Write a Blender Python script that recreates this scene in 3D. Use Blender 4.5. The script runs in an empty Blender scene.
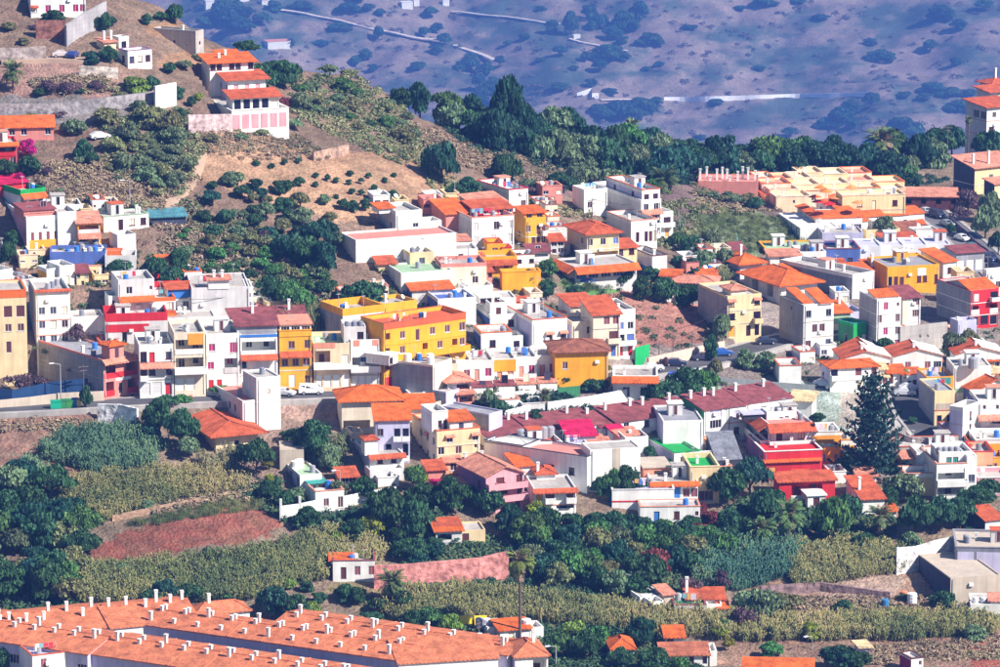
import bpy, math, random
import numpy as np
from mathutils import Vector
R_ = math.radians
sc = bpy.context.scene
# ---------------------------------------------------------------- camera, world, sun, exposure
F = 4072.0; PITCH = R_(12.0); CZ = 210.0
cd = bpy.data.cameras.new('camera'); cam = bpy.data.objects.new('camera', cd); sc.collection.objects.link(cam)
cam.location = (0, 0, CZ); cam.rotation_euler = (math.pi/2-PITCH, 0, 0)
cd.sensor_width = 36.0; cd.lens = 36.0*F/1000.0; cd.clip_start = 1.0; cd.clip_end = 20000.0
sc.camera = cam
SUN_AZ, SUN_EL = R_(62), R_(41)         # azimuth measured from behind the camera towards the right
sx, sy = math.sin(SUN_AZ), -math.cos(SUN_AZ)
w = bpy.data.worlds.new("World"); sc.world = w; w.use_nodes = True
nt = w.node_tree; bg = nt.nodes['Background']
sky = nt.nodes.new('ShaderNodeTexSky'); sky.sky_type = 'NISHITA'; sky.sun_disc = False
sky.sun_elevation = SUN_EL; sky.sun_rotation = math.atan2(sx, sy); sky.air_density = 1.3; sky.dust_density = 0.4; sky.ozone_density = 6.0
nt.links.new(sky.outputs[0], bg.inputs[0]); bg.inputs[1].default_value = 0.052
sl = bpy.data.lights.new('sun', 'SUN'); so = bpy.data.objects.new('sun', sl); sc.collection.objects.link(so)
sl.energy = 5.0; sl.angle = R_(0.53); sl.color = (1.0, 0.93, 0.84)
so.rotation_euler = Vector((sx*math.cos(SUN_EL), sy*math.cos(SUN_EL), math.sin(SUN_EL))).to_track_quat('Z', 'Y').to_euler()
so.location = (300, 0, 500)
sc.view_settings.view_transform = 'Standard'; sc.view_settings.look = 'None'
sc.view_settings.exposure = 0.9; sc.view_settings.gamma = 1.0; sc.view_settings.use_curve_mapping = False
sc.cycles.max_bounces = 5; sc.cycles.diffuse_bounces = 3; sc.cycles.volume_bounces = 0; sc.cycles.transparent_max_bounces = 8
sc.cycles.use_denoising = True; sc.cycles.caustics_reflective = False; sc.cycles.caustics_refractive = False
HAZE = 0.00013; HAZE_COL = (0.13, 0.31, 1.0)
# ---------------------------------------------------------------- pixel <-> world
SP, CP = math.sin(PITCH), math.cos(PITCH)
def ray(px, py, D):
    a = (np.asarray(px, float)-500.0)/F; b = (333.5-np.asarray(py, float))/F
    return np.stack([a*D, (CP+b*SP)*D, CZ+(-SP+b*CP)*D], -1)
def proj(x, y, z):
    z = z-CZ; fw = y*CP-z*SP; up = y*SP+z*CP
    return 500+F*x/fw, 333.5-F*up/fw, fw
# depth of the hillside seen at columns / rows of the photograph
TX = np.array([-400, 0, 150, 250, 400, 500, 620, 750, 880, 1000, 1400], float)
TY = np.array([-60, 0, 60, 100, 150, 200, 250, 300, 350, 400, 450, 500, 550, 600, 650, 700, 1000], float)
TD = np.array([
 [905,905,925,960,1080,1150,1200,1250,1260,1270,1280],
 [885,885,900,935,1040,1100,1150,1190,1200,1210,1220],
 [862,862,872,900,985,1040,1090,1120,1140,1150,1160],
 [848,848,856,872,930,985,1040,1080,1100,1110,1120],
 [830,830,836,846,878,915,968,1014,1040,1052,1062],
 [812,812,818,826,846,872,908,948,978,990,1000],
 [796,796,800,806,818,834,858,900,925,935,945],
 [780,780,783,787,795,805,822,848,868,876,885],
 [765,765,767,770,776,783,794,810,822,828,835],
 [748,748,750,753,758,763,771,782,790,795,800],
 [731,731,733,736,740,744,750,758,764,768,772],
 [714,714,716,718,722,725,730,736,741,744,748],
 [701,701,702,704,707,710,713,717,721,724,727],
 [688,688,688,689,691,693,695,698,701,703,705],
 [673.6,673.6,673.6,673.6,673.6,674,675,676,677,678,679],
 [644.5]*11,
 [520]*11], float)
def _cr(xs, ys, x):
    # Catmull-Rom through (xs, ys[...,k]) at x
    x = np.clip(x, xs[0], xs[-1]); i = np.clip(np.searchsorted(xs, x)-1, 0, len(xs)-2)
    h = xs[i+1]-xs[i]; t = (x-xs[i])/h
    m = np.gradient(ys, xs, axis=-1)
    return ((2*t**3-3*t**2+1)*ys[..., i]+(t**3-2*t**2+t)*h*m[..., i]+(-2*t**3+3*t**2)*ys[..., i+1]+(t**3-t**2)*h*m[..., i+1])
GX = np.arange(-400, 1401, 10.0); GY = np.arange(-60, 1001, 10.0)
_a = _cr(TX, TD, GX)                  # rows TY x GX
GD = _cr(TY, _a.T.copy(), GY)         # GX x GY
def depth(px, py):
    px = np.clip(np.asarray(px, float), -400, 1399.9); py = np.clip(np.asarray(py, float), -60, 999.9)
    i = ((px+400)/10).astype(int); j = ((py+60)/10).astype(int)
    u = (px+400)/10-i; v = (py+60)/10-j
    return (GD[i, j]*(1-u)*(1-v)+GD[i+1, j]*u*(1-v)+GD[i, j+1]*(1-u)*v+GD[i+1, j+1]*u*v)
def gp(px, py):
    return ray(px, py, depth(px, py))
def gz(x, y):
    x = np.asarray(x, float); y = np.asarray(y, float); lo = np.full(x.shape, -60.0); hi = np.full(x.shape, 150.0)
    for _ in range(22):
        m = (lo+hi)/2; px, py, fw = proj(x, y, m)
        under = fw > depth(px, py)
        # point is farther along its ray than the ground -> below ground
        lo = np.where(under, m, lo); hi = np.where(under, hi, m)
    return (lo+hi)/2
# ---------------------------------------------------------------- materials
_M = {}
def mat(kind, col, **k):
    key = (kind, tuple(col), tuple(sorted(k.items())))
    if key in _M: return _M[key]
    m = bpy.data.materials.new(kind); m.use_nodes = True; n = m.node_tree.nodes; L = m.node_tree.links
    b = n['Principled BSDF']; b.inputs['Base Color'].default_value = (*col, 1); b.inputs['Roughness'].default_value = k.get('rough', 0.85)
    b.inputs['Specular IOR Level'].default_value = k.get('spec', 0.2)
    def mul(c, fac_out, lo, hi, c2=None):
        mr = n.new('ShaderNodeMapRange'); mr.inputs['To Min'].default_value = lo; mr.inputs['To Max'].default_value = hi
        mr.inputs['From Min'].default_value = 0.3; mr.inputs['From Max'].default_value = 0.7
        L.new(fac_out, mr.inputs[0]); mx = n.new('ShaderNodeMix'); mx.data_type = 'RGBA'; mx.blend_type = 'MULTIPLY'; mx.inputs[0].default_value = 1
        if isinstance(c, tuple): mx.inputs[6].default_value = (*c, 1)
        else: L.new(c, mx.inputs[6])
        L.new(mr.outputs[0], mx.inputs[7]); return mx.outputs[2]
    def noise(scale, det=3, coord='Object', vec=None, rot=None):
        t = n.new('ShaderNodeTexCoord'); mp = n.new('ShaderNodeMapping'); mp.inputs['Scale'].default_value = vec or (1, 1, 1)
        if rot: mp.inputs['Rotation'].default_value = rot
        L.new(t.outputs[coord], mp.inputs[0]); x = n.new('ShaderNodeTexNoise'); x.inputs['Scale'].default_value = scale; x.inputs['Detail'].default_value = det
        L.new(mp.outputs[0], x.inputs[0]); return x.outputs[0]
    if kind == 'plaster':
        c = mul(tuple(col), noise(0.4, 5), 0.86, 1.05); c = mul(c, noise(1.1, 4, vec=(1.5, 1.5, 0.13)), 0.84, 1.04)
        L.new(c, b.inputs['Base Color'])
    elif kind == 'cement':
        c = mul(tuple(col), noise(0.25, 4), 0.75, 1.1); c = mul(c, noise(1.2, 3, vec=(1.0, 1.0, 0.15)), 0.78, 1.05)
        bt = n.new('ShaderNodeTexCoord'); sp = n.new('ShaderNodeSeparateXYZ'); L.new(bt.outputs['Object'], sp.inputs[0])
        fr = n.new('ShaderNodeMath'); fr.operation = 'PINGPONG'; fr.inputs[1].default_value = 0.5; L.new(sp.outputs[2], fr.inputs[0])
        gt = n.new('ShaderNodeMath'); gt.operation = 'GREATER_THAN'; gt.inputs[1].default_value = 0.06; L.new(fr.outputs[0], gt.inputs[0])
        c = mul(c, gt.outputs[0], 0.88, 1.0); L.new(c, b.inputs['Base Color'])
    elif kind == 'tile':
        c = mul(tuple(col), noise(0.6, 5), 0.62, 1.18); c = mul(c, noise(3.5, 2), 0.72, 1.15); c = mul(c, noise(2.2, 3, vec=(1, 1, .3)), .8, 1.1)
        c = mul(c, noise(0.09, 2, coord='Object'), 0.85, 1.05); L.new(c, b.inputs['Base Color'])
        t = n.new('ShaderNodeTexCoord'); wv = n.new('ShaderNodeTexWave'); wv.inputs['Scale'].default_value = 0.9 ; wv.bands_direction = 'DIAGONAL'
        L.new(t.outputs['Object'], wv.inputs[0]); bp = n.new('ShaderNodeBump'); bp.inputs['Strength'].default_value = 0.5; bp.inputs['Distance'].default_value = 0.08
        L.new(wv.outputs[1], bp.inputs['Height']); L.new(bp.outputs[0], b.inputs['Normal'])
    elif kind == 'leaf':
        g = n.new('ShaderNodeNewGeometry'); oi = n.new('ShaderNodeObjectInfo')
        c = mul(tuple(col), g.outputs['Random Per Island'], 0.62, 1.75)
        hs = n.new('ShaderNodeHueSaturation'); 
        mr = n.new('ShaderNodeMapRange'); mr.inputs['To Min'].default_value = 0.475; mr.inputs['To Max'].default_value = 0.525; L.new(oi.outputs['Random'], mr.inputs[0]); L.new(mr.outputs[0], hs.inputs['Hue'])
        mv = n.new('ShaderNodeMath'); mv.operation = 'MULTIPLY_ADD'; mv.inputs[1].default_value = 0.5; mv.inputs[2].default_value = 0.78; L.new(oi.outputs['Random'], mv.inputs[0]); L.new(mv.outputs[0], hs.inputs['Value'])
        L.new(c, hs.inputs['Color']); L.new(hs.outputs[0], b.inputs['Base Color']); b.inputs['Roughness'].default_value = 0.6
        tr = n.new('ShaderNodeBsdfTranslucent'); L.new(hs.outputs[0], tr.inputs[0]); ms = n.new('ShaderNodeMixShader'); ms.inputs[0].default_value = 0.22
        L.new(b.outputs[0], ms.inputs[1]); L.new(tr.outputs[0], ms.inputs[2]); L.new(ms.outputs[0], n['Material Output'].inputs[0])
    elif kind == 'stuff':
        g = n.new('ShaderNodeNewGeometry'); r = n.new('ShaderNodeValToRGB'); r.color_ramp.interpolation = 'LINEAR'
        cols = k['cols']; e = r.color_ramp.elements
        e[0].color = (*cols[0], 1); e[1].color = (*cols[-1], 1); e[0].position = 0; e[1].position = 1
        for i, cc in enumerate(cols[1:-1]):
            q = e.new((i+1)/(len(cols)-1)); q.color = (*cc, 1)
        big = noise(0.05, 3); mx = n.new('ShaderNodeMath'); mx.operation = 'MULTIPLY_ADD'; mx.inputs[1].default_value = 0.6; L.new(g.outputs['Random Per Island'], mx.inputs[0])
        m2 = n.new('ShaderNodeMath'); m2.operation = 'MULTIPLY_ADD'; m2.inputs[1].default_value = 1.6; m2.inputs[2].default_value = -0.6; L.new(big, m2.inputs[0]); L.new(m2.outputs[0], mx.inputs[2])
        L.new(mx.outputs[0], r.inputs[0]); L.new(r.outputs[0], b.inputs['Base Color'])
    elif kind == 'rubble':
        c = mul(tuple(col), noise(0.9, 4), 0.45, 1.3); c = mul(c, noise(0.2, 2), 0.75, 1.15); L.new(c, b.inputs['Base Color'])
        bp = n.new('ShaderNodeBump'); bp.inputs['Strength'].default_value = 0.8; bp.inputs['Distance'].default_value = 0.4; L.new(noise(1.1, 4), bp.inputs['Height']); L.new(bp.outputs[0], b.inputs['Normal'])
    elif kind == 'asphalt':
        c = mul(tuple(col), noise(0.15, 5, coord='Object'), 0.75, 1.25); L.new(c, b.inputs['Base Color'])
    elif kind == 'gloss':
        b.inputs['Roughness'].default_value = k.get('rough', 0.2); b.inputs['Specular IOR Level'].default_value = 0.5
    _M[key] = m; return m
COL = dict(W=(.86,.85,.81), w=(.70,.68,.67), C=(.80,.62,.36), Y=(.84,.42,.03), O=(.86,.36,.04), A=(.90,.40,.02), R=(.62,.03,.035), P=(.88,.66,.44), p=(.80,.42,.24), K=(.78,.36,.40),
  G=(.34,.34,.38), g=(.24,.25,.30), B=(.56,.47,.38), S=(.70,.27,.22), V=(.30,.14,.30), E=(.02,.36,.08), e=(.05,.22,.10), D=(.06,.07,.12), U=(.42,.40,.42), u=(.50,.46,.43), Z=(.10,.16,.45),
  L=(.55,.53,.72), T=(.10,.30,.36), M=(.40,.02,.12), N=(.14,.05,.06), J=(.36,.52,.34), c=(.84,.72,.56), o=(.78,.16,.03), r=(.60,.125,.05), m=(.30,.085,.09), b=(.36,.13,.08),  # the lilac doubles as painted shade on walls
  k=(.66,.015,.10), y=(.88,.68,.38), s=(.74,.30,.20), X=(.012,.012,.03), x=(.05,.02,.03), h=(.12,.04,.04), t=(.06,.34,.30), z=(.05,.20,.60), f=(.80,.80,.82), q=(.05,.05,.07), n=(.66,.21,.10), v=(.52,.17,.09))
def wallm(c):
    return mat('cement', COL[c]) if c in 'GgUu' else mat('plaster', COL[c])
def tilem(c): return mat('plaster', COL[c]) if c in 'W' else mat('tile', COL[c])
# ---------------------------------------------------------------- mesh builder
class MB:
    def __init__(s): s.v = []; s.f = []; s.m = []
    def quad(s, a, b, c, d, m=0):
        i = len(s.v); s.v += [a, b, c, d]; s.f.append((i, i+1, i+2, i+3)); s.m.append(m)
    def tri(s, a, b, c, m=0):
        i = len(s.v); s.v += [a, b, c]; s.f.append((i, i+1, i+2)); s.m.append(m)
    def box(s, x0, x1, y0, y1, z0, z1, m=0):
        i = len(s.v); s.v += [(x0,y0,z0),(x1,y0,z0),(x1,y1,z0),(x0,y1,z0),(x0,y0,z1),(x1,y0,z1),(x1,y1,z1),(x0,y1,z1)]
        for q in ((0,3,2,1),(4,5,6,7),(0,1,5,4),(1,2,6,5),(2,3,7,6),(3,0,4,7)): s.f.append(tuple(i+k for k in q)); s.m.append(m)
    def cyl(s, x, y, z0, z1, r0, r1=None, n=10, m=0):
        r1 = r0 if r1 is None else r1; i = len(s.v)
        for k in range(n):
            a = 2*math.pi*k/n; s.v.append((x+r0*math.cos(a), y+r0*math.sin(a), z0)); s.v.append((x+r1*math.cos(a), y+r1*math.sin(a), z1))
        for k in range(n):
            j = (k+1) % n; s.f.append((i+2*k, i+2*j, i+2*j+1, i+2*k+1)); s.m.append(m)
        s.f.append(tuple(i+2*k+1 for k in range(n))); s.m.append(m)
        s.f.append(tuple(i+2*k for k in reversed(range(n)))); s.m.append(m)
    def tube(s, p, q, r, n=5, m=0, r2=None):
        p = Vector(p); q = Vector(q); d = (q-p).normalized(); a = d.orthogonal().normalized(); b = d.cross(a); i = len(s.v); r2 = r if r2 is None else r2
        for k in range(n):
            t = 2*math.pi*k/n; o = a*math.cos(t)+b*math.sin(t); s.v.append(tuple(p+o*r)); s.v.append(tuple(q+o*r2))
        for k in range(n):
            j = (k+1) % n; s.f.append((i+2*k, i+2*j, i+2*j+1, i+2*k+1)); s.m.append(m)
        s.f.append(tuple(i+2*k+1 for k in range(n))); s.m.append(m)
    def mesh(s, name, mats):
        me = bpy.data.meshes.new(name); me.from_pydata(s.v, [], s.f)
        for q in (mats if isinstance(mats, (list, tuple)) else [mats]): me.materials.append(q)
        me.polygons.foreach_set('material_index', s.m); me.update(); return me
def link(name, data, parent=None, loc=None, rz=None):
    o = bpy.data.objects.new(name, data); sc.collection.objects.link(o)
    if parent is not None: o.parent = parent
    if loc is not None: o.location = loc
    if rz is not None: o.rotation_euler = (0, 0, rz)
    return o
def tag(o, label=None, cat=None, group=None, kind=None):
    for k_, v_ in (('label', label), ('category', cat), ('group', group), ('kind', kind)):
        if v_: o[k_] = v_
    return o
# ---------------------------------------------------------------- buildings
ROWZ = float(gp(88, 684)[2])
RECT = []
FOOT = []          # (corner, u, v, LR, LL, z) footprints the ground is cut for
LAND = []          # (px, py, ref) landmarks used to describe plants and small things
_WC = {}
def window_mesh(kind, w, h, fr, pn):
    w = round(w*5)/5; h = round(h*5)/5; key = (kind, w, h, fr, pn)
    if key in _WC: return _WC[key], w, h
    f = MB(); t = 0.09
    f.box(-w/2, -w/2+t, -.06, .03, 0, h); f.box(w/2-t, w/2, -.06, .03, 0, h); f.box(-w/2+t, w/2-t, -.06, .03, 0, t); f.box(-w/2+t, w/2-t, -.06, .03, h-t, h)
    nm = 0 if kind in 'dk' else max(1, round(w/1.0)-0) if kind != 'g' else 0
    for i in range(1, nm+1):
        if nm >= 1 and w > 0.9:
            x = -w/2+w*i/(nm+1); f.box(x-.035, x+.035, -.055, .02, t, h-t)
    if kind == 'w': f.box(-w/2-.12, w/2+.12, -.20, -.061, -.1, 0.0)     # sill
    p = MB()
    if kind == 'g':
        k = 7
        for i in range(k): p.box(-w/2+t, w/2-t, -.03 if i % 2 else -.045, .02, t+(h-2*t)*i/k, t+(h-2*t)*(i+1)/k-.004)
    elif kind == 's':
        k = 8
        for i in range(k): p.box(-w/2+t, w/2-t, -.03, .02, t+(h-2*t)*i/k, t+(h-2*t)*(i+1)/k-.03)
        p.box(-w/2+t, w/2-t, .021, .03, t, h-t)
    else: p.box(-w/2+t, w/2-t, -.01, .01, t, h-t)
    fm = f.mesh('window_frame', wallm(fr) if fr in 'Ww' else mat('paint', COL[fr], rough=.5))
    pm = p.mesh('pane', mat('gloss', COL[pn], rough=.12) if pn in 'Xxq' else mat('paint', COL[pn], rough=.5))
    _WC[key] = (fm, pm); return _WC[key], w, h
def clayers(z0, ztop, rows, sh):
    return [(ztop-sh*(i+1), ztop-sh*i) for i in range(rows)]
SIZES = dict(w=(1.3,1.4,.85), W=(2.6,1.5,.8), d=(1.0,2.15,.05), g=(2.7,2.5,.05), k=(.6,.7,1.4), s=(1.3,1.5,.8), a=(1.5,2.2,.2), x=(3.2,1.9,.4), A=(1.2,1.2,.9), b=(1.8,2.15,.05), c=(1.2,1.3,.95), v=(.9,1.9,.35))
def facade(root, side, Ln, zb, zt, spec, cm, o, rnd, trimc):
    """wall sheet of one face in face coordinates (u along the face, n outward); returns a mesh and adds the parts"""
    rows = spec.split('/') if spec else []
    sh = o.get('sh') or (max(2.6, min(4.2, zt/len(rows))) if rows else 3)
    if rows and sh*len(rows)+o.get('top', 0) > zt+.1: sh = (zt-o.get('top', 0))/len(rows)
    wb = MB(); ops = []; parts = []
    def P(u, n, z):       # face coords -> local coords
        return (u, -n, z) if side == 'R' else (-n, o['LL']-u, z)
    rz = 0 if side == 'R' else -math.pi/2
    for i, row in enumerate(rows):
        top = zt-o.get('top', 0)-sh*i; bot = top-sh
        pre = ''
        while row and row[0] in '^-_': pre += row[0]; row = row[1:]
        if '-' in pre:
            q = MB(); _slab(q, P, .0, Ln, -.003, .12, top-.16, top); parts.append(('cornice', q.mesh('cornice', wallm(trimc))))
        if '^' in pre: parts.append(('awning_roof', awning(P, 0.0, Ln, top+.35, 1.35, o.get('tc', 'r'))))
        if '_' in pre:
            q = MB(); _slab(q, P, -.1, Ln+.1, .003, 1.5, bot-.1, bot+.1); _slab(q, P, -.1, Ln+.1, 1.38, 1.5, bot+.101, bot+1.05); _slab(q, P, -.1, .02, .004, 1.378, bot+.101, bot+1.05); _slab(q, P, Ln-.02, Ln+.1, .004, 1.378, bot+.101, bot+1.05)
            parts.append(('balcony', q.mesh('balcony', wallm(o.get('bc', trimc)))))
        if not row.strip('.'): continue
        sw = Ln/len(row); j = 0
        while j < len(row):
            ch = row[j]; k = j+1
            if ch in 'l':
                while k < len(row) and row[k] == 'l': k += 1
            u0, u1 = j*sw, k*sw
            if ch == '.' or (ch not in SIZES and ch != 'l'): j = k; continue
            if ch == 'l':
                m_ = .25; a, b_ = u0+m_, u1-m_; dz0, dz1 = bot+.15, top-.6; dp = min(2.6, o['dep']*.4)
                if b_-a > .6: ops.append((a, b_, dz0, dz1, dp))
                _q = MB(); _slab(_q, P, a-.1, b_+.1, 0.004, .10, bot+.02, bot+.95+.1); parts.append(('balustrade', _q.mesh('balustrade', wallm(o.get('bc', trimc)))))
                nd = max(1, int((b_-a)/2.6))
                for t in range(nd):
                    uc = a+(b_-a)*(t+.5)/nd; parts.append(('W', 'd' if rnd.random() < .5 else 'w', uc, dz0+.05+(0 if rnd.random() < .5 else .9), dp-.02, 1.2, 1.9, o.get('fr', 'w'), rnd.choice(o.get('pn', 'xXxXhDc'))))
            else:
                kk = 'b' if ch == 'b' else ch; W_, H_, zo = SIZES[kk]; W_ = min(W_, sw*.82); H_ = min(H_, sh-.45); uc = (u0+u1)/2
                z0 = bot+min(zo, sh-H_-.25); wk = {'w':'w','W':'w','d':'d','g':'g','k':'k','s':'s','a':'d','x':'w','A':'w','b':'d','c':'s','v':'d'}[ch]
                if W_ < .35: j = k; continue
                W_ = max(.4, round(W_*5)/5); H_ = max(.4, round(H_*5)/5)
                ops.append((uc-W_/2, uc+W_/2, z0, z0+H_, .22))
                fr = o.get('fr', 'w'); pn = rnd.choice(o.get('pn', 'xXxXhDc'))
                if ch == 'g': fr = o.get('gf', 'w'); pn = o.get('gc', 'W')
                if ch == 'd': pn = o.get('dc', pn)
                if ch in 'sc': pn = o.get('sc', 'h')
                parts.append(('W', wk, uc, z0, .2, W_, H_, fr, pn))
                if ch == 'A': parts.append(('awning_roof', awning(P, uc-W_*.75, uc+W_*.75, z0+H_+.35, .6, o.get('tc', 'r'))))
                if ch == 'c' : pass
                if ch == 'b':
                    q = MB(); e = min(sw*.48, 2.2); a, b_ = uc-e, uc+e
                    _slab(q, P, a, b_, .003, 1.1, bot-.05, bot+.12); parts.append(('balcony_slab', q.mesh('balcony_slab', wallm(trimc))))
                    q = MB(); _slab(q, P, a, b_, 1.0, 1.1, bot+.122, bot+1.0); _slab(q, P, a, a+.1, .004, .998, bot+.122, bot+1.0); _slab(q, P, b_-.1, b_, .004, .998, bot+.122, bot+1.0)
                    parts.append(('balustrade', q.mesh('balustrade', wallm(o.get('bc', trimc)))))
            j = k
    # wall sheet with holes
    us = sorted({0.0, Ln, *[t for q in ops for t in q[:2]]}); zs = sorted({zb, zt, *[t for q in ops for t in q[2:4]]})
    for a, b_ in zip(us[:-1], us[1:]):
        for c, d in zip(zs[:-1], zs[1:]):
            mu, mz = (a+b_)/2, (c+d)/2
            if b_-a < 1e-4 or d-c < 1e-4 or any(q[0] < mu < q[1] and q[2] < mz < q[3] for q in ops): continue
            wb.quad(P(a,0,c), P(b_,0,c), P(b_,0,d), P(a,0,d))
    for a, b_, c, d, dp in ops:
        wb.quad(P(a,0,c), P(a,-dp,c), P(b_,-dp,c), P(b_,0,c)); wb.quad(P(a,0,d), P(b_,0,d), P(b_,-dp,d), P(a,-dp,d))
        wb.quad(P(a,0,c), P(a,0,d), P(a,-dp,d), P(a,-dp,c)); wb.quad(P(b_,0,c), P(b_,-dp,c), P(b_,-dp,d), P(b_,0,d))
        wb.quad(P(a,-dp,c), P(a,-dp,d), P(b_,-dp,d), P(b_,-dp,c))
    for pt in parts:
        if pt[0] == 'W':
            _, wk, uc, z0, dp, W_, H_, fr, pn = pt
            (fm, pm), W2, H2 = window_mesh(wk, W_, H_, fr, pn)
            nm = {'w':'window','d':'door','g':'garage_door','k':'window','s':'window'}[wk]
            wo = link(nm, fm, root, P(uc, -dp+.06, z0), rz); link({'w':'pane','d':'door_leaf','g':'shutter','k':'pane','s':'shutter'}[wk], pm, wo)
        else: link(pt[0], pt[1], root)
    return wb
def _slab(q, P, u0, u1, n0, n1, z0, z1):
    c = [P(u, n, z) for z in (z0, z1) for n in (n0, n1) for u in (u0, u1)]
    xs = [t[0] for t in c]; ys = [t[1] for t in c]; q.box(min(xs), max(xs), min(ys), max(ys), z0, z1)
def awning(P, u0, u1, z, dep, tc):
    q = MB(); h = dep*.62
    a, b, c, d = P(u0,.004,z), P(u1,.004,z), P(u1,dep,z-h), P(u0,dep,z-h); th = .2
    dn = lambda p: (p[0], p[1], p[2]-th)
    q.quad(d, c, b, a); q.quad(dn(a), dn(b), dn(c), dn(d)); q.quad(dn(d), dn(c), c, d); q.quad(dn(a), dn(d), d, a); q.quad(dn(c), dn(b), b, c)
    return q.mesh('awning_roof', tilem(tc))
def roof_mesh(kind, x0, x1, y0, y1, z, rise, ov, tc, axis, m2=None):
    q = MB(); X0, X1, Y0, Y1 = x0-ov, x1+ov, y0-ov, y1+ov; th = .18; w_, d_ = X1-X0, Y1-Y0
    if kind == 'H':
        if w_ > d_: r0, r1 = (X0+d_/2, (Y0+Y1)/2), (X1-d_/2, (Y0+Y1)/2)
        else: r0, r1 = ((X0+X1)/2, Y0+w_/2), ((X0+X1)/2, Y1-w_/2)
        T0, T1 = (*r0, z+rise), (*r1, z+rise); a, b, c, d = (X0,Y0,z), (X1,Y0,z), (X1,Y1,z), (X0,Y1,z)
        if w_ > d_: q.quad(a,b,T1,T0); q.tri(b,c,T1); q.quad(c,d,T0,T1); q.tri(d,a,T0); E = [(a,T0),(d,T0),(b,T1),(c,T1),(T0,T1)]
        else: q.tri(a,b,T0); q.quad(b,c,T1,T0); q.tri(c,d,T1); q.quad(d,a,T0,T1); E = [(a,T0),(b,T0),(c,T1),(d,T1),(T0,T1)]
    elif kind == 'G':
        if axis == 'x':      # ridge along x
            ym = (Y0+Y1)/2; T0, T1 = (X0,ym,z+rise), (X1,ym,z+rise); a, b, c, d = (X0,Y0,z), (X1,Y0,z), (X1,Y1,z), (X0,Y1,z)
            q.quad(a,b,T1,T0); q.quad(c,d,T0,T1,1 if m2 else 0)
        else:
            xm = (X0+X1)/2; T0, T1 = (xm,Y0,z+rise), (xm,Y1,z+rise); a, b, c, d = (X0,Y0,z), (X1,Y0,z), (X1,Y1,z), (X0,Y1,z)
            q.quad(a,T0,T1,d); q.quad(T0,b,c,T1,1 if m2 else 0)
        E = [(T0,T1)]
    elif kind == 'S':        # slopes down to the front face (axis y) or to the left face (axis x)
        if axis == 'y': a, b, c, d = (X0,Y0,z), (X1,Y0,z), (X1,Y1,z+rise), (X0,Y1,z+rise)
        else: a, b, c, d = (X0,Y0,z), (X1,Y0,z+rise), (X1,Y1,z+rise), (X0,Y1,z)
        q.quad(a,b,c,d); E = []
    n = len(q.v); top = list(q.f); tv = list(q.v)
    for f, mi in zip(top, list(q.m)):
        q.f.append(tuple(n+k for k in reversed(f))); q.m.append(mi)
    q.v += [(v[0], v[1], v[2]-th) for v in tv]
    # closing edges along the eaves and verges
    seen = {}
    for f in top:
        for i_ in range(len(f)):
            p, r = tv[f[i_]], tv[f[(i_+1) % len(f)]]
            if (r, p) in seen: seen.pop((r, p))
            else: seen[(p, r)] = 1
    for (p, r) in seen:
        q.quad((p[0],p[1],p[2]-th), (r[0],r[1],r[2]-th), r, p)
    return q, E
def solveL(C, ux, uy, px):
    t = (px-500)/F; z = C[2]-CZ; fw = C[1]*CP-z*SP; return (t*fw-C[0])/(ux-t*uy*CP)
def plane_pt(px, py, z):
    d = ray(px, py, 1.0); s = (z-CZ)/(d[2]-CZ); return ray(px, py, s)
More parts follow.
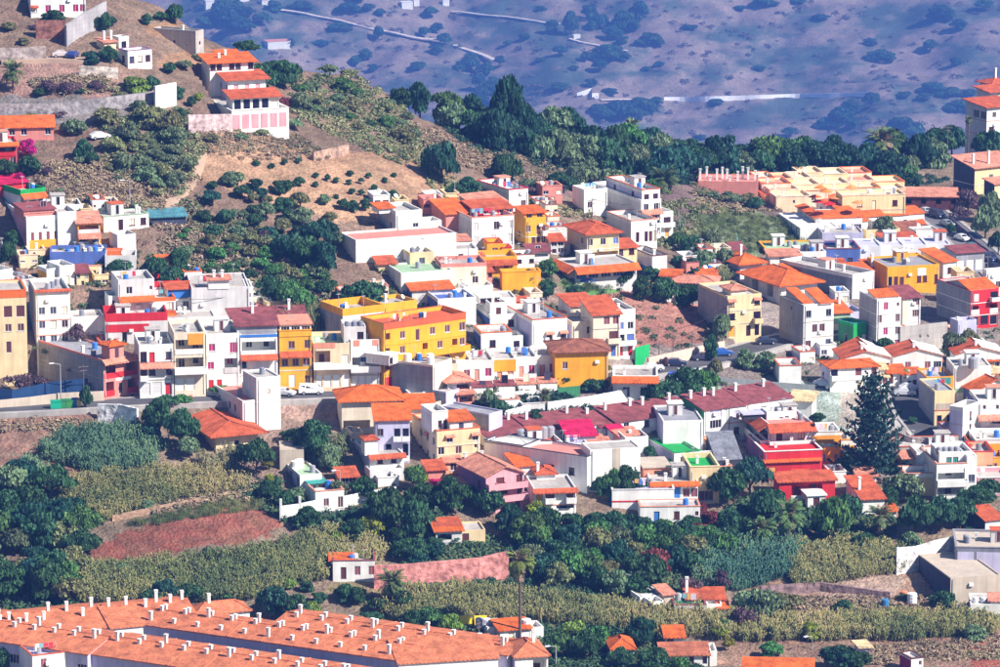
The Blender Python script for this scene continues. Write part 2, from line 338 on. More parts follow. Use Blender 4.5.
def volume(root, base, v, idx, vols, rnd, RC):
    xl, xc, xr, yb, yt, th, roof, wc, Rs, Ls, o = v; o = dict(o); o.setdefault('fr', 'wwhhG'[hash_(wc+Rs+str(xc)) % 5]); big = False; th = R_(th)
    on = o.get('on', 'g' if idx == 0 else 0)
    if isinstance(on, int): yb = min(yb, vols[on]['ytop']-1.0)
    C = gp(xc, yb) if on == 'g' else plane_pt(xc, yb, ROWZ) if on == 'z' else plane_pt(xc, yb, vols[on]['ztop'])
    ux, uy, vx, vy = math.cos(th), math.sin(th), -math.sin(th), math.cos(th)
    LR = solveL(C, ux, uy, xr) if xr > xc+.5 else o.get('d', 9.0)
    LL = solveL(C, vx, vy, xl) if xl < xc-.5 else o.get('d', 9.0)
    if 'd' in o and (o.get('fd') or xc-xl <= 6 or th < R_(6)): LL = o['d']
    if 'wR' in o: LR = o['wR']
    if 'd' in o and roof in 'SHG' and not o.get('kd'):
        if not xr > xc+.5: LR *= .7
        if o.get('fd') or xc-xl <= 6 or th < R_(6): LL *= .7
    if roof in 'SHG' and 'rise' in o and not o.get('kd'): o['rise'] *= .55
    LR = max(1.0, min(LR, 120)); LL = max(1.0, min(LL, 120))
    b = (333.5-yt)/F; z = C[2]-CZ; fw = C[1]*CP-z*SP; up = C[1]*SP+z*CP
    h = (b*fw-up)/(CP+b*SP)
    if root is None: return C, th, LR, LL, h
    RECT.append((min(xl, xc), max(xr, xc), yt-3, yb))
    # local origin offset of this volume in the root frame
    dx, dy = C[0]-base[0], C[1]-base[1]; ox, oy = dx*ux+dy*uy, dx*vx+dy*vy; oz = C[2]-base[2]
    e = bpy.data.objects.new('wall', None)
    trim = o.get('trim', wc); o['LL'] = LL
    ph = o.get('ph', .75 if roof in 'PT' else 0); ztop = h-ph if roof in 'PT' else h
    zb = -6.0 if on in ('g', 'z') else -0.02
    vols.append(dict(ytop=proj(C[0], C[1], C[2]+ztop)[1], ztop=C[2]+ztop, o=(ox, oy, oz), LR=LR, LL=LL, h=h))
    if on in ('g', 'z'):
        FOOT.append((C, (ux, uy), (vx, vy), LR, LL, o.get('cut', 0)))
    hold = _Shift(root, ox, oy, oz)
    o['dep'] = LL; r = facade(hold, 'R', LR, zb, ztop, Rs, None, o, rnd, trim)
    o['dep'] = LR; ol = dict(o); ol['top'] = o.get('top', 0)
    l = facade(hold, 'L', LL, zb, ztop, Ls, None, ol, rnd, trim)
    m0 = r; m0.m = [0]*len(m0.f); n = len(m0.v); m0.v += l.v; m0.f += [tuple(n+k for k in f) for f in l.f]; m0.m += [1]*len(l.f)
    m0.quad((LR,0,zb), (LR,LL,zb), (LR,LL,ztop), (LR,0,ztop)); m0.quad((LR,LL,zb), (0,LL,zb), (0,LL,ztop), (LR,LL,ztop))
    m0.quad((0,0,ztop), (LR,0,ztop), (LR,LL,ztop), (0,LL,ztop), 2)
    if roof == 'G':
        ax = o.get('ax', 'x'); rise = o.get('rise', (LL if ax == 'x' else LR)*.22)
        if ax == 'x': m0.tri((0,LL,ztop), (0,0,ztop), (0,LL/2,ztop+rise-.16), 1); m0.tri((LR,0,ztop), (LR,LL,ztop), (LR,LL/2,ztop+rise-.16))
        else: m0.tri((0,0,ztop), (LR,0,ztop), (LR/2,0,ztop+rise-.16)); m0.tri((LR,LL,ztop), (0,LL,ztop), (LR/2,LL,ztop+rise-.16))
    if roof == 'S':
        ax = o.get('ax', 'y'); rise = o.get('rise', (LL if ax == 'y' else LR)*.15)
        if ax == 'y':
            m0.tri((0,LL,ztop), (0,0,ztop), (0,LL,ztop+rise-.17), 1); m0.tri((LR,0,ztop), (LR,LL,ztop), (LR,LL,ztop+rise-.17)); m0.quad((LR,LL,ztop), (0,LL,ztop), (0,LL,ztop+rise-.17), (LR,LL,ztop+rise-.17))
        else:
            m0.tri((0,0,ztop), (LR,0,ztop), (LR,0,ztop+rise-.17)); m0.tri((LR,LL,ztop), (0,LL,ztop), (LR,LL,ztop+rise-.17)); m0.quad((LR,0,ztop), (LR,LL,ztop), (LR,LL,ztop+rise-.17), (LR,0,ztop+rise-.17))
    rc = o.get('rc', 'u')
    if on == 'g' and h > 4.5 and LR > 4:
        q = MB(); x = rnd.choice((.35, LR-.35)); q.box(x-.05, x+.05, -.12, -.02, .1, ztop-.1); link('downpipe', q.mesh('downpipe', wallm(rnd.choice('Ggw'))), hold.root, hold.loc)
        if rnd.random() < .5:
            q = MB(); x = rnd.uniform(.8, LR-1.2); z_ = rnd.uniform(2.2, h*.8); q.box(x, x+.8, -.38, -.03, z_, z_+.55); link('air_conditioner', q.mesh('air_conditioner', wallm('W')), hold.root, hold.loc)
        nb = len(Rs.split('/')) if Rs else 0
        if nb > 1 and rnd.random() < .6:
            sh_ = o.get('sh') or max(2.6, min(4.2, ztop/nb)); q = MB()
            for i in range(1, nb):
                z_ = ztop-o.get('top', 0)-sh_*i
                if z_ > .5: q.box(-.03, LR+.03, -.07, -.005, z_-.09, z_+.06); q.box(-.07, -.005, .003, LL, z_-.09, z_+.06)
            if q.f: link('cornice', q.mesh('cornice', wallm(trim if trim != wc else rnd.choice('wWsu'))), hold.root, hold.loc)
    link('wall', m0.mesh('wall', [wallm(wc), wallm(o.get('lc', wc)), mat('cement', COL[rc]) if rc in 'GgUu' else wallm(rc)]), hold.root, hold.loc)  # left face tints often paint in that side's shade
    if roof in 'PT' and ph > .05:
        q = MB(); t = .22; c = o.get('pc', wc); e_ = .004
        q.box(-e_, LR+e_, -e_, t, ztop+.003, ztop+ph); q.box(-e_, LR+e_, LL-t, LL+e_, ztop+.003, ztop+ph); q.box(-e_, t, t+.001, LL-t-.001, ztop+.003, ztop+ph); q.box(LR-t, LR+e_, t+.001, LL-t-.001, ztop+.003, ztop+ph)
        po = link('parapet', q.mesh('parapet', wallm(c)), hold.root, hold.loc)
        if o.get('cap'):
            q = MB(); zz = ztop+ph+.002; q.box(-.1, LR+.1, -.1, t+.05, zz, zz+.12); q.box(-.1, t+.05, t+.051, LL+.1, zz, zz+.12); q.box(LR-t, LR+.1, t+.051, LL+.1, zz, zz+.12); q.box(t+.051, LR-t-.001, LL-t, LL+.1, zz, zz+.12)
            link('coping', q.mesh('coping', wallm(o['cap'])), hold.root, hold.loc)
    if roof == 'T':
        PR = lambda u, n_, z_: (u, -n_, z_); PL = lambda u, n_, z_: (-n_, LL-u, z_)
        if 'R' in o.get('ts', 'R'): link('awning_roof', awning(PR, -.3, LR+.3, h+.05, o.get('td', 1.0), o.get('tc', 'r')), hold.root, hold.loc)
        if 'L' in o.get('ts', 'R'): link('awning_roof', awning(PL, -.3, LL+.3, h+.045, o.get('td', 1.0), o.get('tc', 'r')), hold.root, hold.loc)
    if roof in 'HGS':
        ov = o.get('ov', .45); ax = o.get('ax', 'y' if roof == 'S' else 'x')
        rise = o.get('rise', {'H': min(LR, LL)*.5*.42, 'G': (LL if ax == 'x' else LR)*.22, 'S': (LL if ax == 'y' else LR)*.15}[roof])
        m2 = o.get('m2')
        q, E = roof_mesh(roof, 0, LR, 0, LL, ztop+.02, rise, ov, o.get('tc', 'o'), ax, m2)
        if roof != 'H' and ov > 0:
            pass
        ro = link('roof', q.mesh('roof', [tilem(o.get('tc', 'o'))]+([tilem(m2)] if m2 else [])), hold.root, hold.loc)
        rq = MB()
        for p, s_ in E: rq.tube((p[0],p[1],p[2]+.02), (s_[0],s_[1],s_[2]+.02), .13, 6)
        if roof == 'G' and ax == 'y' and LL > 25:
            for j in range(1, int(LL/6.2)):
                y = j*6.2; rq.tube((-ov, y, ztop+.04), (LR/2, y, ztop+rise+.04), .10, 5); rq.tube((LR/2, y, ztop+rise+.04), (LR+ov, y, ztop+.04), .10, 5)
        if E: link('ridge', rq.mesh('ridge', tilem(o.get('tc', 'o'))), ro)
    if roof == 'F':
        q = MB(); q.box(-.3, LR+.3, -.3, LL+.3, h+.003, h+.25); link('roof', q.mesh('roof', wallm(o.get('cap', trim))), hold.root, hold.loc)
    for side, u0, u1, f0, f1, c in o.get('pan', ()):
        q = MB(); Ln = LR if side == 'R' else LL
        P = (lambda u, n_, z_: (u, -n_, z_)) if side == 'R' else (lambda u, n_, z_: (-n_, LL-u, z_))
        _slab(q, P, u0*Ln, u1*Ln, .004, .06, h*(1-f1), h*(1-f0)); link('panel', q.mesh('panel', wallm(c)), hold.root, hold.loc)
    zr = oz+ztop+.003
    for c in o.get('ch', ()):
        fx, fy, hh = c[:3]; x, y = fx*LR, fy*LL; zc = zr
        if roof == 'G' and o.get('ax') == 'y': zc = zr+rise*(1-abs(2*fx-1))-.2
        elif roof == 'G': zc = zr+rise*(1-abs(2*fy-1))-.2
        elif roof == 'H': zc = zr+rise*min(1, 2*min(fx*LR, LR-fx*LR, fy*LL, LL-fy*LL)/min(LR, LL))-.2
        chimney(root, (ox+x, oy+y, zc), hh, c[3] if len(c) > 3 else 'W')
    for c in o.get('tk', ()):
        fx, fy, r_, hh, cc = c; RC.append(('tank', root, (ox+fx*LR, oy+fy*LL, zr), r_, hh, cc))
    if roof in 'PT':
        area = LR*LL; n_ = o['n'] if 'n' in o else min(3, int(area/28))
        if 'n' in o and n_ > 0 and area > 60: n_ += 2
        if ph < .25: n_ = 0
        if area > 45 and n_ and rnd.random() < .35:
            x = ox+LR*rnd.uniform(.15, .6); y = oy+LL*rnd.uniform(.35, .6); q = MB(); q.box(0, 2.6, 0, 2.4, 0, 2.2); link('roof_room', q.mesh('roof_room', wallm(rnd.choice(['w', 'W', wc]))), root, (x, y, zr)); q = MB(); q.box(-.2, 2.8, -.2, 2.6, 2.203, 2.36)
            link('roof_slab', q.mesh('roof_slab', wallm(rnd.choice('Wsru'))), root, (x, y, zr)); (fm, pm), _a, _b = window_mesh('d', .9, 1.9, 'w', rnd.choice('hXxh')); wo = link('door', fm, root, (x+1.3, y-.02, zr+.05)); link('door_leaf', pm, wo)
        if n_ and area > 30 and rnd.random() < .16: RC.append(('wash', root, (ox+LR*.15, oy+LL*.3, zr), min(LR*.6, 5), 0, 0))
        for _ in range(n_):
            x = ox+LR*rnd.uniform(.12, .88); y = oy+LL*rnd.uniform(.2, .8); k = rnd.random()
            if k < .3: RC.append(('tank', root, (x, y, zr), .5, 1.3, rnd.choice('gGz')))
            elif k < .62: chimney(root, (x, y, zr), rnd.uniform(1.0, 1.7), 'W')
            elif k < .85: antenna(root, (x, y, zr), rnd.uniform(2, 3.5))
            else: dish(root, (x, y, zr))
    return None
class _Shift:
    def __init__(s, root, x, y, z): s.root = root; s.loc = (x, y, z)
_link0 = link
def link(name, data, parent=None, loc=None, rz=None):
    if isinstance(parent, _Shift):
        l = loc or (0, 0, 0); return _link0(name, data, parent.root, (parent.loc[0]+l[0], parent.loc[1]+l[1], parent.loc[2]+l[2]), rz)
    return _link0(name, data, parent, loc, rz)
_CH = {}
def chimney(root, p, h, c='W'):
    k = (round(h, 1), c)
    if k not in _CH:
        q = MB(); h_ = k[0]; q.box(-.24,.24,-.24,.24,0,h_-.35); q.box(-.31,.31,-.31,.31,h_-.349,h_-.25)
        for a in (-.2,.2):
            for b in (-.2,.2): q.box(a-.05,a+.05,b-.05,b+.05,h_-.249,h_-.1)
        q.box(-.31,.31,-.31,.31,h_-.099,h_)
        _CH[k] = q.mesh('chimney', wallm(c))
    link('chimney', _CH[k], root, p)
def antenna(root, p, h):
    k = ('a', round(h*2)/2)
    if k not in _CH:
        q = MB(); q.tube((0,0,0),(0,0,k[1]),.05,4); q.tube((-.6,0,k[1]-.1),(.6,0,k[1]-.1),.03,4)
        for i in range(5): q.tube((-.5+.25*i,-.35,k[1]-.1),(-.5+.25*i,.35,k[1]-.1),.025,3)
        _CH[k] = q.mesh('antenna', mat('gloss', (.45,.45,.47), rough=.4))
    link('antenna', _CH[k], root, p, random.random()*3)
def dish(root, p):
    if 'dish' not in _CH:
        q = MB(); q.tube((0,0,0),(0,0,.8),.05,5); n = 12
        d = Vector((.35,-.75,.55)).normalized(); a = d.orthogonal().normalized(); b = d.cross(a); c = Vector((0,0,1.0)); ring = []
        for i in range(n):
            t = 2*math.pi*i/n; ring.append(tuple(c+(a*math.cos(t)+b*math.sin(t))*.5+d*.15))
        for i in range(n): q.tri(tuple(c), ring[(i+1)%n], ring[i]); q.tri(tuple(c-d*.04), ring[i], ring[(i+1)%n])
        q.tube(tuple(c), tuple(c+d*.55), .02, 3); _CH['dish'] = q.mesh('satellite_dish', mat('paint', (.75,.75,.76), rough=.4))
    link('satellite_dish', _CH['dish'], root, p)
RC_ALL = []; HOUSES = []
def H(ref, label, vols, name='house', cat='house', lm=True):
    rnd = random.Random(hash_(ref)); C, th, LR, LL, h = volume(None, None, vols[0], 0, [], rnd, None)
    root = _link0(name, None, None, tuple(C), th); tag(root, label, cat, GRP.get(name))
    vs = []; RC = []
    for i, v in enumerate(vols): volume(root, C, v, i, vs, rnd, RC)
    RC_ALL.append((ref, C, th, RC)); v = vols[0]; HOUSES.append((ref, v))
    if lm: LAND.append(((v[0]+v[2])/2, v[3], ref))
    return root
def hash_(s):
    h = 7
    for c in s: h = (h*131+ord(c)) % 1000003
    return h
GRP = dict(house='houses of the hillside town', apartment_block='apartment blocks of the hillside town', villa='villas on the hillside', row_house='terraced row houses', shed='sheds and huts among the plots')
def roof_tanks():
    me = {}
    for ref, C, th, RC in RC_ALL:
        n = len(RC)
        for (ty, root, p, r, h, c) in RC:
            if ty == 'wash':
                rr = random.Random(hash_(ref)); ct, st = math.cos(th), math.sin(th); o = _link0('clothes_line', None, None, (C[0]+p[0]*ct-p[1]*st, C[1]+p[0]*st+p[1]*ct, C[2]+p[2]+.002), th)
                tag(o, f"clothes line with hanging washing on the {ref}", 'clothes line', 'clothes lines on the flat roofs'); q = MB(); q.tube((0,0,0),(0,0,1.9),.04,5); q.tube((r,0,0),(r,0,1.9),.04,5); q.tube((0,0,1.8),(r,0,1.8),.015,3); _link0('frame', q.mesh('frame', mat('gloss', (.4,.4,.4), rough=.5)), o); x = .2
                while x < r-.7:
                    w_ = rr.uniform(.4,.9); hh = rr.uniform(.6,1.2); q = MB(); q.box(x, x+w_, -.015, .015, 1.78-hh, 1.78); _link0('cloth', q.mesh('cloth', mat('plaster', rr.choice([(.8,.8,.82),(.6,.05,.08),(.1,.2,.55),(.8,.45,.1),(.75,.6,.7),(.2,.45,.5)]))), o); x += w_+.12
                continue
            k = (r, h, c)
            if k not in me:
                q = MB(); q.cyl(0,0,0,h*.92,r,r,12); q.cyl(0,0,h*.92+.001,h,r*.8,r*.5,12); q.box(-r*.15,r*.15,-r*.15,r*.15,h+.001,h+.06)
                for z in (.25,.5,.75): q.cyl(0,0,h*z-.03,h*z+.03,r*1.04,r*1.04,12)
                me[k] = q.mesh('water_tank', mat('paint', COL[c], rough=.5))
            ct, st = math.cos(th), math.sin(th)
            o = _link0('water_tank', me[k], None, (C[0]+p[0]*ct-p[1]*st, C[1]+p[0]*st+p[1]*ct, C[2]+p[2]+.002))
            word = {'g':'dark grey','G':'grey','z':'blue','f':'white','U':'grey','W':'white'}[c]
            tag(o, f"{word} round tank on the {ref}" if len(ref.split()) < 11 else ' '.join(f"{word} tank on {ref.replace('the ', '')}".split()[:15]), 'water tank', f"water tanks on the roof of the {ref}")
# vol: (x left, x near corner, x right, y base, y top, yaw, roof, wall colour, right face, left face, options)
def build_town():
    hs = H
    # ---- upper left hill
    hs('white farmhouse with magenta windows', 'white farmhouse with magenta windows above the brown retaining wall', [(29,31,86,17,-4,12,'P','W','A.s.s.ss','',{'sc':'M','d':8,'ph':.3,'tc':'r'})])
    hs('white house with purple trim', 'small white hilltop house with purple bands and a green roof terrace', [(119,128,152,67,51,34,'P','W','www','w',{'trim':'V','rc':'J','pc':'W','cap':'V','d':7,'top':.2}),(117,119,129,50,37,34,'P','W','w','.',{'d':3}),(103,106,118,52,42,30,'S','P','','',{'d':5,'tc':'s','on':'g','ch':[(.3,.5,2.2),(.9,.5,2.2)]})])
    hs('long beige concrete hall', 'long beige concrete hall with slit openings beside the brown field', [(153,196,204,58,31,62,'P','u','k','.k.k.k.',{'d':8,'ph':.4,'lc':'B'})], 'shed')
    hs('red villa under the orange roof', 'red house with a dark veranda at the left edge', [(-14,-12,18,168,143,12,'T','R','l/..w','',{'pc':'R','tc':'o','d':8,'ph':.5})])
    hs('long orange tiled roof building', 'low building with a long bright orange tiled roof above the red house', [(-20,-18,54,140,128,8,'S','S','w.ww.w','',{'tc':'o','d':9,'rise':2.6})])
    hs('grand white villa with arcade', 'grand white villa in three tiers with red tiled roofs and an arched veranda', [
        (190,232,289,130,111,20,'P','W','','',{'lc':'c','ph':.5,'cap':'W','pan':[('R',0.020,0.140,.22,.95,'K'),('R',0.183,0.303,.22,.95,'K'),('R',0.346,0.466,.22,.95,'K'),('R',0.509,0.629,.22,.95,'K'),('R',0.672,0.792,.22,.95,'K'),('R',0.835,0.955,.22,.95,'K')]}),
        (214,233,279,111,98,20,'S','W','aaaaa','..',{'tc':'r','ov':.8,'rise':1.8,'fr':'W','on':0,'fd':1,'d':7}),
        (198,228,266,96,80,20,'S','W','_.s.s.s.','w.w',{'sc':'K','tc':'r','rise':1.8,'ov':.9,'on':'g','top':.2,'lc':'L','fd':1,'d':9,'bc':'W'}),  # this tier's left face is painted lilac for its shade
        (204,210,254,82,63,20,'S','W','ww.ww.w/','',{'tc':'o','rise':2.0,'ov':.8,'on':'g','fd':1,'d':9,'ch':[(.3,.5,1.6),(.5,.8,2.0)]}),(216,219,240,70,56,20,'S','O','','',{'tc':'o','rise':1.5,'on':'g','d':5})], 'villa', 'villa')
    # ---- left cluster
    hs('white house with green parapet', 'white house with a green roof parapet and a bright red roof behind it', [(-20,21,46,213,190,34,'P','W','^aaa','.w.',{'pc':'E','lc':'w','ph':1.2,'n':2,'tc':'o'}),(-18,0,27,196,184,34,'S','R','','',{'tc':'k','on':'g','rise':1.5,'d':7})])
    hs('pink sided white house', 'white house with pink side wall and a dark roofed terrace above an orange wall', [(-8,27,58,249,217,20,'P','W','.s.s.s.s','.s.',{'sc':'m','lc':'K','n':1,'top':1.8,'tc':'r','sh':3.0,'pan':[('R',.1,1,.74,1,'A')]}),(14,24,55,222,211,20,'F','S','lll','',{'d':6,'cap':'m'}),(57,58,77,246,212,20,'P','w','','',{'d':7,'on':'g'})])
    hs('white house with blue shaded doors', 'low white house with three blue shaded doorways behind the pink sided house', [(30,33,82,221,206,12,'P','W','....ddd','',{'d':7,'n':1})])
    hs('house with red tiled roof and balcony', 'two storey house with a red tiled roof and a dark open balcony', [(77,78,101,247,223,14,'S','O','l/^lw','',{'tc':'s','d':8,'rise':2.3,'bc':'w'})])
    hs('long white cottage on a podium', 'long white cottage with one door on a pale podium', [(102,104,149,232,217,25,'P','W','.dww','',{'d':6,'ph':.3,'cap':'J'}),(117,134,148,250,233,50,'P','w','','',{'on':'g'})])
    hs('long blue grey wall building', 'long low building painted in blue shade with a small orange lean-to at its right end', [(48,50,106,268,252,4,'P','Z','','',{'d':7,'lc':'Z','n':3}),(104,106,137,273,255,8,'P','w','','',{'d':6,'on':'g'}),(105,107,119,262,253,12,'S','w','','',{'d':5,'tc':'o','on':'g'})])  # shade on the long wall is painted as blue
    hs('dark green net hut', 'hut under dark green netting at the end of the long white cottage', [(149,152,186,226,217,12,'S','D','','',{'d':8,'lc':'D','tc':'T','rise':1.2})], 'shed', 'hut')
    hs('small white box house with yellow door', 'small white box house with a yellow door above the four storey block', [(38,47,61,288,269,30,'P','W','.d','d',{'dc':'Y','lc':'Y'}),(58,60,75,288,266,30,'P','W','d','',{'on':'g','d':6})])
    hs('white and grey house at left edge', 'white and grey stepped house at the left edge above the cream arched house', [(-10,12,37,296,281,35,'P','w','','',{'lc':'W','n':3}),(-12,0,13,292,270,35,'P','W','','',{'on':'g','lc':'W'})])
    hs('cream house with arched windows', 'cream house with three arched top windows under an orange roof band', [(-24,-22,28,372,292,12,'P','C','.aaa/..ww/..d./....','',{'top':1.6,'sh':3.4,'cap':'o','d':10,'ph':.4,'pn':'h','pan':[('R',0,1,0,.09,'o')]})])
    hs('white four storey block', 'white four storey block with nine windows and a dark tile coping', [(30,37,71,347,290,13,'T','W','www/www/www','',{'top':2.2,'sh':2.9,'d':11,'lc':'U','tc':'r','td':.5,'n':2})], 'apartment_block', 'apartment block')  # cement grey left face serves as painted shade
    hs('stepped white garden wall house', 'low white house with stepped walls right of the four storey block', [(70,72,105,336,317,14,'P','W','','',{'d':6,'ph':.3})])
    hs('white house with tall narrow tower', 'white house with a narrow tower and orange tiled strip below the red parapet', [(117,119,155,324,280,14,'P','w','.w..k/-^..../l...','',{'d':9,'n':2,'tc':'o','sh':3.1,'fr':'W','top':.4}),(108,109,119,322,296,14,'P','W','k/k','',{'on':'g','d':5})])
    hs('white house with orange parapets', 'white house with two orange parapet strips left of the small green tree', [(151,152,176,324,298,14,'P','W','.w/^.d','',{'d':8,'pc':'o','n':2,'tc':'o'})])
    hs('house with bright blue balcony', 'white house with a bright blue balcony under a red roof', [(142,144,180,300,282,14,'P','W','','',{'pc':'R','ph':1.2,'d':8,'on':'g','n':1}),(167,168,192,312,289,14,'S','W','x/sw','',{'tc':'r','on':'g','rise':1.0,'d':6,'pan':[('R',0,1,.0,.4,'z')],'sc':'m'})])
    hs('pale windowless warehouse', 'long pale windowless building with a small tiled roof shed on top', [(190,192,250,318,288,8,'P','w','','',{'d':14,'ph':.3}),(203,208,228,290,279,20,'S','W','','',{'tc':'s','d':4,'rise':.7,'ch':[(.3,.5,1.6),(.7,.5,1.6)]}),(245,246,253,318,287,8,'P','W','k/w','',{'on':'g','d':8,'tc':'m'})])  # off-white front has its shade in the colour, the end stays white
    hs('white wall house above the red pots', 'low white walled house with dark doorway behind the red potted terrace', [(150,152,216,337,319,10,'P','W','...','',{'d':7,'ph':.3,'n':2}),(213,215,232,338,323,10,'P','W','d.','',{'on':'g','d':7,'pc':'s'})])
    hs('crimson terraced house', 'house with crimson parapet and salmon terrace roof behind the grey party wall', [(104,106,168,345,314,9,'P','w','.d...','',{'d':8,'pc':'R','ph':1.6,'rc':'S','n':2,'pan':[('R',0,.7,.35,.6,'R')]})])
    # ---- front row along the road
    hs('red house with veranda balcony', 'narrow red house with dark veranda and balcony at the end of the row', [(38,104,138,397,360,38,'T','S','l/ldl','',{'cut':12,'lc':'G','tc':'s','ph':.4,'bc':'R','td':1.2,'pan':[('R',.35,.65,.12,.42,'S'),('R',.35,.8,.5,.62,'f')],'rc':'G','n':3,'pn':'h'}),(96,110,124,362,346,38,'H','S','d','',{'tc':'o','fd':1,'d':4,'rise':1})], 'row_house')
    hs('white row house with red door', 'white row house with grey garages and a single red door', [(138,140,174,396,345,10,'P','W','xd.w/^bw.w/ggd','',{'d':11,'tc':'s','gc':'w','dc':'R','n':2,'sh':2.95,'lc':'w'})], 'row_house')
    hs('beige row house with laundry terrace', 'beige row house with a laundry terrace and two white balustrades', [(174,175,206,395,333,10,'P','c','lll/_lll/-gg.','',{'d':12,'n':3,'bc':'W','sh':3.4,'pan':[('R',.45,.95,.02,.2,'O')],'dc':'R'})], 'row_house')
    hs('white row house with crimson shutter balcony', 'white row house with a crimson shuttered balcony and red pots on its parapet', [(205,207,240,393,334,10,'P','W','w.x/w.ll/dd..','',{'d':12,'n':1,'dc':'R','sc':'M','pc':'W','bc':'w','pn':'M','sh':3.4})], 'row_house')
    hs('white row house with blue loggia', 'white row house with a deep blue top loggia and one red tile awning', [(239,241,278,391,335,9,'P','W','lll/^l.ss./....','',{'d':12,'sc':'w','tc':'r','bc':'W','lc':'G','fr':'W','sh':3.3,'rc':'r','pan':[('R',0,1,0.0,.05,'z')]}),(230,236,276,340,326,16,'S','G','','',{'tc':'m','d':8,'rise':1.6,'lc':'G'})], 'row_house')  # rear wall under the maroon roof greyed to paint in its shade
    hs('yellow row house with red awning', 'bright yellow orange row house with red tile awning and white garage door', [(277,280,312,389,331,9,'P','Y','-.w.s/^www/.g.w','',{'d':12,'tc':'r','lc':'A','gc':'W','cap':'A','pn':'h','sh':3.3,'top':.2}),(278,280,311,340,325,9,'F','W','xxx','',{'d':8,'cap':'s'})], 'row_house')
    hs('big red brown roof house', 'house with a broad red brown roof behind the yellow row house', [(228,236,311,352,327,14,'S','w','','',{'tc':'m','d':16,'rise':3.4,'ch':[(.3,.7,3.5),(.8,.8,3.5)]})])
    hs('peach row house with turquoise door', 'peach row house with a turquoise door behind a white balustrade', [(312,314,350,388,344,7,'P','P','_ll.s/-gggg','',{'d':11,'tc':'r','bc':'W','sc':'W','dc':'t','gc':'W','rc':'J','n':1,'pan':[('R',0,.6,-.02,.10,'s')]})], 'row_house')
    hs('white row house with blue balcony windows', 'white row house with three blue balcony windows and pink parapet panels', [(350,351,380,387,340,7,'P','W','_lll/-ggg.','',{'d':12,'bc':'W','pn':'z','gc':'W','rc':'G','top':2.0,'sh':4.0,'pan':[('R',.1,.3,0.01,.13,'s'),('R',.75,.95,0.01,.13,'s')],'tk':[]}),(341,344,366,350,327,7,'P','w','.w','',{'d':7,'tk':[(.2,.3,.55,1.4,'g'),(.5,.3,.55,1.4,'g'),(.8,.3,.55,1.4,'g')]})], 'row_house')
    hs('grey block with yellow terrace wall', 'grey cement block with an orange yellow terrace wall on its roof', [(321,343,384,355,309,30,'P','w','..ww','',{'lc':'U','pc':'A','ph':1.4,'n':3})], 'apartment_block', 'apartment block')
    hs('big yellow apartment block', 'big yellow three storey apartment block with long red tile band', [
        (378,384,466,390,324,34,'P','Y','l.w.d.w.w.W/_l.w..l.w.lw/l..w....w../d..........','..',{'tc':'r','trim':'A','bc':'A','lc':'A','top':.5,'td':1.7,'fd':1,'d':8,'pn':'h','cap':'r','rc':'r','pan':[('R',.01,.12,.80,1,'R'),('R',0,1,.0,.09,'r')]}),
        (378,384,417,334,304,34,'P','Y','.Ow','',{'d':7,'tc':'r','n':2,'pn':'h','pan':[('R',.25,.75,.25,.95,'O')],'on':'g'})], 'apartment_block', 'apartment block')
    # ---- upper middle
    hs('white terrace house on the slope', 'white house with blue shaded side above a long white terrace wall', [(345,356,456,262,240,22,'P','W','','',{'ph':.4,'fd':1,'d':9,'rc':'S','n':0}),(364,393,419,236,211,24,'P','W','.w','...w.',{'lc':'w','on':'g','fd':1,'d':10,'n':0}),(411,420,438,238,221,24,'P','W','w','',{'on':'g','d':6,'lc':'w'}),(372,376,390,216,208,24,'S','W','','',{'tc':'o','d':6,'on':1,'rise':.8})])
    hs('red roofed white mansion', 'large white house with red roofs and a glazed red penthouse', [(447,472,514,248,218,22,'P','W','s.^W.s/s.s.s','..d',{'lc':'w','tc':'r','sc':'w','rc':'R','cap':'s','n':1}),(463,476,513,216,210,22,'S','R','.xxww','',{'tc':'r','d':6,'rise':1.4,'fr':'W'}),(440,446,470,232,214,22,'S','S','','',{'tc':'o','on':'g','d':12,'rise':3})], 'villa', 'villa')
    hs('flat roofed house on the knoll', 'white flat roofed house with red trim on the knoll', [(477,509,528,212,190,30,'P','W','.w','',{'cap':'R','lc':'w','tc':'r','n':2,'rc':'W'}),(457,463,498,216,203,22,'S','w','','',{'tc':'s','on':'g','d':8,'rise':2.2,'lc':'w'})])
    hs('yellow house with tiled penthouse', 'yellow balconied house with an orange tiled penthouse beside the red roofed mansion', [(513,526,546,247,218,20,'P','Y','w.db/.ddx','w',{'tc':'r','bc':'w','trim':'W','lc':'Y','pn':'h','top':.6,'n':1}),(515,524,545,222,213,20,'S','O','ww','',{'tc':'o','d':5,'rise':1})])
    hs('small cream house on white base', 'small cream house with two storeys on a long white basement wall', [(400,410,434,274,253,18,'P','C','.w./.wd','w',{'lc':'w','n':3}),(386,403,454,294,273,20,'P','W','','.k',{'on':'g','lc':'w','ph':.3,'fd':1,'d':10,'rc':'J'})])
    hs('bright orange house with tower room', 'bright orange house with a tower room and a big orange garden wall', [(478,481,517,274,257,10,'P','A','^.w.d.','',{'d':7,'pn':'h','ph':1,'tc':'r'}),(485,487,503,252,243,10,'P','A','w','',{'d':5,'pn':'h','cap':'R'}),(500,502,512,252,248,10,'P','A','d','',{'d':4,'pn':'h','cap':'R'}),(493,495,534,290,273,-2,'P','A','','',{'on':'g','d':3,'ph':.2,'rc':'Y','cap':'A'})])
    hs('turquoise net greenhouse', 'low greenhouse with turquoise netting behind the small cream house', [(428,431,450,252,242,14,'S','w','','',{'tc':'o','d':6,'rise':1.2,'lc':'t'}),(448,451,470,253,241,14,'S','W','','',{'tc':'s','d':6,'on':'g','rise':1})], 'shed', 'greenhouse')
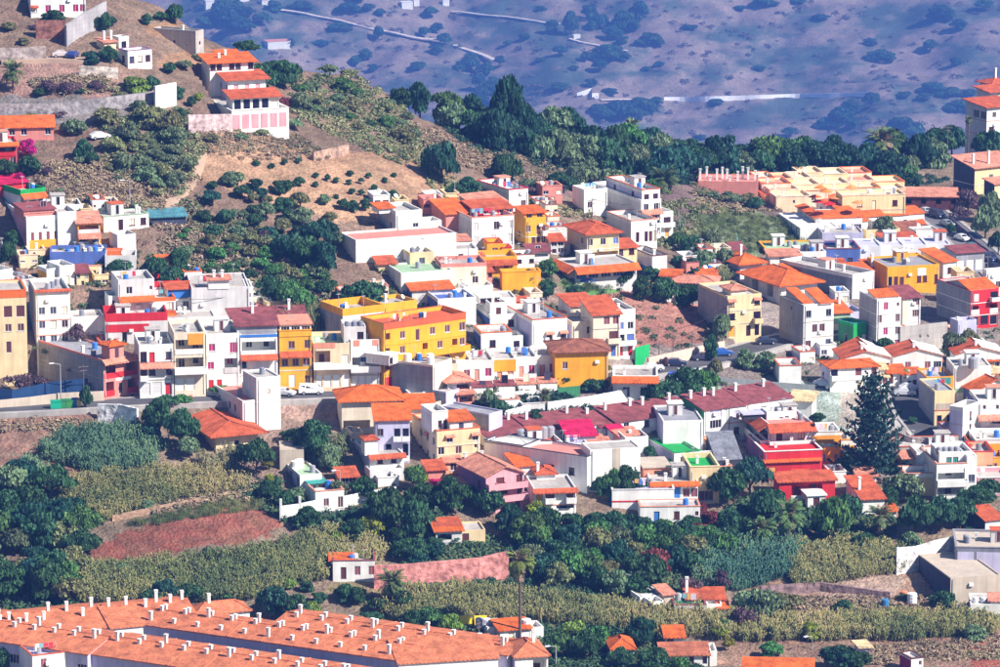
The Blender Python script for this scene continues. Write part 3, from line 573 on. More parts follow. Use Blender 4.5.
    hs('long white garden wall house', 'low white walled house with salmon roof strip below the red roofed mansion', [(430,432,478,262,250,10,'P','W','..d.','',{'d':7,'ph':.5,'n':2}),(434,436,482,290,264,6,'P','c','.w','',{'on':'g','d':8,'pc':'S','n':3})])
    hs('small orange mono pitch roof house', 'small house with bright orange roof and blue shaded side wall', [(396,412,453,304,290,14,'S','w','','',{'tc':'o','lc':'Z','rise':1.6,'fd':1,'d':8})])  # blue left face is painted shade
    hs('large blank white wall building', 'building with a large blank white wall above the yellow apartment block', [(410,438,476,324,299,16,'P','W','','',{'lc':'Z','fd':1,'d':9,'n':3,'rc':'Z'}),(468,470,500,305,287,10,'P','W','..dw','',{'on':'g','d':7,'n':2})])
    hs('white cube with side shed', 'plain white cube beside the large blank white wall', [(499,500,516,318,298,10,'P','W','','',{'d':7,'ph':.3})])
    hs('stepped grey white house with pergola', 'stepped grey and white house with pergola and satellite dish', [(474,490,518,332,315,16,'P','W','.w','..',{'lc':'Z','n':3,'rc':'W'}),(478,490,507,318,303,16,'P','W','.w.','.',{'lc':'w','n':2}),(476,480,500,304,298,16,'F','W','xxx','',{'d':4,'cap':'w','on':1})])
    hs('white house with round palm beside', 'low white house with two chimneys left of the round tree', [(520,524,545,322,309,14,'P','W','ww','',{'d':7,'n':2,'ch':[(.1,.5,2.0),(.5,.7,2)]})])
    hs('lavender sided white house', 'white house with side wall painted in lavender shade and triangular sail shadows', [(504,532,567,354,320,20,'P','W','..A.A','.',{'lc':'L','pc':'W','n':3,'cap':'r','tc':'s'}),(536,539,566,352,326,20,'P','W','','',{'d':6,'on':'g','pc':'s'})])  # lavender side is shade put into the wall colour
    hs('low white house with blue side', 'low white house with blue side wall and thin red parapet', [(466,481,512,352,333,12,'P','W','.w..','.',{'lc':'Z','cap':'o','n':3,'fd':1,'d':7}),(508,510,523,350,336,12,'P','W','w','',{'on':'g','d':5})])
    for i, (a, b, cl, ref, lab) in enumerate([(440,458,'c','beige end row house with brown door','beige end row house with brown door and pergola in front'),(454,471,'W','white row house beside the beige end','white narrow row house beside the beige end house'),(471,494,'W','white row house with twin chimneys','white row house with pink window and twin round tanks'),
            (494,516,'A','row house with orange panels','narrow row house painted orange between white neighbours'),(516,537,'W','white row house right of the orange panels','white narrow row house right of the orange panelled one'),(537,558,'W','white row house touching the orange house','white row house touching the orange house with hipped roof')]):
        y0 = 384-i*1.5
        hs(ref, lab, [(a-6 if i == 0 else a, a if i else 440, b, y0, y0-20-(2 if i in (1,) else 0)-i*.2, 8, 'P', cl if cl != 'A' else 'W', 'ds', '', {'d':9,'sc':rd(i),'dc':'s','ph':.5,'n':1,'lc':'w','pn':'h','pan':[('R',0,1,.05,.62,'A')] if cl == 'A' else [],'tk':[(.25,.6,.55,1.3,'G'),(.6,.6,.55,1.3,'G')] if i in (1,2,4) else [],'ch':[(.97,.08,1.6)]}),
             (a+1,a+2,b-1,y0+13,y0+6,8,'S','W','ll','',{'on':'g','d':4,'rise':.8,'tc':'s' if i > 3 else 'm','ov':.2})], 'row_house')
    hs('grey party wall block', 'tall block with a wide blank grey wall and purple awning', [(392,433,446,406,365,60,'P','c','','',{'cut':10,'lc':'G','ph':.4,'wR':7,'n':1,'pn':'h','tk':[(.3,.2,.7,1.5,'f'),(.6,.35,.7,1.5,'f'),(.3,.75,.7,1.5,'f')]}),(398,404,420,360,351,20,'F','W','w.','',{'d':5,'cap':'W'}),(432,434,447,394,362,8,'P','c','.d/w.','',{'on':'g','d':6})], 'apartment_block', 'apartment block')
    hs('stepped grey ramp wall house', 'long stepped grey blank wall running down beside the cream corner house', [(440,489,500,444,414,52,'P','L','','',{'lc':'G','ph':.3,'n':0,'wR':4,'rc':'G'}),(428,446,452,412,392,52,'P','L','','',{'lc':'G','on':'g','ph':.3,'wR':4,'n':0}),(466,470,486,408,398,20,'P','B','w','',{'on':'g','d':4,'n':0})])
    hs('white patio house behind the tall pine', 'low white patio house with orange edge half hidden behind the tall pine', [(838,841,884,452,440,5,'P','W','.dw.w','',{'d':6,'cap':'O','n':1}),(884,886,906,440,428,5,'P','u','','',{'on':'g','d':8,'n':0,'ph':.2}),(850,853,868,470,458,5,'S','O','','',{'on':'g','d':6,'tc':'o'})])
    hs('brown tiled pergola kiosk', 'open kiosk with a brown pink tiled roof on the grey ramp', [(434,448,471,403,382,18,'H','w','lll','l',{'tc':'s','rise':1.4,'ov':.8,'pn':'X'}),(454,458,474,408,394,18,'S','s','ll','',{'on':'g','tc':'s','d':5,'rise':.9})], 'shed', 'kiosk')
    hs('orange house with brown hipped roof', 'orange house with a brown hipped roof and small square windows', [(553,555,608,387,352,8,'H','A','.w......','',{'tc':'b','d':13,'rise':2.6,'ov':.7,'lc':'O'}),(594,596,607,387,354,8,'F','A','b/b/l','',{'on':'g','d':8,'cap':'b','bc':'A'})])
    hs('cream pink stepped house', 'cream pink stepped house with red tile eaves', [(558,572,600,352,322,18,'P','c','..ww/..s','s',{'lc':'L','tc':'s','n':2,'sc':'m'}),(558,571,597,330,306,18,'S','c','kw.w','',{'tc':'r','on':'g','d':9,'rise':1.6,'lc':'w'}),(559,562,579,330,318,18,'S','c','','',{'tc':'s','on':'g','d':6,'rise':1})])
    hs('tall cream pink gabled house', 'tall cream pink house with two tiled dormer roofs above a blue door', [(590,593,620,358,315,16,'S','c','.ss/.b/.d','',{'tc':'r','d':12,'rise':3.6,'dc':'Z','sc':'m','bc':'c','lc':'c'})])
    hs('white house with red garage doors', 'tall white house with two red garage doors and an orange canopy', [(614,616,635,357,310,18,'P','W','ww/bb/dd','',{'d':11,'dc':'R','lc':'w','tc':'o','bc':'W','n':2,'top':1.5,'pn':'XZ'}),(615,617,633,330,321,18,'S','W','','',{'tc':'o','d':3,'rise':1,'on':'g'})])
    # ---- houses around (570-720, 185-295)
    hs('white terraced villa on the ridge', 'white terraced villa with grey side walls and orange doors on the slope', [(592,641,661,236,200,24,'P','W','ww/^WW/bb/dd','...',{'lc':'w','sh':3.4,'tc':'s','dc':'O','bc':'W','n':2}),(606,642,660,205,190,24,'P','W','ww','.w..w.',{'lc':'L','cap':'r','n':2}),(573,631,657,243,221,24,'P','W','.d.ddd','',{'on':'g','lc':'w','fd':1,'d':12,'cap':'s'}),(660,661,673,238,212,24,'P','W','b/d','',{'on':'g','d':7,'dc':'O','bc':'W'}),(578,583,606,214,190,26,'P','W','w.','',{'on':'g','d':6,'n':3})], 'villa', 'villa')
    hs('yellow villa with hipped red roof', 'yellow villa with a hipped red roof and white balustraded balcony', [(567,587,619,266,234,22,'H','C','w.w.w/llll','.w/w.',{'tc':'r','lc':'B','ov':.8,'pn':'xXZ','rise':2.6,'bc':'W','fr':'w'}),(600,604,637,266,249,22,'S','C','.ww/','',{'tc':'r','on':'g','d':7,'rise':1.8,'bc':'W'}),(562,568,632,281,267,16,'T','w','xxxxx','x',{'on':'g','tc':'o','td':1.8,'ph':.3,'ts':'RL','fd':1,'d':10,'pn':'D'})], 'villa', 'villa')  # beige left face paints the cream wall in shade
    hs('grey box house with blue shutters', 'grey box house with rust streaks and dark blue shutters', [(630,652,667,281,256,24,'P','w','','..',{'lc':'L','cap':'h','pan':[('L',.2,.98,.5,.98,'z')]})])
    hs('low terracotta house left of the grey tower', 'low house with rounded terracotta roof beside the reeds', [(655,668,716,296,282,-8,'H','w','.w.w.w','',{'tc':'s','d':9,'rise':1.8}),(652,655,674,288,276,10,'S','W','','',{'tc':'o','on':'g','d':6,'rise':1})])
    # ---- peach complex
    hs('salmon roof terrace with white chimneys', 'salmon roof terrace crowded with white capped chimneys at the ridge', [(697,698,758,187,181,-4,'P','S','','',{'d':10,'ph':.2,'rc':'S','n':0,'ch':[(x, y, h_) for x, y, h_ in ((.03,.3,2.6),(.14,.4,2.9),(.20,.1,1.3),(.31,.3,2.6),(.40,.5,2.7),(.48,.3,2.6),(.53,.1,1.4),(.66,.2,2.3),(.74,.5,2.9),(.83,.4,2.8),(.95,.4,2.2))]}),(757,758,774,189,183,-4,'P','R','d','',{'on':'g','d':8,'n':0,'ch':[(.3,.2,2.2),(.6,.4,2.5),(.9,.3,2.3)]})], 'apartment_block', 'apartment block')
    rows = [(757,812,178,3,'top'),(800,872,173,3,'highest'),(762,850,184,3,'second'),(846,905,181,2,'upper right'),(770,858,190,3,'third'),(856,906,188,2,'middle right'),(776,812,197,1,'lowest left')]
    for (x0, x1, yt, nu, rn) in rows:
        for k in range(nu):
            a = x0+(x1-x0)*k/nu; b_ = x0+(x1-x0)*(k+1)/nu-.6; y = yt+(k % 2)*1.2; pos = ['left','centre','right'][k] if nu == 3 else ['left','right'][k] if nu == 2 else 'only'
            hs(f'{pos} flat of the {rn} peach row', f'{pos} cream peach flat in the {rn} row of the long terrace complex', [(a-5, a, b_, y+13, y, 10, 'P', 'yPcP'[(k+len(rn)) % 4], ['.w.','w.d','.k.'][(k+len(rn)) % 3], '', {'d':8.5,'ph':.5,'cap':['o','P','c'][(k+len(rn)) % 3],'n':0,'ch':[(.3,.4,1.3)] if k != 1 else [],'rc':'PcsP'[(k+int(x0)) % 4],'fr':'c','sh':3,'top':.2,'pan':[('R',0,1,.1,.32,'t')] if rn == 'middle right' and k == 0 else []})], 'apartment_block', 'apartment block', lm=(k == 1))
    hs('long peach wall apartment block', 'long peach apartment block behind the orange roofs', [(838,842,905,224,196,8,'P','y','..w.d..w./.....w...','',{'d':7,'n':3,'cap':'P','rc':'P','ph':.4})], 'apartment_block', 'apartment block')
    hs('white stair wall terrace house', 'white stepped terrace house with orange strip roofs and dark rail', [(778,800,838,240,228,11,'P','W','.....','.s.s.s.s.',{'lc':'W','rc':'W','n':0,'ph':.2,'sc':'g'}),(800,815,862,236,220,11,'P','W','s.k.W','',{'on':'g','rc':'L','n':5,'ph':.2,'sc':'L'}),(797,815,821,236,218,11,'S','W','','',{'on':'g','tc':'o','rise':.9,'ax':'x','ov':.5}),(819,820,862,236,218,11,'S','W','','',{'on':'g','tc':'o','rise':1.1,'d':3.5,'kd':1,'ov':.5}),(834,838,850,226,211,11,'S','W','','',{'on':'g','tc':'o','rise':1.6,'d':6})])
    for i, (a, b_, yb, yt, ref, lab, k) in enumerate([(826,847,218,205,'first orange roofed cottage of the terrace','small cottage with square orange roof inside the white terrace','G'),(846,868,236,222,'orange roofed house with pale gable','white house with tilted orange roof left of the dark pergola','S'),
            (862,884,232,217,'white house with dark orange pergola','white house with a dark pergola under broken orange roofs','G'),(884,908,231,216,'white house with two orange strips','white house with two thin orange roof strips and red doorway','S'),(905,924,230,214,'white house at the road bend','white house with orange ridge tiles at the road bend','S'),
            (874,891,214,203,'tiny house with flat orange cap','tiny white house with flat orange cap below the green awnings','S'),(844,858,232,214,'white house with narrow orange slope','narrow white house with orange slope beside the peach wall','S')]):
        hs(ref, lab, [(a-6, a, b_, yb, yt, 24, k, 'W', ['.w.','.w.','xd','.w.d','w.','.d','w'][i], 'w', {'tc':'o','d':7,'rise':1.6,'ov':.3,'lc':'L','n':1})])
    # ---- right edge top
    hs('white tower house with three roofs', 'tall white house with three stacked terracotta roofs at the right edge', [(965,986,1016,150,107,30,'S','W','ww/b.w/w.b','.xx/w.w/..w',{'tc':'r','rise':1.8,'lc':'w','ov':.9,'bc':'W'}),(970,990,1012,112,92,30,'S','W','.ww','ww',{'tc':'r','rise':1.5,'lc':'w','ov':.9,'on':'g','fd':1,'d':9}),(972,992,1010,102,84,30,'H','W','ww','w',{'tc':'r','rise':2,'lc':'w','ov':.8,'on':'g','fd':1,'d':8,'ch':[(.5,.5,3)]})], 'villa', 'villa')
    hs('dark shaded house with terracotta roof', 'dark shaded house with terracotta roofs and cream front at the right edge', [(953,974,1018,203,168,30,'S','C','.w.x/..','',{'lc':'D','tc':'s','rise':3.4,'ov':.7,'ch':[(.1,.3,3),(.4,.2,3.6)]}),(980,994,1016,212,184,30,'S','C','w','',{'on':'g','tc':'s','lc':'D','rise':1.5,'d':6,'fd':1})])  # near-black left faces are shade put into the wall colour
    hs('long terracotta roofed barn', 'long low barn with terracotta roof and shaded dark walls', [(901,905,957,208,196,-4,'S','h','l.l.l.l','',{'tc':'s','d':10,'rise':1.8,'lc':'D','bc':'h','trim':'h'})], 'shed', 'barn')  # walls coloured dark to paint in their shade
    # ---- middle right
    for i in range(5):
        x0 = 858+i*23; hs(['first','second','third','fourth','fifth'][i]+' bay of the blue grey workshop', ['blue grey workshop bay at the left end of the white pilastered wall','second bay of the blue grey workshop wall','middle bay of the blue grey workshop wall','fourth bay of the blue grey workshop wall','last bay of the blue grey workshop under the orange roof'][i],
            [(x0-3, x0, x0+23, 268-i*.6, 246-i*.6, 4, 'P', 'f', '', '', {'d':9,'lc':'w','ph':.3,'pan':[('R',.0,.08,0,1,'W')],'n':1,'rc':'L'})], 'house')
        if i == 3: break
    hs('white cube house above the workshops', 'plain white cube house above the blue grey workshops', [(908,916,940,246,231,14,'P','W','','',{'lc':'w','ph':.3,'n':1})])
    hs('brown roofed house above the workshops', 'low house with brown and orange roof strips above the workshops', [(878,884,918,250,240,14,'S','C','.w','',{'tc':'r','d':7,'rise':1.4}),(862,866,900,240,230,14,'P','C','.w.d','',{'on':'g','d':6,'n':2}),(896,900,920,238,230,14,'S','w','','',{'tc':'b','on':'g','d':6,'rise':2.2})])
    hs('lilac grey block below the white terrace', 'lilac grey flat roofed block below the white terrace house', [(820,822,863,250,233,4,'P','L','','',{'d':8,'lc':'w','n':2,'ph':.3})])
    hs('orange roofed house at the workshops end', 'white fronted house with a bright orange roof at the end of the workshops', [(934,943,956,278,262,30,'S','W','w','',{'tc':'o','fd':1,'d':12,'rise':2.8,'lc':'w'})])
    hs('grey garage row with white doors', 'low grey garage row with three white doors beside the road', [(953,956,984,272,253,20,'S','G','ggg','',{'tc':'m','d':7,'gc':'W','rise':1.4,'gf':'W'})], 'shed', 'garage')
    hs('white house at the right edge', 'small white and lilac house with one window at the right edge', [(982,986,1010,295,270,22,'P','W','w','..',{'lc':'L','n':1}),(985,995,1012,350,322,30,'P','L','w.','',{'on':'g','n':1})])
    hs('yellow workshop with white billboard', 'long yellow workshop with dark openings and a white billboard', [(884,887,939,292,267,16,'P','A','gxd..ww.x','',{'d':12,'ph':.4,'gc':'X','pn':'h','rc':'G','n':3,'pan':[('R',.58,.74,.12,.42,'W')]}),(912,914,925,276,257,16,'P','A','','',{'d':5,'on':'g'})])
    hs('orange roofed row with brown windows', 'row of low houses with orange roofs and tall brown windows', [(840,851,872,287,272,20,'S','s','vvv','',{'tc':'o','lc':'G','rise':1.6,'fd':1,'d':8,'pn':'h'}),(869,871,888,284,268,20,'S','w','..w','',{'on':'g','d':8,'tc':'o','rise':1.6,'ch':[(.1,.1,3)]})])
    hs('blue block beside the green terrace', 'blue flat roofed block with dark doorways near the satellite dish', [(822,826,860,268,249,4,'P','Z','.d.w.','',{'d':9,'cap':'m','pn':'D','lc':'w','n':2})])
    hs('yellow roofed hut below the green terrace', 'low pale house with yellow flat roof below the green terrace', [(768,770,801,265,256,6,'S','W','.d..','',{'d':8,'tc':'s','rise':.9}),(770,772,832,256,249,-2,'P','Y','','',{'on':'g','d':9,'rc':'J','ph':.3,'cap':'Y','n':1})])
    hs('white cubes beside the yellow hut', 'cluster of small white rooftop cubes with red doorway', [(798,800,826,268,252,10,'P','W','dxd','',{'d':8,'n':4,'dc':'R'}),(810,812,824,262,248,10,'P','W','k','',{'on':'g','d':5})])
    hs('long dark grey party wall building', 'long building with a blank wall painted dark grey for shade under a white coping', [(790,852,874,300,275,40,'P','w','gg','',{'lc':'g','cap':'w','fd':1,'d':22,'n':2})])  # long left wall darkened in colour to paint its shade
    hs('villa with broad orange roof', 'large villa with a broad bright orange hipped roof and columned porch', [(744,781,817,306,285,28,'H','W','dd.w','.l.l.',{'tc':'o','ov':1.3,'rise':4.0,'fr':'w','lc':'w'}),(756,774,792,289,278,28,'G','W','','',{'tc':'o','ax':'y','rise':2.2,'on':'g','ov':.8,'fd':1,'d':5}),(795,806,815,285,279,28,'G','W','','k',{'tc':'o','ax':'y','rise':1.6,'on':'g','ov':.5,'d':4})], 'villa', 'villa')
    hs('blue shaded house with orange hipped roof', 'house with blue shaded walls and orange hipped roof behind the large villa', [(722,740,762,282,264,26,'H','W','..','WW',{'tc':'o','ov':1.0,'rise':3,'lc':'L','ch':[(.35,.4,2.6)],'pn':'Z'})])  # lilac left wall is its blue shade, painted
    hs('cream house with double tiled awnings', 'tall cream house with pairs of tiled awnings and a grey side wall', [(700,727,761,338,296,22,'P','C','A..A/b..b/g.dd','',{'lc':'U','tc':'s','gc':'O','bc':'C','trim':'C','ph':.5,'n':0,'fd':1,'d':14}),(718,731,746,300,290,22,'H','c','','',{'tc':'s','rise':1.2,'fd':1,'d':6})], 'apartment_block', 'apartment block')
    hs('white gabled house with red centre', 'white house with orange roofs, red centre bay and grey gable side wall', [(773,803,833,352,305,22,'P','W','w.w/.ss./w.w','k/k/.',{'lc':'G','fd':1,'d':11,'ph':.1,'top':.3,'fr':'g','sc':'h'}),(773,803,813,306,303,22,'S','W','','',{'tc':'o','rise':3.0,'on':0,'lc':'G','fd':1,'d':11,'ov':.1}),(812,813,820,330,300,22,'P','R','b/d','',{'on':'g','d':4,'bc':'R'}),(818,820,833,306,303,22,'S','W','','',{'tc':'o','rise':3.0,'on':0,'d':10,'ov':.1})])
    hs('small house with orange roof and pale green wall', 'small house with orange roof and pale green lower wall', [(830,832,850,332,313,16,'S','J','.../aa','',{'tc':'o','d':9,'rise':2.4,'ch':[(.8,.7,3.2)]}),(846,848,864,330,312,16,'P','L','w','',{'on':'g','d':7,'pn':'h'})])
    hs('bright green house', 'bright green cube house with turquoise roof edge', [(838,853,866,348,324,34,'P','E','..w','d',{'lc':'e','cap':'t','rc':'t','ph':.5})])
    hs('white house with magenta windows', 'white four storey house with small magenta shuttered windows', [(864,876,900,352,299,18,'P','W','.s.k/W..W/.s.W/ss.s','.',{'sc':'M','pn':'h','lc':'U','ph':.3,'n':0,'fd':1,'d':9,'fr':'w','top':.3}),(868,875,898,302,297,18,'S','W','','',{'tc':'o','rise':1.6,'on':0,'d':7,'ov':.2})], 'apartment_block', 'apartment block')
    hs('cream wing with brown roof', 'cream and white wing with a red brown sloping roof', [(899,902,920,332,298,20,'S','W','.W/.W/','',{'tc':'m','d':9,'rise':2.4,'pn':'h','pan':[('R',0,.35,.0,1,'c')]})])
    hs('crimson house with blue grey gable side', 'crimson house with white balconies, orange roof and blank blue grey side wall', [(928,970,998,327,291,24,'P','R','..b/l.l/gxg','',{'lc':'G','ph':.1,'fd':1,'d':14,'bc':'W','gc':'X','cut':10,'pan':[('R',.12,.28,.1,.3,'W')]}),(928,970,998,292,290,24,'G','R','','',{'tc':'o','lc':'G','on':0,'ax':'x','rise':2.2,'ov':.15,'fd':1,'d':14})])
    hs('red brown roofed house left of the gables', 'long house with an orange hipped roof strip and lilac shaded side', [(806,830,878,392,368,12,'H','W','b..s.s/..aa','s.',{'tc':'o','lc':'L','rise':1.4,'sc':'m','fd':1,'d':9,'bc':'W'})])  # side wall coloured lilac as painted shade
    gab = [(872,892,374,'white gabled house beside the tall pine','white gabled house with brown left roof slope beside the tall pine'),(893,944,372,'white gabled house with brown slope in the middle','white gabled house with brown left roof slope in the middle of the row'),(955,1006,370,'white gabled house at the right end','white gabled house with brown left roof slope at the right end of the row')]
    for i, (a, b_, yb, ref, lab) in enumerate(gab):
        a0 = [838, 890, 952][i]
        hs(ref, lab, [(a0, a0+3, a0+52, yb+2, yb-16, 6, 'G', 'W', '.s.sW', '', {'ax':'y','tc':'r','m2':'W','rise':2.6,'d':12,'sc':'m','ov':.3,'ch':[(.45,.2,1.4)]}),
                      (a0+10, a0+12, a0+30, yb+14, yb+2, 6, 'S', 'W', '.s', '', {'on':'g','d':5,'tc':'o','rise':1,'sc':'s'}),(a0+30, a0+32, a0+50, yb+12, yb+3, 6, 'S', 'W', 'sss', '', {'on':'g','d':5,'tc':'y','rise':.8,'sc':'m'})])
    hs('brown roofed gable house by the green house', 'gabled house with brown and white roof slopes below the bright green house', [(816,852,880,366,352,10,'G','W','','',{'ax':'y','tc':'r','m2':'W','rise':2.6,'d':10,'fd':1})])
    hs('house with orange curtain wall', 'orange walled house with turquoise panel beside the street', [(920,926,953,402,377,8,'P','O','x..','',{'lc':'L','ph':.4,'n':1,'d':8,'pan':[('R',.5,.9,.05,.3,'t')]})])
    hs('yellow house with shaded blue side', 'yellow ochre house with deep shaded side wall beside the curving street', [(925,934,954,427,391,10,'P','y','../-dd','',{'lc':'G','ph':.3,'d':11,'fd':1,'rc':'G','sh':4.2,'trim':'s','pan':[('R',.1,1,.35,.52,'B')]})])  # grey left face stands for deep shade, set in the colour
    hs('white walled yard house with green base', 'long white walled yard house with a round grey tank', [(950,953,990,402,366,4,'P','W','','',{'d':8,'ph':.3,'pan':[('R',0,1,.62,.74,'J')],'tk':[(.5,-.1,1.0,2.2,'G')]})])
    hs('house with steep orange roof edge', 'white house with a long steep orange roof and two small windows', [(956,976,1014,412,392,20,'G','W','.k.k','k',{'ax':'y','tc':'o','m2':'W','rise':4.2,'fd':1,'d':12,'lc':'Z'})])
    hs('white balconied house at the right edge', 'white house with stepped balconies and red tile strips at the right edge', [(974,977,1016,442,400,4,'P','W','kk./^.ll/^ll.','',{'d':9,'tc':'s','bc':'W','lc':'Z','pn':'h'})])
    hs('blue grey narrow tower house', 'narrow house with blue grey shaded walls and a white coping', [(949,962,978,450,408,55,'P','w','d/d/d','',{'lc':'L','cap':'W','fr':'W'})])  # lilac left face paints the shade on this wall
    hs('ochre yellow house with white parapet', 'ochre yellow house with white parapet and red lower roof', [(972,975,1016,462,440,3,'P','A','.ww.','',{'d':9,'cap':'W','pc':'W','n':3}),(974,980,1000,478,452,14,'P','p','w.x','',{'on':'g','d':8,'cap':'R','lc':'O'})])
    hs('pink walled house above the trees', 'low pink walled house with grey roof terrace above the trees', [(976,978,1012,496,478,4,'P','K','.x.','',{'d':8,'cap':'W','n':1})])
    hs('white apartments with long balconies', 'white apartment house with two long balconies and rooftop tanks', [(930,936,966,500,464,7,'P','W','_lll/_lll','',{'d':13,'bc':'W','sh':3.3,'pn':'h','trim':'W','lc':'w','cap':'s','top':.4,'n':0}),(936,939,972,466,452,7,'P','W','.ss..','',{'d':7,'sc':'t','tk':[(.05,.2,.55,1.4,'G'),(.22,.2,.55,1.4,'G'),(.4,.2,.55,1.4,'G'),(.58,.2,.55,1.4,'G')]}),(964,966,976,500,456,7,'P','W','./w/w','',{'on':'g','d':10})], 'apartment_block', 'apartment block')
    hs('cream corner house with white terrace', 'cream corner house with white terrace rail left of the white apartments', [(898,905,935,494,474,7,'P','C','.w.','',{'d':9,'cap':'s','pc':'W','pn':'h','lc':'P'}),(899,903,915,476,458,7,'S','C','w','',{'d':6,'tc':'s','on':'g','rise':.8}),(914,916,930,478,452,7,'P','W','','w',{'on':'g','d':6})])
    hs('grey terrace building behind the pine', 'long low grey building with red roof edge behind the pine', [(892,896,972,462,447,4,'P','u','.w..w..','',{'d':8,'cap':'r','n':2})])
    # ---- centre slope
    hs('house with orange pyramid roof', 'house with a bright orange pyramid roof and shaded windows', [(340,342,401,434,401,8,'H','c','..ww/lldw','',{'tc':'o','d':12,'rise':3.4,'ov':.8,'bc':'c'})])
    hs('orange roofed house with blue shaded balconies', 'house with sloping orange roof and blue shaded balconies', [(374,376,410,462,420,5,'S','L','w.bb/.l.l','',{'tc':'o','d':10,'rise':2.6,'lc':'w','bc':'f'}),(396,398,424,424,408,12,'S','W','','',{'tc':'o','on':'g','d':10,'rise':2.2,'lc':'W'})])  # lilac wall carries the blue shade in its colour
    hs('cream corner apartment house', 'cream corner apartment house with shaded left wing and red tile band', [(404,437,480,467,431,20,'P','C','.A..A/-w.s.k/x.d.','.wAw/.ddd',{'lc':'c','tc':'s','trim':'c','ph':.6,'fd':1,'d':14,'cap':'r','n':0,'sh':3.6,'top':.3,'pn':'XX','rc':'S'}),(416,432,448,436,412,20,'P','W','.wd','',{'fd':1,'d':6,'cap':'W','lc':'w'}),(447,450,473,436,421,18,'S','w','d','',{'tc':'o','d':6,'rise':1.6}),(400,420,436,420,408,20,'P','W','','',{'on':'g','d':7,'n':2})], 'apartment_block', 'apartment block')
    hs('white house with blue tank and tiled roof', 'small white house with red tile strip, roof cabin and blue tank', [(342,370,404,474,455,16,'T','W','.W.W./','',{'lc':'L','tc':'r','ph':.3,'fd':1,'d':12,'n':0,'tk':[]}),(362,365,378,458,440,14,'H','W','','',{'tc':'r','d':4,'rise':.7,'ov':.3}),(366,370,404,482,470,16,'P','w','..x.','',{'on':'g','d':4})])  # blue shade of the left face painted as lilac
    hs('bungalow with wide terracotta roof', 'peach bungalow under a wide low terracotta hipped roof with one chimney', [(180,216,258,454,435,22,'H','P','.d.','.k..',{'tc':'r','ov':1.6,'rise':2.4,'ch':[(.15,.85,3.2,'S')]})], 'villa', 'bungalow')
    hs('tall white cube house with hedge terrace', 'tall white cube house with hedge lined terrace and blue shaded side', [(202,243,281,432,401,24,'P','W','','...w.ww.',{'cut':14,'lc':'w','ph':.3,'rc':'S','sh':3.4}),(238,257,281,431,378,24,'P','W','k/.','',{'on':'g','ph':.3,'d':7,'fd':1,'lc':'w'}),(228,232,262,392,376,24,'F','w','','',{'d':6,'cap':'w','on':'g'})])
    hs('magenta roofed blue grey house', 'low house with a vivid magenta roof among grey water tanks', [(564,568,596,456,436,12,'S','L','','',{'tc':'k','d':9,'rise':2.6,'lc':'D'})])
    hs('blue lilac house with two dark windows', 'long blue lilac shaded house with two dark windows and white gable end', [(485,587,600,494,457,58,'P','W','','......w.w.',{'lc':'f','wR':7,'ph':.4,'rc':'S','n':0,'cap':'D','pn':'X'})])
    hs('blue lilac house with dark door', 'blue lilac shaded house with a dark door left of the white tanks', [(484,523,540,470,446,58,'P','W','','.wkw.',{'lc':'f','wR':6,'ph':.4,'rc':'W','n':0,'cap':'D','pn':'X'})])
    hs('white rooftop rooms with a row of tanks', 'white rooftop rooms with a row of round grey tanks behind', [(523,526,562,462,443,14,'P','W','ww.w','',{'d':7,'rc':'r','tk':[(.05,.7,.8,2.2,'G'),(.2,.75,.8,2.2,'G'),(.36,.8,.8,2.2,'G'),(.55,.8,.8,2.2,'G'),(.72,.85,.8,2.2,'G'),(.9,.85,.8,2.2,'G')]}),(535,538,560,452,444,14,'S','W','','',{'tc':'r','d':5,'rise':.8,'on':'g'})])
    hs('narrow white house with slit fins', 'narrow white rooftop house with vertical fins under the magenta roof', [(562,564,588,462,444,12,'P','W','ddd','',{'d':7,'dc':'c'}),(586,590,606,462,444,12,'S','L','','',{'tc':'s','on':'g','d':7,'rise':1})])
    hs('tall white blank gable building', 'white building with a blank ochre striped gable right of the blue lilac house', [(586,590,640,492,450,14,'P','W','','',{'d':6,'ph':.2,'lc':'W','pan':[('R',.45,.6,0,1,'B')]}),(620,622,645,458,437,16,'P','W','w..','',{'on':'g','d':6,'n':1})])
    hs('white house with small magenta gable', 'white house with a small steep magenta gable and salmon roof', [(611,620,640,452,436,26,'S','W','.s','.',{'tc':'s','rise':1.2,'lc':'K'}),(613,614,626,446,432,20,'S','W','','',{'tc':'k','d':3,'on':'g','rise':1.6})])
    hs('large white cube with grey roof', 'large plain white cube with grey flat roof in the centre', [(650,663,703,452,421,6,'P','W','','',{'lc':'L','ph':.3,'fd':1,'d':13,'rc':'G','n':2})])  # left face shade put into a lilac wall colour
    hs('house with bright green roof', 'white house with a bright green flat roof and green balcony', [(648,674,700,472,453,20,'P','W','.xdx','',{'lc':'L','rc':'E','cap':'E','ph':.3,'fd':1,'n':0,'d':12}),(674,679,706,482,467,20,'P','E','','',{'on':'g','rc':'E','ph':.4,'d':6,'lc':'E'})])
    hs('cream house below the green balcony', 'narrow cream house with one brown window below the green balcony', [(686,690,719,502,467,6,'P','C','.s/-x','',{'d':10,'sh':4.2,'top':1.2,'sc':'h','cap':'y','lc':'C','rc':'E'})])
    hs('low white house with orange strip roof', 'low white house with orange strip roof left of the cream house', [(648,651,698,502,482,4,'T','W','..Z.ss','',{'d':8,'tc':'o','ph':.3,'sc':'m','pan':[('R',.47,.62,.2,.8,'z')]}),(678,680,699,492,478,8,'H','W','','',{'tc':'o','d':7,'rise':1.4,'on':'g'})])
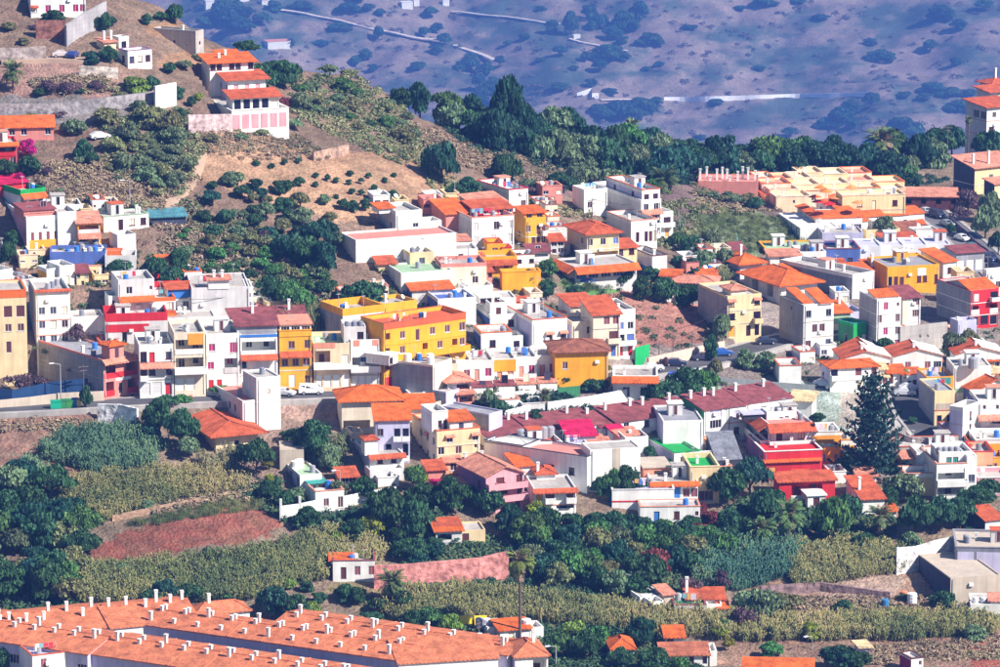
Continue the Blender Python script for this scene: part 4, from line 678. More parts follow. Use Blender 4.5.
    hs('long white terrace house in the trees', 'long low white terrace house with red line above the dark trees', [(608,612,674,508,490,3,'P','W','','',{'d':8,'cap':'w','lc':'z','rc':'L','ph':.4,'pan':[('R',0,1,.6,.68,'R')]}),(636,640,700,524,507,3,'P','W','..d..w..k','',{'on':'g','d':5,'ph':.3,'cap':'s','dc':'z'})])
    hs('small pink hut with dark veranda', 'small pinkish hut with dark veranda left of the green roofed house', [(640,644,670,486,468,8,'F','s','.ll','',{'d':7,'cap':'B','bc':'w'})], 'shed', 'hut')
    hs('purple sided pink house', 'pink house with deep purple side wall and balconies', [(442,486,524,514,477,26,'G','K','_.b.w/_lll.w/w.d','.w/..w',{'lc':'V','trim':'K','bc':'K','fd':1,'d':16,'ax':'y','tc':'s','rise':3,'pn':'h','n':0}),(466,484,508,482,474,26,'G','K','','',{'tc':'s','ax':'y','rise':1.8,'on':'g','fd':1,'d':10}),(452,462,474,500,487,26,'S','V','','',{'tc':'s','on':'g','rise':1.4,'d':7}),(505,508,524,492,486,26,'S','K','','',{'tc':'m','on':'g','d':6,'rise':1.5})])
    hs('white house with orange mono roof', 'white house with a bright orange sloping roof behind the pink house', [(500,517,533,482,466,18,'S','W','','.w',{'tc':'o','rise':1.6,'lc':'L','fd':1,'d':9}),(462,468,496,478,466,12,'H','p','d.','',{'on':'g','d':6,'tc':'o','rise':1,'ch':[(.6,.4,2.2),(.1,.8,2)]})])
    hs('white house with red tile bands and balcony', 'white house with red tile bands and white balcony right of the pink house', [(528,534,576,515,489,8,'T','W','sb.b/..ll','.',{'d':10,'tc':'r','ph':.4,'sc':'O','bc':'W','lc':'w','pn':'h','n':0}),(525,532,550,492,474,14,'H','W','.w','',{'tc':'r','d':6,'rise':1.3,'on':'g','lc':'w','ch':[(.1,.2,2)]})])
    hs('small cream hut with orange roofs', 'small cream hut with orange roofs and a red boat beside it', [(434,436,462,546,531,10,'S','w','ll.','',{'tc':'o','d':6,'rise':1.4}),(458,462,486,546,531,6,'P','C','w..','',{'on':'g','d':6,'ph':.3}),(434,437,460,540,526,8,'S','w','','',{'on':'g','d':5,'tc':'r','rise':1})], 'shed', 'hut')
    hs('white garden villa with green awning', 'white garden villa with a green awning and red line coping', [(277,300,322,492,475,18,'P','W','','.W.W',{'lc':'L','ph':.4,'rc':'J','tk':[(.2,.6,.8,1.6,'W'),(.45,.7,.8,1.6,'W')],'fd':1,'d':10}),(305,313,342,512,492,14,'P','W','.w.x','',{'on':'g','d':8,'tc':'s','cap':'s','rc':'w'}),(306,308,326,496,484,14,'F','e','xx','',{'d':5,'cap':'t','on':'g'})], 'villa', 'villa')
    hs('brown block shed by the villa', 'low brownish block shed behind the garden villa', [(278,280,304,470,450,4,'P','B','','',{'d':7,'ph':.2,'rc':'B'})], 'shed', 'shed')
    hs('small white house beside the pink wall', 'small white house with dark red roof edge left of the pink wall', [(329,333,375,580,561,3,'P','W','.d.s.s','',{'d':8,'cap':'m','sc':'m','pn':'h','tk':[(.55,.5,.4,1,'f')]}),(329,331,352,564,560,3,'S','W','','',{'tc':'o','d':5,'rise':.6,'on':0})])
    hs('low white complex among the canes', 'low white house with grey patched roof standing in the canes', [(625,640,664,610,597,20,'P','W','','',{'lc':'W','ph':.3,'n':2,'fd':1,'d':9}),(646,651,664,618,602,20,'P','W','k','',{'on':'g','d':5}),(662,664,674,612,595,14,'S','B','','',{'tc':'s','on':'g','d':6,'rise':1})])
    hs('long white house with red roof in the canes', 'white house with a long red roof and green net terrace in the canes', [(684,687,724,612,599,2,'S','W','','',{'tc':'r','d':6,'rise':1.6,'ch':[(.02,.6,3.2)]}),(672,674,706,620,605,2,'P','w','','',{'on':'g','d':6,'rc':'e','cap':'m','ph':.3}),(718,720,728,618,607,8,'S','W','','',{'tc':'o','on':'g','d':4,'rise':1}),(704,707,722,618,604,4,'P','W','','',{'on':'g','d':5})])
    hs('orange roofed cottage with white arches', 'low cottage with a long orange roof and white arched wall', [(657,662,708,666,655,3,'S','W','a.a.a.a','',{'tc':'v','d':6,'rise':1.6}),(650,655,672,650,637,14,'S','W','x.','',{'on':'g','tc':'o','d':6,'rise':1.4,'pn':'X'}),(706,709,716,664,650,8,'P','W','','',{'on':'g','d':5})])
    hs('small orange roofed cottage in the trees', 'small cottage with an orange hipped roof half hidden by trees', [(606,612,634,662,649,6,'H','w','','',{'tc':'o','d':8,'rise':2.2})])
    hs('cut off orange roof at the bottom', 'low building with a long orange roof at the bottom edge', [(742,744,812,680,668,-4,'S','w','','',{'tc':'o','d':5,'rise':1.4})])
    hs('white garden house at the bottom right', 'white walled house with grey tank at the right edge near the red field', [(966,970,1016,623,604,-4,'P','W','','',{'lc':'L','d':7,'ph':.3,'n':0,'tk':[(.12,.3,.5,1,'f'),(.3,.3,.5,1,'f')]}),(988,990,1012,606,600,0,'S','W','','',{'tc':'s','d':5,'rise':.7}),(953,955,966,620,611,4,'P','L','','',{'on':'g','d':4})])
    hs('small white hut with red roof', 'tiny white hut with dark red roof at the bottom edge', [(896,911,923,672,659,22,'P','W','.k','.',{'lc':'M','cap':'h','ph':.3,'d':4,'fd':1})], 'shed', 'hut')
    hs('yellow roofed shed beside the pole', 'small blue shed with yellow roof edge near the bottom edge', [(857,860,870,657,647,14,'S','L','','',{'tc':'y','d':4,'rise':.5})], 'shed', 'shed')
    hs('grey slatted warehouse', 'grey blue warehouse with slatted wall and rubble covered roof', [(950,955,1016,578,547,-4,'P','g','','',{'lc':'g','d':12,'ph':.3,'rc':'B','cap':'G','pan':[('R',.02,.3,.15,1,'L'),('R',.34,.98,.15,1,'L')]})], 'shed', 'warehouse')
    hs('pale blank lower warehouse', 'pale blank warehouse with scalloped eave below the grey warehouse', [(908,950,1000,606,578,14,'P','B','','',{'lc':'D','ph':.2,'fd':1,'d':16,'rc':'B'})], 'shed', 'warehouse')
    hs('white house with orange roof in the trees', 'white house with an orange roof and chimney half hidden by trees', [(846,862,884,518,499,10,'S','W','','',{'tc':'r','d':12,'rise':2.8,'lc':'W','ch':[(.15,.4,3)]}),(880,883,896,518,511,10,'S','W','','',{'tc':'o','on':'g','d':5,'rise':1.6})])
    hs('white gable house with red roof', 'white gabled house with a plain red roof at the right edge', [(960,985,1002,537,520,22,'G','W','','',{'tc':'r','ax':'x','lc':'D','rise':2.0,'fd':1,'d':16})])
    hs('villa with clothesline roof terrace', 'white house with red tile band, roof terrace laundry and two balconies', [(735,768,812,462,424,12,'T','f','_.s..w./_..x.d.','_ll/..',{'lc':'L','tc':'r','ts':'RL','ph':.4,'td':2.0,'bc':'W','fd':1,'d':12,'rc':'S','n':1,'top':.6}),(763,766,794,420,412,14,'P','W','..dx.','',{'d':4,'n':3,'on':0,'pn':'D'}),(741,744,765,420,415,12,'F','q','','',{'d':3,'on':0,'cap':'L'})])
    hs('stepped crimson house', 'stepped crimson house with orange roof strips and purple side wall', [(742,764,822,478,452,10,'P','R','..k..k','',{'lc':'V','cap':'W','ph':.3,'fd':1,'d':14,'rc':'R'}),(760,766,820,480,462,8,'S','R','s...','',{'on':'g','tc':'o','d':4,'rise':1,'sc':'O'}),(786,792,808,480,470,14,'H','R','w','',{'on':'g','tc':'r','d':5,'rise':1.2}),(768,774,831,502,482,5,'S','R','.lll.','',{'on':'g','tc':'r','d':6,'rise':1.4,'bc':'W','pn':'h'}),(796,800,818,512,497,4,'F','W','s','',{'on':'g','d':5,'cap':'W'})])
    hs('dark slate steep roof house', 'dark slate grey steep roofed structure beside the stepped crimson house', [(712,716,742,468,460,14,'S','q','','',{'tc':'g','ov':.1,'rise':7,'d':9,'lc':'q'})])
    hs('orange kiosk with white parapet', 'orange house with white parapet beside the terrace villa', [(806,809,840,450,432,6,'P','O','','',{'d':7,'cap':'W','pc':'W','n':1}),(818,822,842,466,447,10,'P','A','w.k','',{'on':'g','d':6,'pn':'Z'}),(838,842,858,464,452,6,'P','A','','',{'on':'g','d':5})])
    hs('cream tent roof house', 'house end with a pale yellow tent roof beside the green court', [(786,790,812,414,400,-14,'S','W','','',{'tc':'y','d':7,'rise':1.6}),(778,780,796,412,401,10,'S','W','w','',{'on':'g','tc':'r','d':6,'rise':1})])
    hs('white garage beside the green court', 'plain white garage with a thin red roof edge beside the green court', [(777,779,801,384,366,6,'P','W','','',{'d':7,'cap':'r','n':0})])
    hs('long white house with orange tile band', 'low white house with an orange tile band above the white fence', [(610,613,657,399,376,-2,'T','W','.x.W.','',{'d':9,'tc':'o','td':1.6,'ph':.5,'cap':'W'})])
    # ---- maroon roofed row
    seg = [(487,537,450,437,'W'),(533,600,446,432,'W'),(600,616,440,428,'W'),(615,657,436,422,'W'),(652,697,432,417,'W'),(703,727,442,410,'W'),(726,746,440,407,'W'),(745,792,437,403,'W')]
    nm = ['left end','second','third','fourth','fifth','sixth','seventh','right end']
    for i, (a, b_, yb, yt, c) in enumerate(seg):
        hs(f'{nm[i]} house of the maroon roofed row', f'{nm[i]} house of the long row with maroon tiled roofs' if i not in (3,) else 'fourth house of the maroon roofed row with a white round window chimney',
           [(a, a+1, b_, yb, yt, 30, 'S', c, ['..','...w','w','ww','.w.w','W/W/','w/w','.w.w/w.w'][i], '', {'tc':'m','d':11,'rise':2.6,'ov':.3,'ch':[(.12,.75,2.6),(.75,.8,2.6)][:1 if i in (2,6) else 2],'lc':'e' if i == 5 else 'w','pn':'XL','bc':'W'})], 'row_house')
    # ---- long row houses at the bottom, their left faces lilac as painted shade
    def chs(n, xs, h0, pair=1): return [(x+(.05 if pair else 0)*k, (j+.5)/n, h0*(1 if (j*3+k) % 5 else 1.7)) for j in range(n) for k, x in enumerate(xs)]
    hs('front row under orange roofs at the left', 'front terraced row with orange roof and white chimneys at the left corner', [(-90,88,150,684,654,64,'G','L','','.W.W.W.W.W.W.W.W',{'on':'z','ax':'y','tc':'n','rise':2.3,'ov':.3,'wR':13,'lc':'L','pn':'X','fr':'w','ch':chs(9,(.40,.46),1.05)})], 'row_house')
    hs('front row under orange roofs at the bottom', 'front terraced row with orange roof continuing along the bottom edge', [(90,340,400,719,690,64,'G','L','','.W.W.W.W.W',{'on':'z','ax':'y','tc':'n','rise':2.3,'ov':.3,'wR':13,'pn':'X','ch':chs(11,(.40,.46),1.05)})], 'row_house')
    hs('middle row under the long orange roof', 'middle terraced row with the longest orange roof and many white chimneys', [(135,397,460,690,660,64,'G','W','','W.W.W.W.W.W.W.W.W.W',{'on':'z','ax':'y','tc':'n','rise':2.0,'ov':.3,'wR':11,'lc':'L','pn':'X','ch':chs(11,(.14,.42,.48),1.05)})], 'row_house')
    hs('rear row behind the long orange roof', 'rear terraced row with orange roof behind the longest one', [(275,507,550,684,655,64,'G','W','','',{'on':'z','ax':'y','tc':'n','rise':1.2,'ov':.3,'wR':9,'lc':'L','ch':chs(9,(.35,.45),1.05)})], 'row_house')
    hs('end house of the orange roofed row', 'white end house with hipped orange roof and yellow lit porch', [(500,515,548,686,657,12,'H','W','.l','..',{'on':'z','tc':'n','ov':.4,'rise':1.6,'lc':'L','bc':'C','fd':1,'kd':1,'d':8,'ch':[(.75,.6,2.4)]}),(396,398,498,690,661,8,'S','W','..W..w.W','',{'on':'z','d':8,'kd':1,'tc':'n','rise':1.6,'ov':.3})], 'row_house')
    hs('back row under orange roofs at the left', 'back terraced row with orange roof at the left edge', [(-62,-60,24,668,640,20,'G','W','','',{'on':'z','d':14,'kd':1,'ax':'x','tc':'n','rise':1.6,'ov':.3,'ch':[(.2,.4,1.6),(.5,.4,1.6),(.8,.4,1.6),(.9,.3,1.6)]})], 'row_house')
    hs('back orange roof right of the big tree', 'back terraced row with orange roof and chimneys beside the dark trees', [(22,25,112,664,635,20,'G','W','','',{'on':'z','d':15,'kd':1,'ax':'x','tc':'n','rise':1.6,'ov':.3,'ch':[(.1,.3,1.6),(.3,.3,1.6),(.4,.5,1.6),(.6,.45,1.8),(.75,.3,1.6),(.9,.5,1.7)]})], 'row_house')
    hs('back orange roof in the middle', 'back terraced row with orange roof below the cane slope', [(108,112,199,657,628,20,'G','W','','',{'on':'z','d':15,'kd':1,'ax':'x','tc':'n','rise':1.6,'ov':.3,'ch':[(.1,.5,1.6),(.3,.5,1.6),(.5,.4,1.6),(.65,.5,2.2),(.8,.45,1.6),(.95,.5,1.7)]})], 'row_house')
    hs('back row with the white end wall', 'back terraced row with orange hipped roof and lit white wall', [(190,197,250,644,615,20,'H','W','..k.k.','',{'on':'z','tc':'n','rise':1.4,'ov':.4,'lc':'L','d':11,'kd':1,'ch':[(.3,.5,1.7)]})], 'row_house')
    hs('small blue white house below the orange row', 'small white house with blue shaded side below the orange roofed row', [(12,33,70,685,656,24,'P','W','.s.../','',{'lc':'f','fd':1,'d':7,'sc':'m','ph':.5,'rc':'L','cap':'r'})])
    hs('white yard house with round tanks', 'low white yard house with an orange roof and white round tanks behind the palm', [(498,500,530,644,630,16,'S','W','.d..','',{'tc':'o','d':6,'rise':1.2,'lc':'B'}),(525,530,544,642,628,14,'P','W','','',{'on':'g','d':4,'tk':[(.0,.5,.8,1.8,'W')]}),(487,489,508,638,627,10,'P','W','','',{'on':'g','d':5,'tk':[(-.2,.5,.7,1.8,'G'),(.2,.5,.7,1.6,'f'),(.6,.5,.7,1.4,'f')]})])
def rd(i): return ['s','m','M','s','M','M'][i]

INF = [(846,866,381,367,'S','W','o','.s.'),(868,886,383,369,'S','W','y','ss.'),(888,905,385,373,'S','W','o','a.a'),(907,922,388,375,'P','W','o','dxd'),(900,918,373,361,'S','W','y','s.s'),(922,941,373,361,'S','W','o','s.s'),(978,1000,373,361,'S','p','o','w.w'),(940,952,393,381,'P','W','o','x'),(956,975,381,369,'P','W','r','w.'),(985,1004,394,381,'P','c','r','w.'),(962,984,426,413,'P','W','s','.k.'),(985,1005,434,421,'S','W','s','ll'),(956,972,464,449,'P','W','r','w.'),(944,960,441,429,'P','L','o','d.'),(990,1006,472,458,'P','O','o','w.'),
 (942,958,302,290,'P','W','r','w.'),(957,975,294,282,'P','w','r','d.w'),(872,892,264,252,'S','s','r','ww'),(925,941,258,247,'S','W','o','.w'),(915,931,247,238,'P','C','r','w'),(835,849,303,292,'P','W','r','dw'),(700,717,288,277,'S','W','o','w.'),(820,836,356,345,'P','W','r','w.'),(800,815,362,352,'P','W','r','.d'),
 (455,472,300,289,'P','W','r','w.'),(470,486,293,283,'P','W','r','d'),(505,522,323,312,'P','W','r','.w'),(516,532,315,305,'S','C','r','w.'),(545,560,340,328,'P','W','s','w'),(424,440,300,290,'S','W','s','.w'),(410,425,405,394,'P','W','s','w.'),(500,520,409,400,'P','W','s','d.'),(522,545,413,404,'P','w','s','.d.'),
 (575,590,454,445,'P','W','s','w.'),(597,612,458,447,'S','W','s','.w'),(606,621,474,463,'P','W','s','w'),(640,656,480,469,'S','B','m','ll'),(428,445,480,470,'S','S','r','.'),(446,461,472,462,'S','p','s','w'),(340,358,486,477,'S','S','r','x'),(378,399,487,478,'P','W','s','.d'),
 (62,80,264,255,'P','w','s','w'),(84,104,258,249,'P','W','s','w.'),(20,34,292,281,'P','u','s','d'),(130,148,336,326,'P','W','r','w'),(176,192,336,327,'P','C','r','dw'),(232,250,330,320,'P','W','r','w'),(100,118,352,342,'P','S','r','x'),(556,574,352,343,'P','W','s','w'),(566,586,318,308,'P','c','r','w.'),
 (392,410,248,240,'P','w','s','w'),(470,486,270,261,'S','W','r','w'),(545,560,240,231,'P','W','s','d'),(556,570,252,245,'P','B','s','w'),(660,676,300,291,'S','W','s','w.'),(615,630,262,252,'P','W','s','w'),(772,786,286,277,'P','W','s','w'),(786,802,280,271,'S','W','o','d.'),(828,846,276,266,'S','W','r','ww'),(850,866,292,282,'S','s','o','w'),
 (700,716,462,452,'P','W','s','w'),(716,732,476,467,'P','u','s','.'),(858,876,486,476,'S','W','s','w'),(900,915,474,463,'P','C','s','w'),(830,846,482,472,'P','W','s','w.')]
INF += [(822,832,197,190,'S','y','o','w'),(828,840,204,197,'S','W','o','w'),(836,848,211,204,'S','W','o','w'),(846,858,215,207,'S','W','o','w'),(858,872,208,200,'S','y','o','.w'),(872,886,213,205,'S','W','o','w'),(886,900,219,211,'S','W','o','.w'),(900,914,224,215,'S','W','o','w'),(911,924,232,224,'S','W','o','w'),(850,864,225,218,'S','W','o','w'),(765,778,202,195,'P','y','o','w'),(788,800,208,200,'P','W','o','w')]
def more_infill():
    r = random.Random(12); polys = [[(330,300),(560,285),(590,345),(760,335),(780,290),(930,262),(1000,285),(1000,480),(905,480),(890,400),(840,380),(700,375),(640,355),(600,400),(480,392),(470,440),(330,445)],[(500,440),(720,430),(720,490),(500,480)],[(0,205),(150,215),(150,235),(120,262),(250,285),(310,330),(310,345),(0,345)],[(380,205),(560,200),(560,262),(470,300),(380,300)],[(690,262),(740,262),(740,290),(690,290)]]
    bad = [(590,745,283,362),(72,112,288,318),(560,626,270,294),(855,900,380,442),(640,745,372,408),(490,640,388,424),(310,352,398,430),(905,936,385,445),(700,905,374,442)]; got = []
    for poly in polys:
        xs = [p[0] for p in poly]; ys = [p[1] for p in poly]
        for _ in range(900):
            x = r.uniform(min(xs), max(xs)); y = r.uniform(min(ys), max(ys)); w_ = r.uniform(11, 20); h_ = r.uniform(8, 15)
            if not bool(inpoly(np.array([x]), np.array([y]), poly)[0]): continue
            if any(a < x < b and c < y < d for a, b, c, d in bad): continue
            if any(min(x+w_/2, b)-max(x-w_/2, a) > 3 and min(y, d)-max(y-h_, c) > 2.5 for a, b, c, d in RECT): continue
            if any(abs(x-a) < (w_+b)/2 and abs(y-c) < 8 for a, b, c in got): continue
            if any(float(np.hypot(W[:,0]-P[0], W[:,1]-P[1]).min()) < hw+5 for P in [gp(x, y)] for W, zc, hw in ROADS): continue
            got.append((x, w_, y)); INF.append((x-w_/2, x+w_/2, y, y-h_, r.choice('PPPPS'), r.choice('WWWWWwCcPyS'), r.choice('orrsm'), r.choice(['w.w','.w','dw','ww','w.s','l','.d.','w','.k.w']) if h_ < 12 else r.choice(['w.w/.d.','ww/dw','.l/w.d','w.w/l.'])))
def fill_town():
    more_infill()
    near = list(LAND); seen = {}; RC_ALL.clear()
    cn = {'W':'white','w':'off white','C':'cream','p':'peach','P':'peach','c':'beige','L':'lilac grey','O':'orange','s':'salmon','u':'grey','B':'brownish','S':'salmon pink','y':'pale yellow'}; rn = {'o':'bright orange','y':'yellow','r':'red brown','s':'salmon','m':'maroon'}
    for i, (a, b, yb, yt, rf, c, tc, R) in enumerate(INF):
        x = (a+b)/2; q = min(near, key=lambda q: (q[0]-x)**2+((q[1]-yb)*1.4)**2); dx, dy = x-q[0], yb-q[1]
        rel = ('right of' if dx > 0 else 'left of') if abs(dx) > abs(dy)*1.2 else ('in front of' if dy > 0 else 'behind')
        what = f"small {cn[c]} house with {rn[tc]} tiles" if rf == 'S' else f"small {cn[c]} flat house"; lab = f"{what} {rel} the {q[2]}"; k = seen.get(lab, 0); seen[lab] = k+1
        if k: lab = ['another','a third','a fourth','a fifth'][min(k-1, 3)]+' '+lab
        ws = lab.split(); lab = ' '.join(w_ for w_ in ws if w_ not in ('the','with')) if len(ws) > 16 else lab
        H(f'infill {i}', lab, [(a-3, a, b, yb, yt, 14 if x < 830 else 8, rf, c, R, '', {'d':5.5,'tc':tc,'rise':1.6,'cap':tc if i % 2 else c,'n':1+i % 2,'lc':'L' if c == 'W' else c,'sc':rd(i % 6)})], lm=False)  # white ones take a lilac left face as painted shade
    roof_tanks2(near, seen)
def roof_tanks2(near, seen):
    for k, (ref, C, th, RC) in enumerate(RC_ALL):
        q = INF[int(ref.split()[1])]; nm = min(near, key=lambda t: (t[0]-(q[0]+q[1])/2)**2+((t[1]-q[2])*1.4)**2)[2]; RC_ALL[k] = ('small house by the '+nm, C, th, RC)
    roof_tanks()
# ---------------------------------------------------------------- vegetation prototypes
rng = np.random.RandomState(5)
def np_mesh(name, V, Fq, mats, tri=False):
    me = bpy.data.meshes.new(name); k = 3 if tri else 4; nf = len(Fq)
    me.vertices.add(len(V)); me.vertices.foreach_set('co', V.astype(np.float32).ravel())
    me.loops.add(nf*k); me.loops.foreach_set('vertex_index', Fq.astype(np.int32).ravel())
    me.polygons.add(nf); me.polygons.foreach_set('loop_start', (np.arange(nf)*k).astype(np.int32)); me.polygons.foreach_set('loop_total', np.full(nf, k, np.int32))
    for m in (mats if isinstance(mats, list) else [mats]): me.materials.append(m)
    me.update(calc_edges=True); return me
def quads(C, N, size, asp=1.0, r=rng):
    n = len(C); N = N/np.linalg.norm(N, axis=1)[:, None]; T = r.normal(size=(n, 3)); T -= (T*N).sum(1)[:, None]*N; T /= np.linalg.norm(T, axis=1)[:, None]; B = np.cross(N, T)
    s = (size if np.ndim(size) else np.full(n, size))[:, None]
    j = r.uniform(.6, 1.1, (n, 4, 1)); c = [(-1,-.25),(-.1,-1),(1,.2),(.1,1)]
    V = np.stack([C+(T*a*asp+B*b)*s*j[:, i] for i, (a, b) in enumerate(c)], 1).reshape(-1, 3)
    return V, np.arange(n*4).reshape(n, 4)
def crown(seed, nl=14, n=2400, size=.075, shape=(1, 1, .9), flat=.0, cone=0, rlobe=(.28, .5)):
    r = np.random.RandomState(seed); Cs, Ns = [], []
    for i in range(nl):
        d = r.normal(size=3); d /= np.linalg.norm(d); q = d*r.uniform(.25, .68)
        if cone: h = r.uniform(-1, .85); rad = (1-h)/2*.8+.12; a = r.uniform(0, 6.28); q = np.array([math.cos(a)*rad*.7, math.sin(a)*rad*.7, h*.9])
        rl = r.uniform(*rlobe)*(1 if not cone else max(.5, (1-q[2])/2+.3))
        m = int(n/nl*(rl/.38)**1.5); u = r.normal(size=(m, 3)); u /= np.linalg.norm(u, axis=1)[:, None]; u[:, 2] = np.abs(u[:, 2])*.9-.25*r.rand(m); 
        Cs.append(q+u*rl*r.uniform(.72, 1.05, (m, 1))); Ns.append(u+r.normal(size=(m, 3))*.55)
    C = np.concatenate(Cs)*np.array(shape); N = np.concatenate(Ns); C[:, 2] = (C[:, 2]+1)/2
    return quads(C, N, size*r.uniform(.6, 1.35, len(C)), 1.3, r)
LEAF = dict(b=(.032,.088,.034), t=(.020,.070,.045), g=(.065,.15,.04), o=(.16,.17,.07), y=(.20,.22,.02), m=(.10,.06,.075), r=(.16,.035,.035), f=(.45,.01,.16), n=(.018,.055,.042), d=(.018,.062,.036), l=(.15,.25,.04), p=(.12,.17,.085))
_PM = {}
def crown_mesh(kind, i):
    key = (kind, i)
    if key not in _PM:
        if kind in 'n': V, Q = norfolk(i)
        elif kind == 'c': V, Q = crown(90+i, 16, 2000, .07, (.5,.5,1), cone=1)
        elif kind == 'm': V, Q = crown(40+i, 12, 1100, .055)
        elif kind == 'T': V, Q = crown(70+i, 20, 3200, .06, (1,1,1), cone=1)
        else: V, Q = crown(10+i, 15+2*i, 2800, .07, (1, 1, .95))
        col = LEAF.get(kind, LEAF['t'] if kind == 'T' else LEAF['b']); _PM[key] = np_mesh('crown', V, Q, mat('leaf', col))
    return _PM[key]
def norfolk(i):
    r = np.random.RandomState(i); C, N, S = [], [], []
    for k in range(15):
        h = .10+.88*k/15; L = (1-h)**.5*1.0+.04; nb = 8 if k < 12 else 6; a0 = r.rand()*6
        for b in range(nb):
            a = a0+6.283*b/nb+r.normal()*.12; LL = L*r.uniform(.6, 1.12); m = int(60*LL)+8; t = r.rand(m)**.7; 
            x = t*LL; z = h-.05*np.sin(t*3)+.03*t*t; wd = .085*(1-t*.5)
            o = r.normal(size=m)*wd; C.append(np.stack([math.cos(a)*x-math.sin(a)*o, math.sin(a)*x+math.cos(a)*o, z+r.normal(size=m)*.006], 1)); N.append(np.stack([r.normal(size=m)*.4, r.normal(size=m)*.4, np.ones(m)], 1)); S.append(np.full(m, .031))
    return quads(np.concatenate(C), np.concatenate(N), np.concatenate(S), 1.8, r)
def trunk_mesh(i):
    if ('tr', i) in _PM: return _PM[('tr', i)]
    r = random.Random(i); q = MB(); q.tube((0,0,-.4), (.02,.01,.35), .075, 7, r2=.05)
    for k in range(6):
        a = k*1.05+r.random(); z = .22+.05*k; q.tube((.01,.01,z), (math.cos(a)*.45, math.sin(a)*.45, z+.32), .035, 5, r2=.008)
    q.tube((.02,.01,.35), (0,0,.85), .05, 6, r2=.01)
    _PM[('tr', i)] = q.mesh('trunk', mat('bark', (.11,.075,.06))); return _PM[('tr', i)]
def frond_set(seed, n, L, droop, lw=.16, up=.9):
    r = random.Random(seed); V = []; Fq = []
    for k in range(n):
        a = r.random()*6.283; e = up*(1-(k/n)**1.1*1.75)+r.uniform(-.1, .1); p = Vector((0,0,0)); seg = 8; l = L*r.uniform(.8, 1.05); pts = []
        for s in range(seg+1):
            pts.append(p.copy()); el = e-droop*(s/seg)**1.4; p = p+Vector((math.cos(a)*math.cos(el), math.sin(a)*math.cos(el), math.sin(el)))*(l/seg)
        side = Vector((-math.sin(a), math.cos(a), 0))
        for s in range(seg):
            for m in range(2):
                q0 = pts[s].lerp(pts[s+1], m/2); q1 = pts[s].lerp(pts[s+1], m/2+.32); d = (pts[s+1]-pts[s]).normalized(); wd = lw*l*math.sin(math.pi*min(.97, (s+m/2+.6)/(seg+.3)))**.6
                for sg in (-1, 1):
                    tip = q0+side*sg*wd+d*wd*.7+Vector((0,0,-.35*wd)); i = len(V); V += [tuple(q0), tuple(q1), tuple(tip+d*.05), tuple(tip)]; Fq.append((i, i+1, i+2, i+3))
    return np.array(V), np.array(Fq)
TREES = []
NAMES = dict(b='broadleaf_tree', t='evergreen_tree', T='conifer_tree', g='green_tree', o='olive_green_bush', y='yellow_green_bush', m='bare_shrub', r='red_leaved_tree', f='bougainvillea', n='norfolk_pine', d='dark_tree', l='lime_green_bush', p='grey_green_bush', c='cypress')
DESC = dict(b=('dark green rounded tree','tree'), t=('blue green evergreen tree','tree'), T=('tall dark conifer','tree'), g=('mid green leafy tree','tree'), o=('olive green dry bush','bush'), y=('bright yellow green bush','bush'), m=('bare mauve brown shrub','shrub'), r=('red brown leaved tree','tree'), f=('magenta flowering bougainvillea','bougainvillea'), n=('tiered pine','tree'), d=('very dark dense tree','tree'), l=('lime green bush','bush'), p=('grey green bush','bush'), c=('narrow dark cypress','cypress'), P=('date palm','palm'), Q=('tall fan palm','palm'), A=('grey green spiky agave','agave'))
def scale_at(D): return F/D
def tree(px, py, wd, ht, kind, P=None, D=None, far=False):
    if P is None: P = gp(px, py); D = float(depth(px, py))
    s = F/D; r_ = wd/2/s; h_ = ht/s/CP; i = int(rng.randint(5)); rz = rng.rand()*6.28
    root = _link0('far_tree' if far else NAMES.get(kind, {'P':'date_palm','Q':'fan_palm','A':'agave'}.get(kind)), None, None, tuple(P), rz)
    if kind in 'PQA':
        palm(root, kind, r_, h_, i)
    else:
        tall = kind not in 'ompfly' and h_ > 3
        clear = (.10*h_ if h_ > 7 and py > 200 else .0) if tall and kind not in 'cTn' else 0.0
        if kind == 'n':
            c = _link0('crown', crown_mesh('n', 0), root, (0,0,0)); c.scale = (r_, r_, h_)
            if ('nt') not in _PM:
                q = MB(); q.tube((0,0,-.1), (0,0,1), .014, 8, r2=.002); _PM['nt'] = q.mesh('trunk', mat('bark', (.09,.06,.055)))
            t = _link0('trunk', _PM['nt'], root); t.scale = (h_, h_, h_)
        else:
            c = _link0('crown', crown_mesh(kind, i), root, (0,0,clear-(.08 if py > 200 or far else .2)*h_)); c.scale = (r_*1.12, r_*1.12, (h_-clear)*1.1)
            t = _link0('trunk', trunk_mesh(i), root); t.scale = (max(r_, h_*.4), max(r_, h_*.4), h_*.8)
    TREES.append((root, px, py, wd, ht, kind, far)); return root
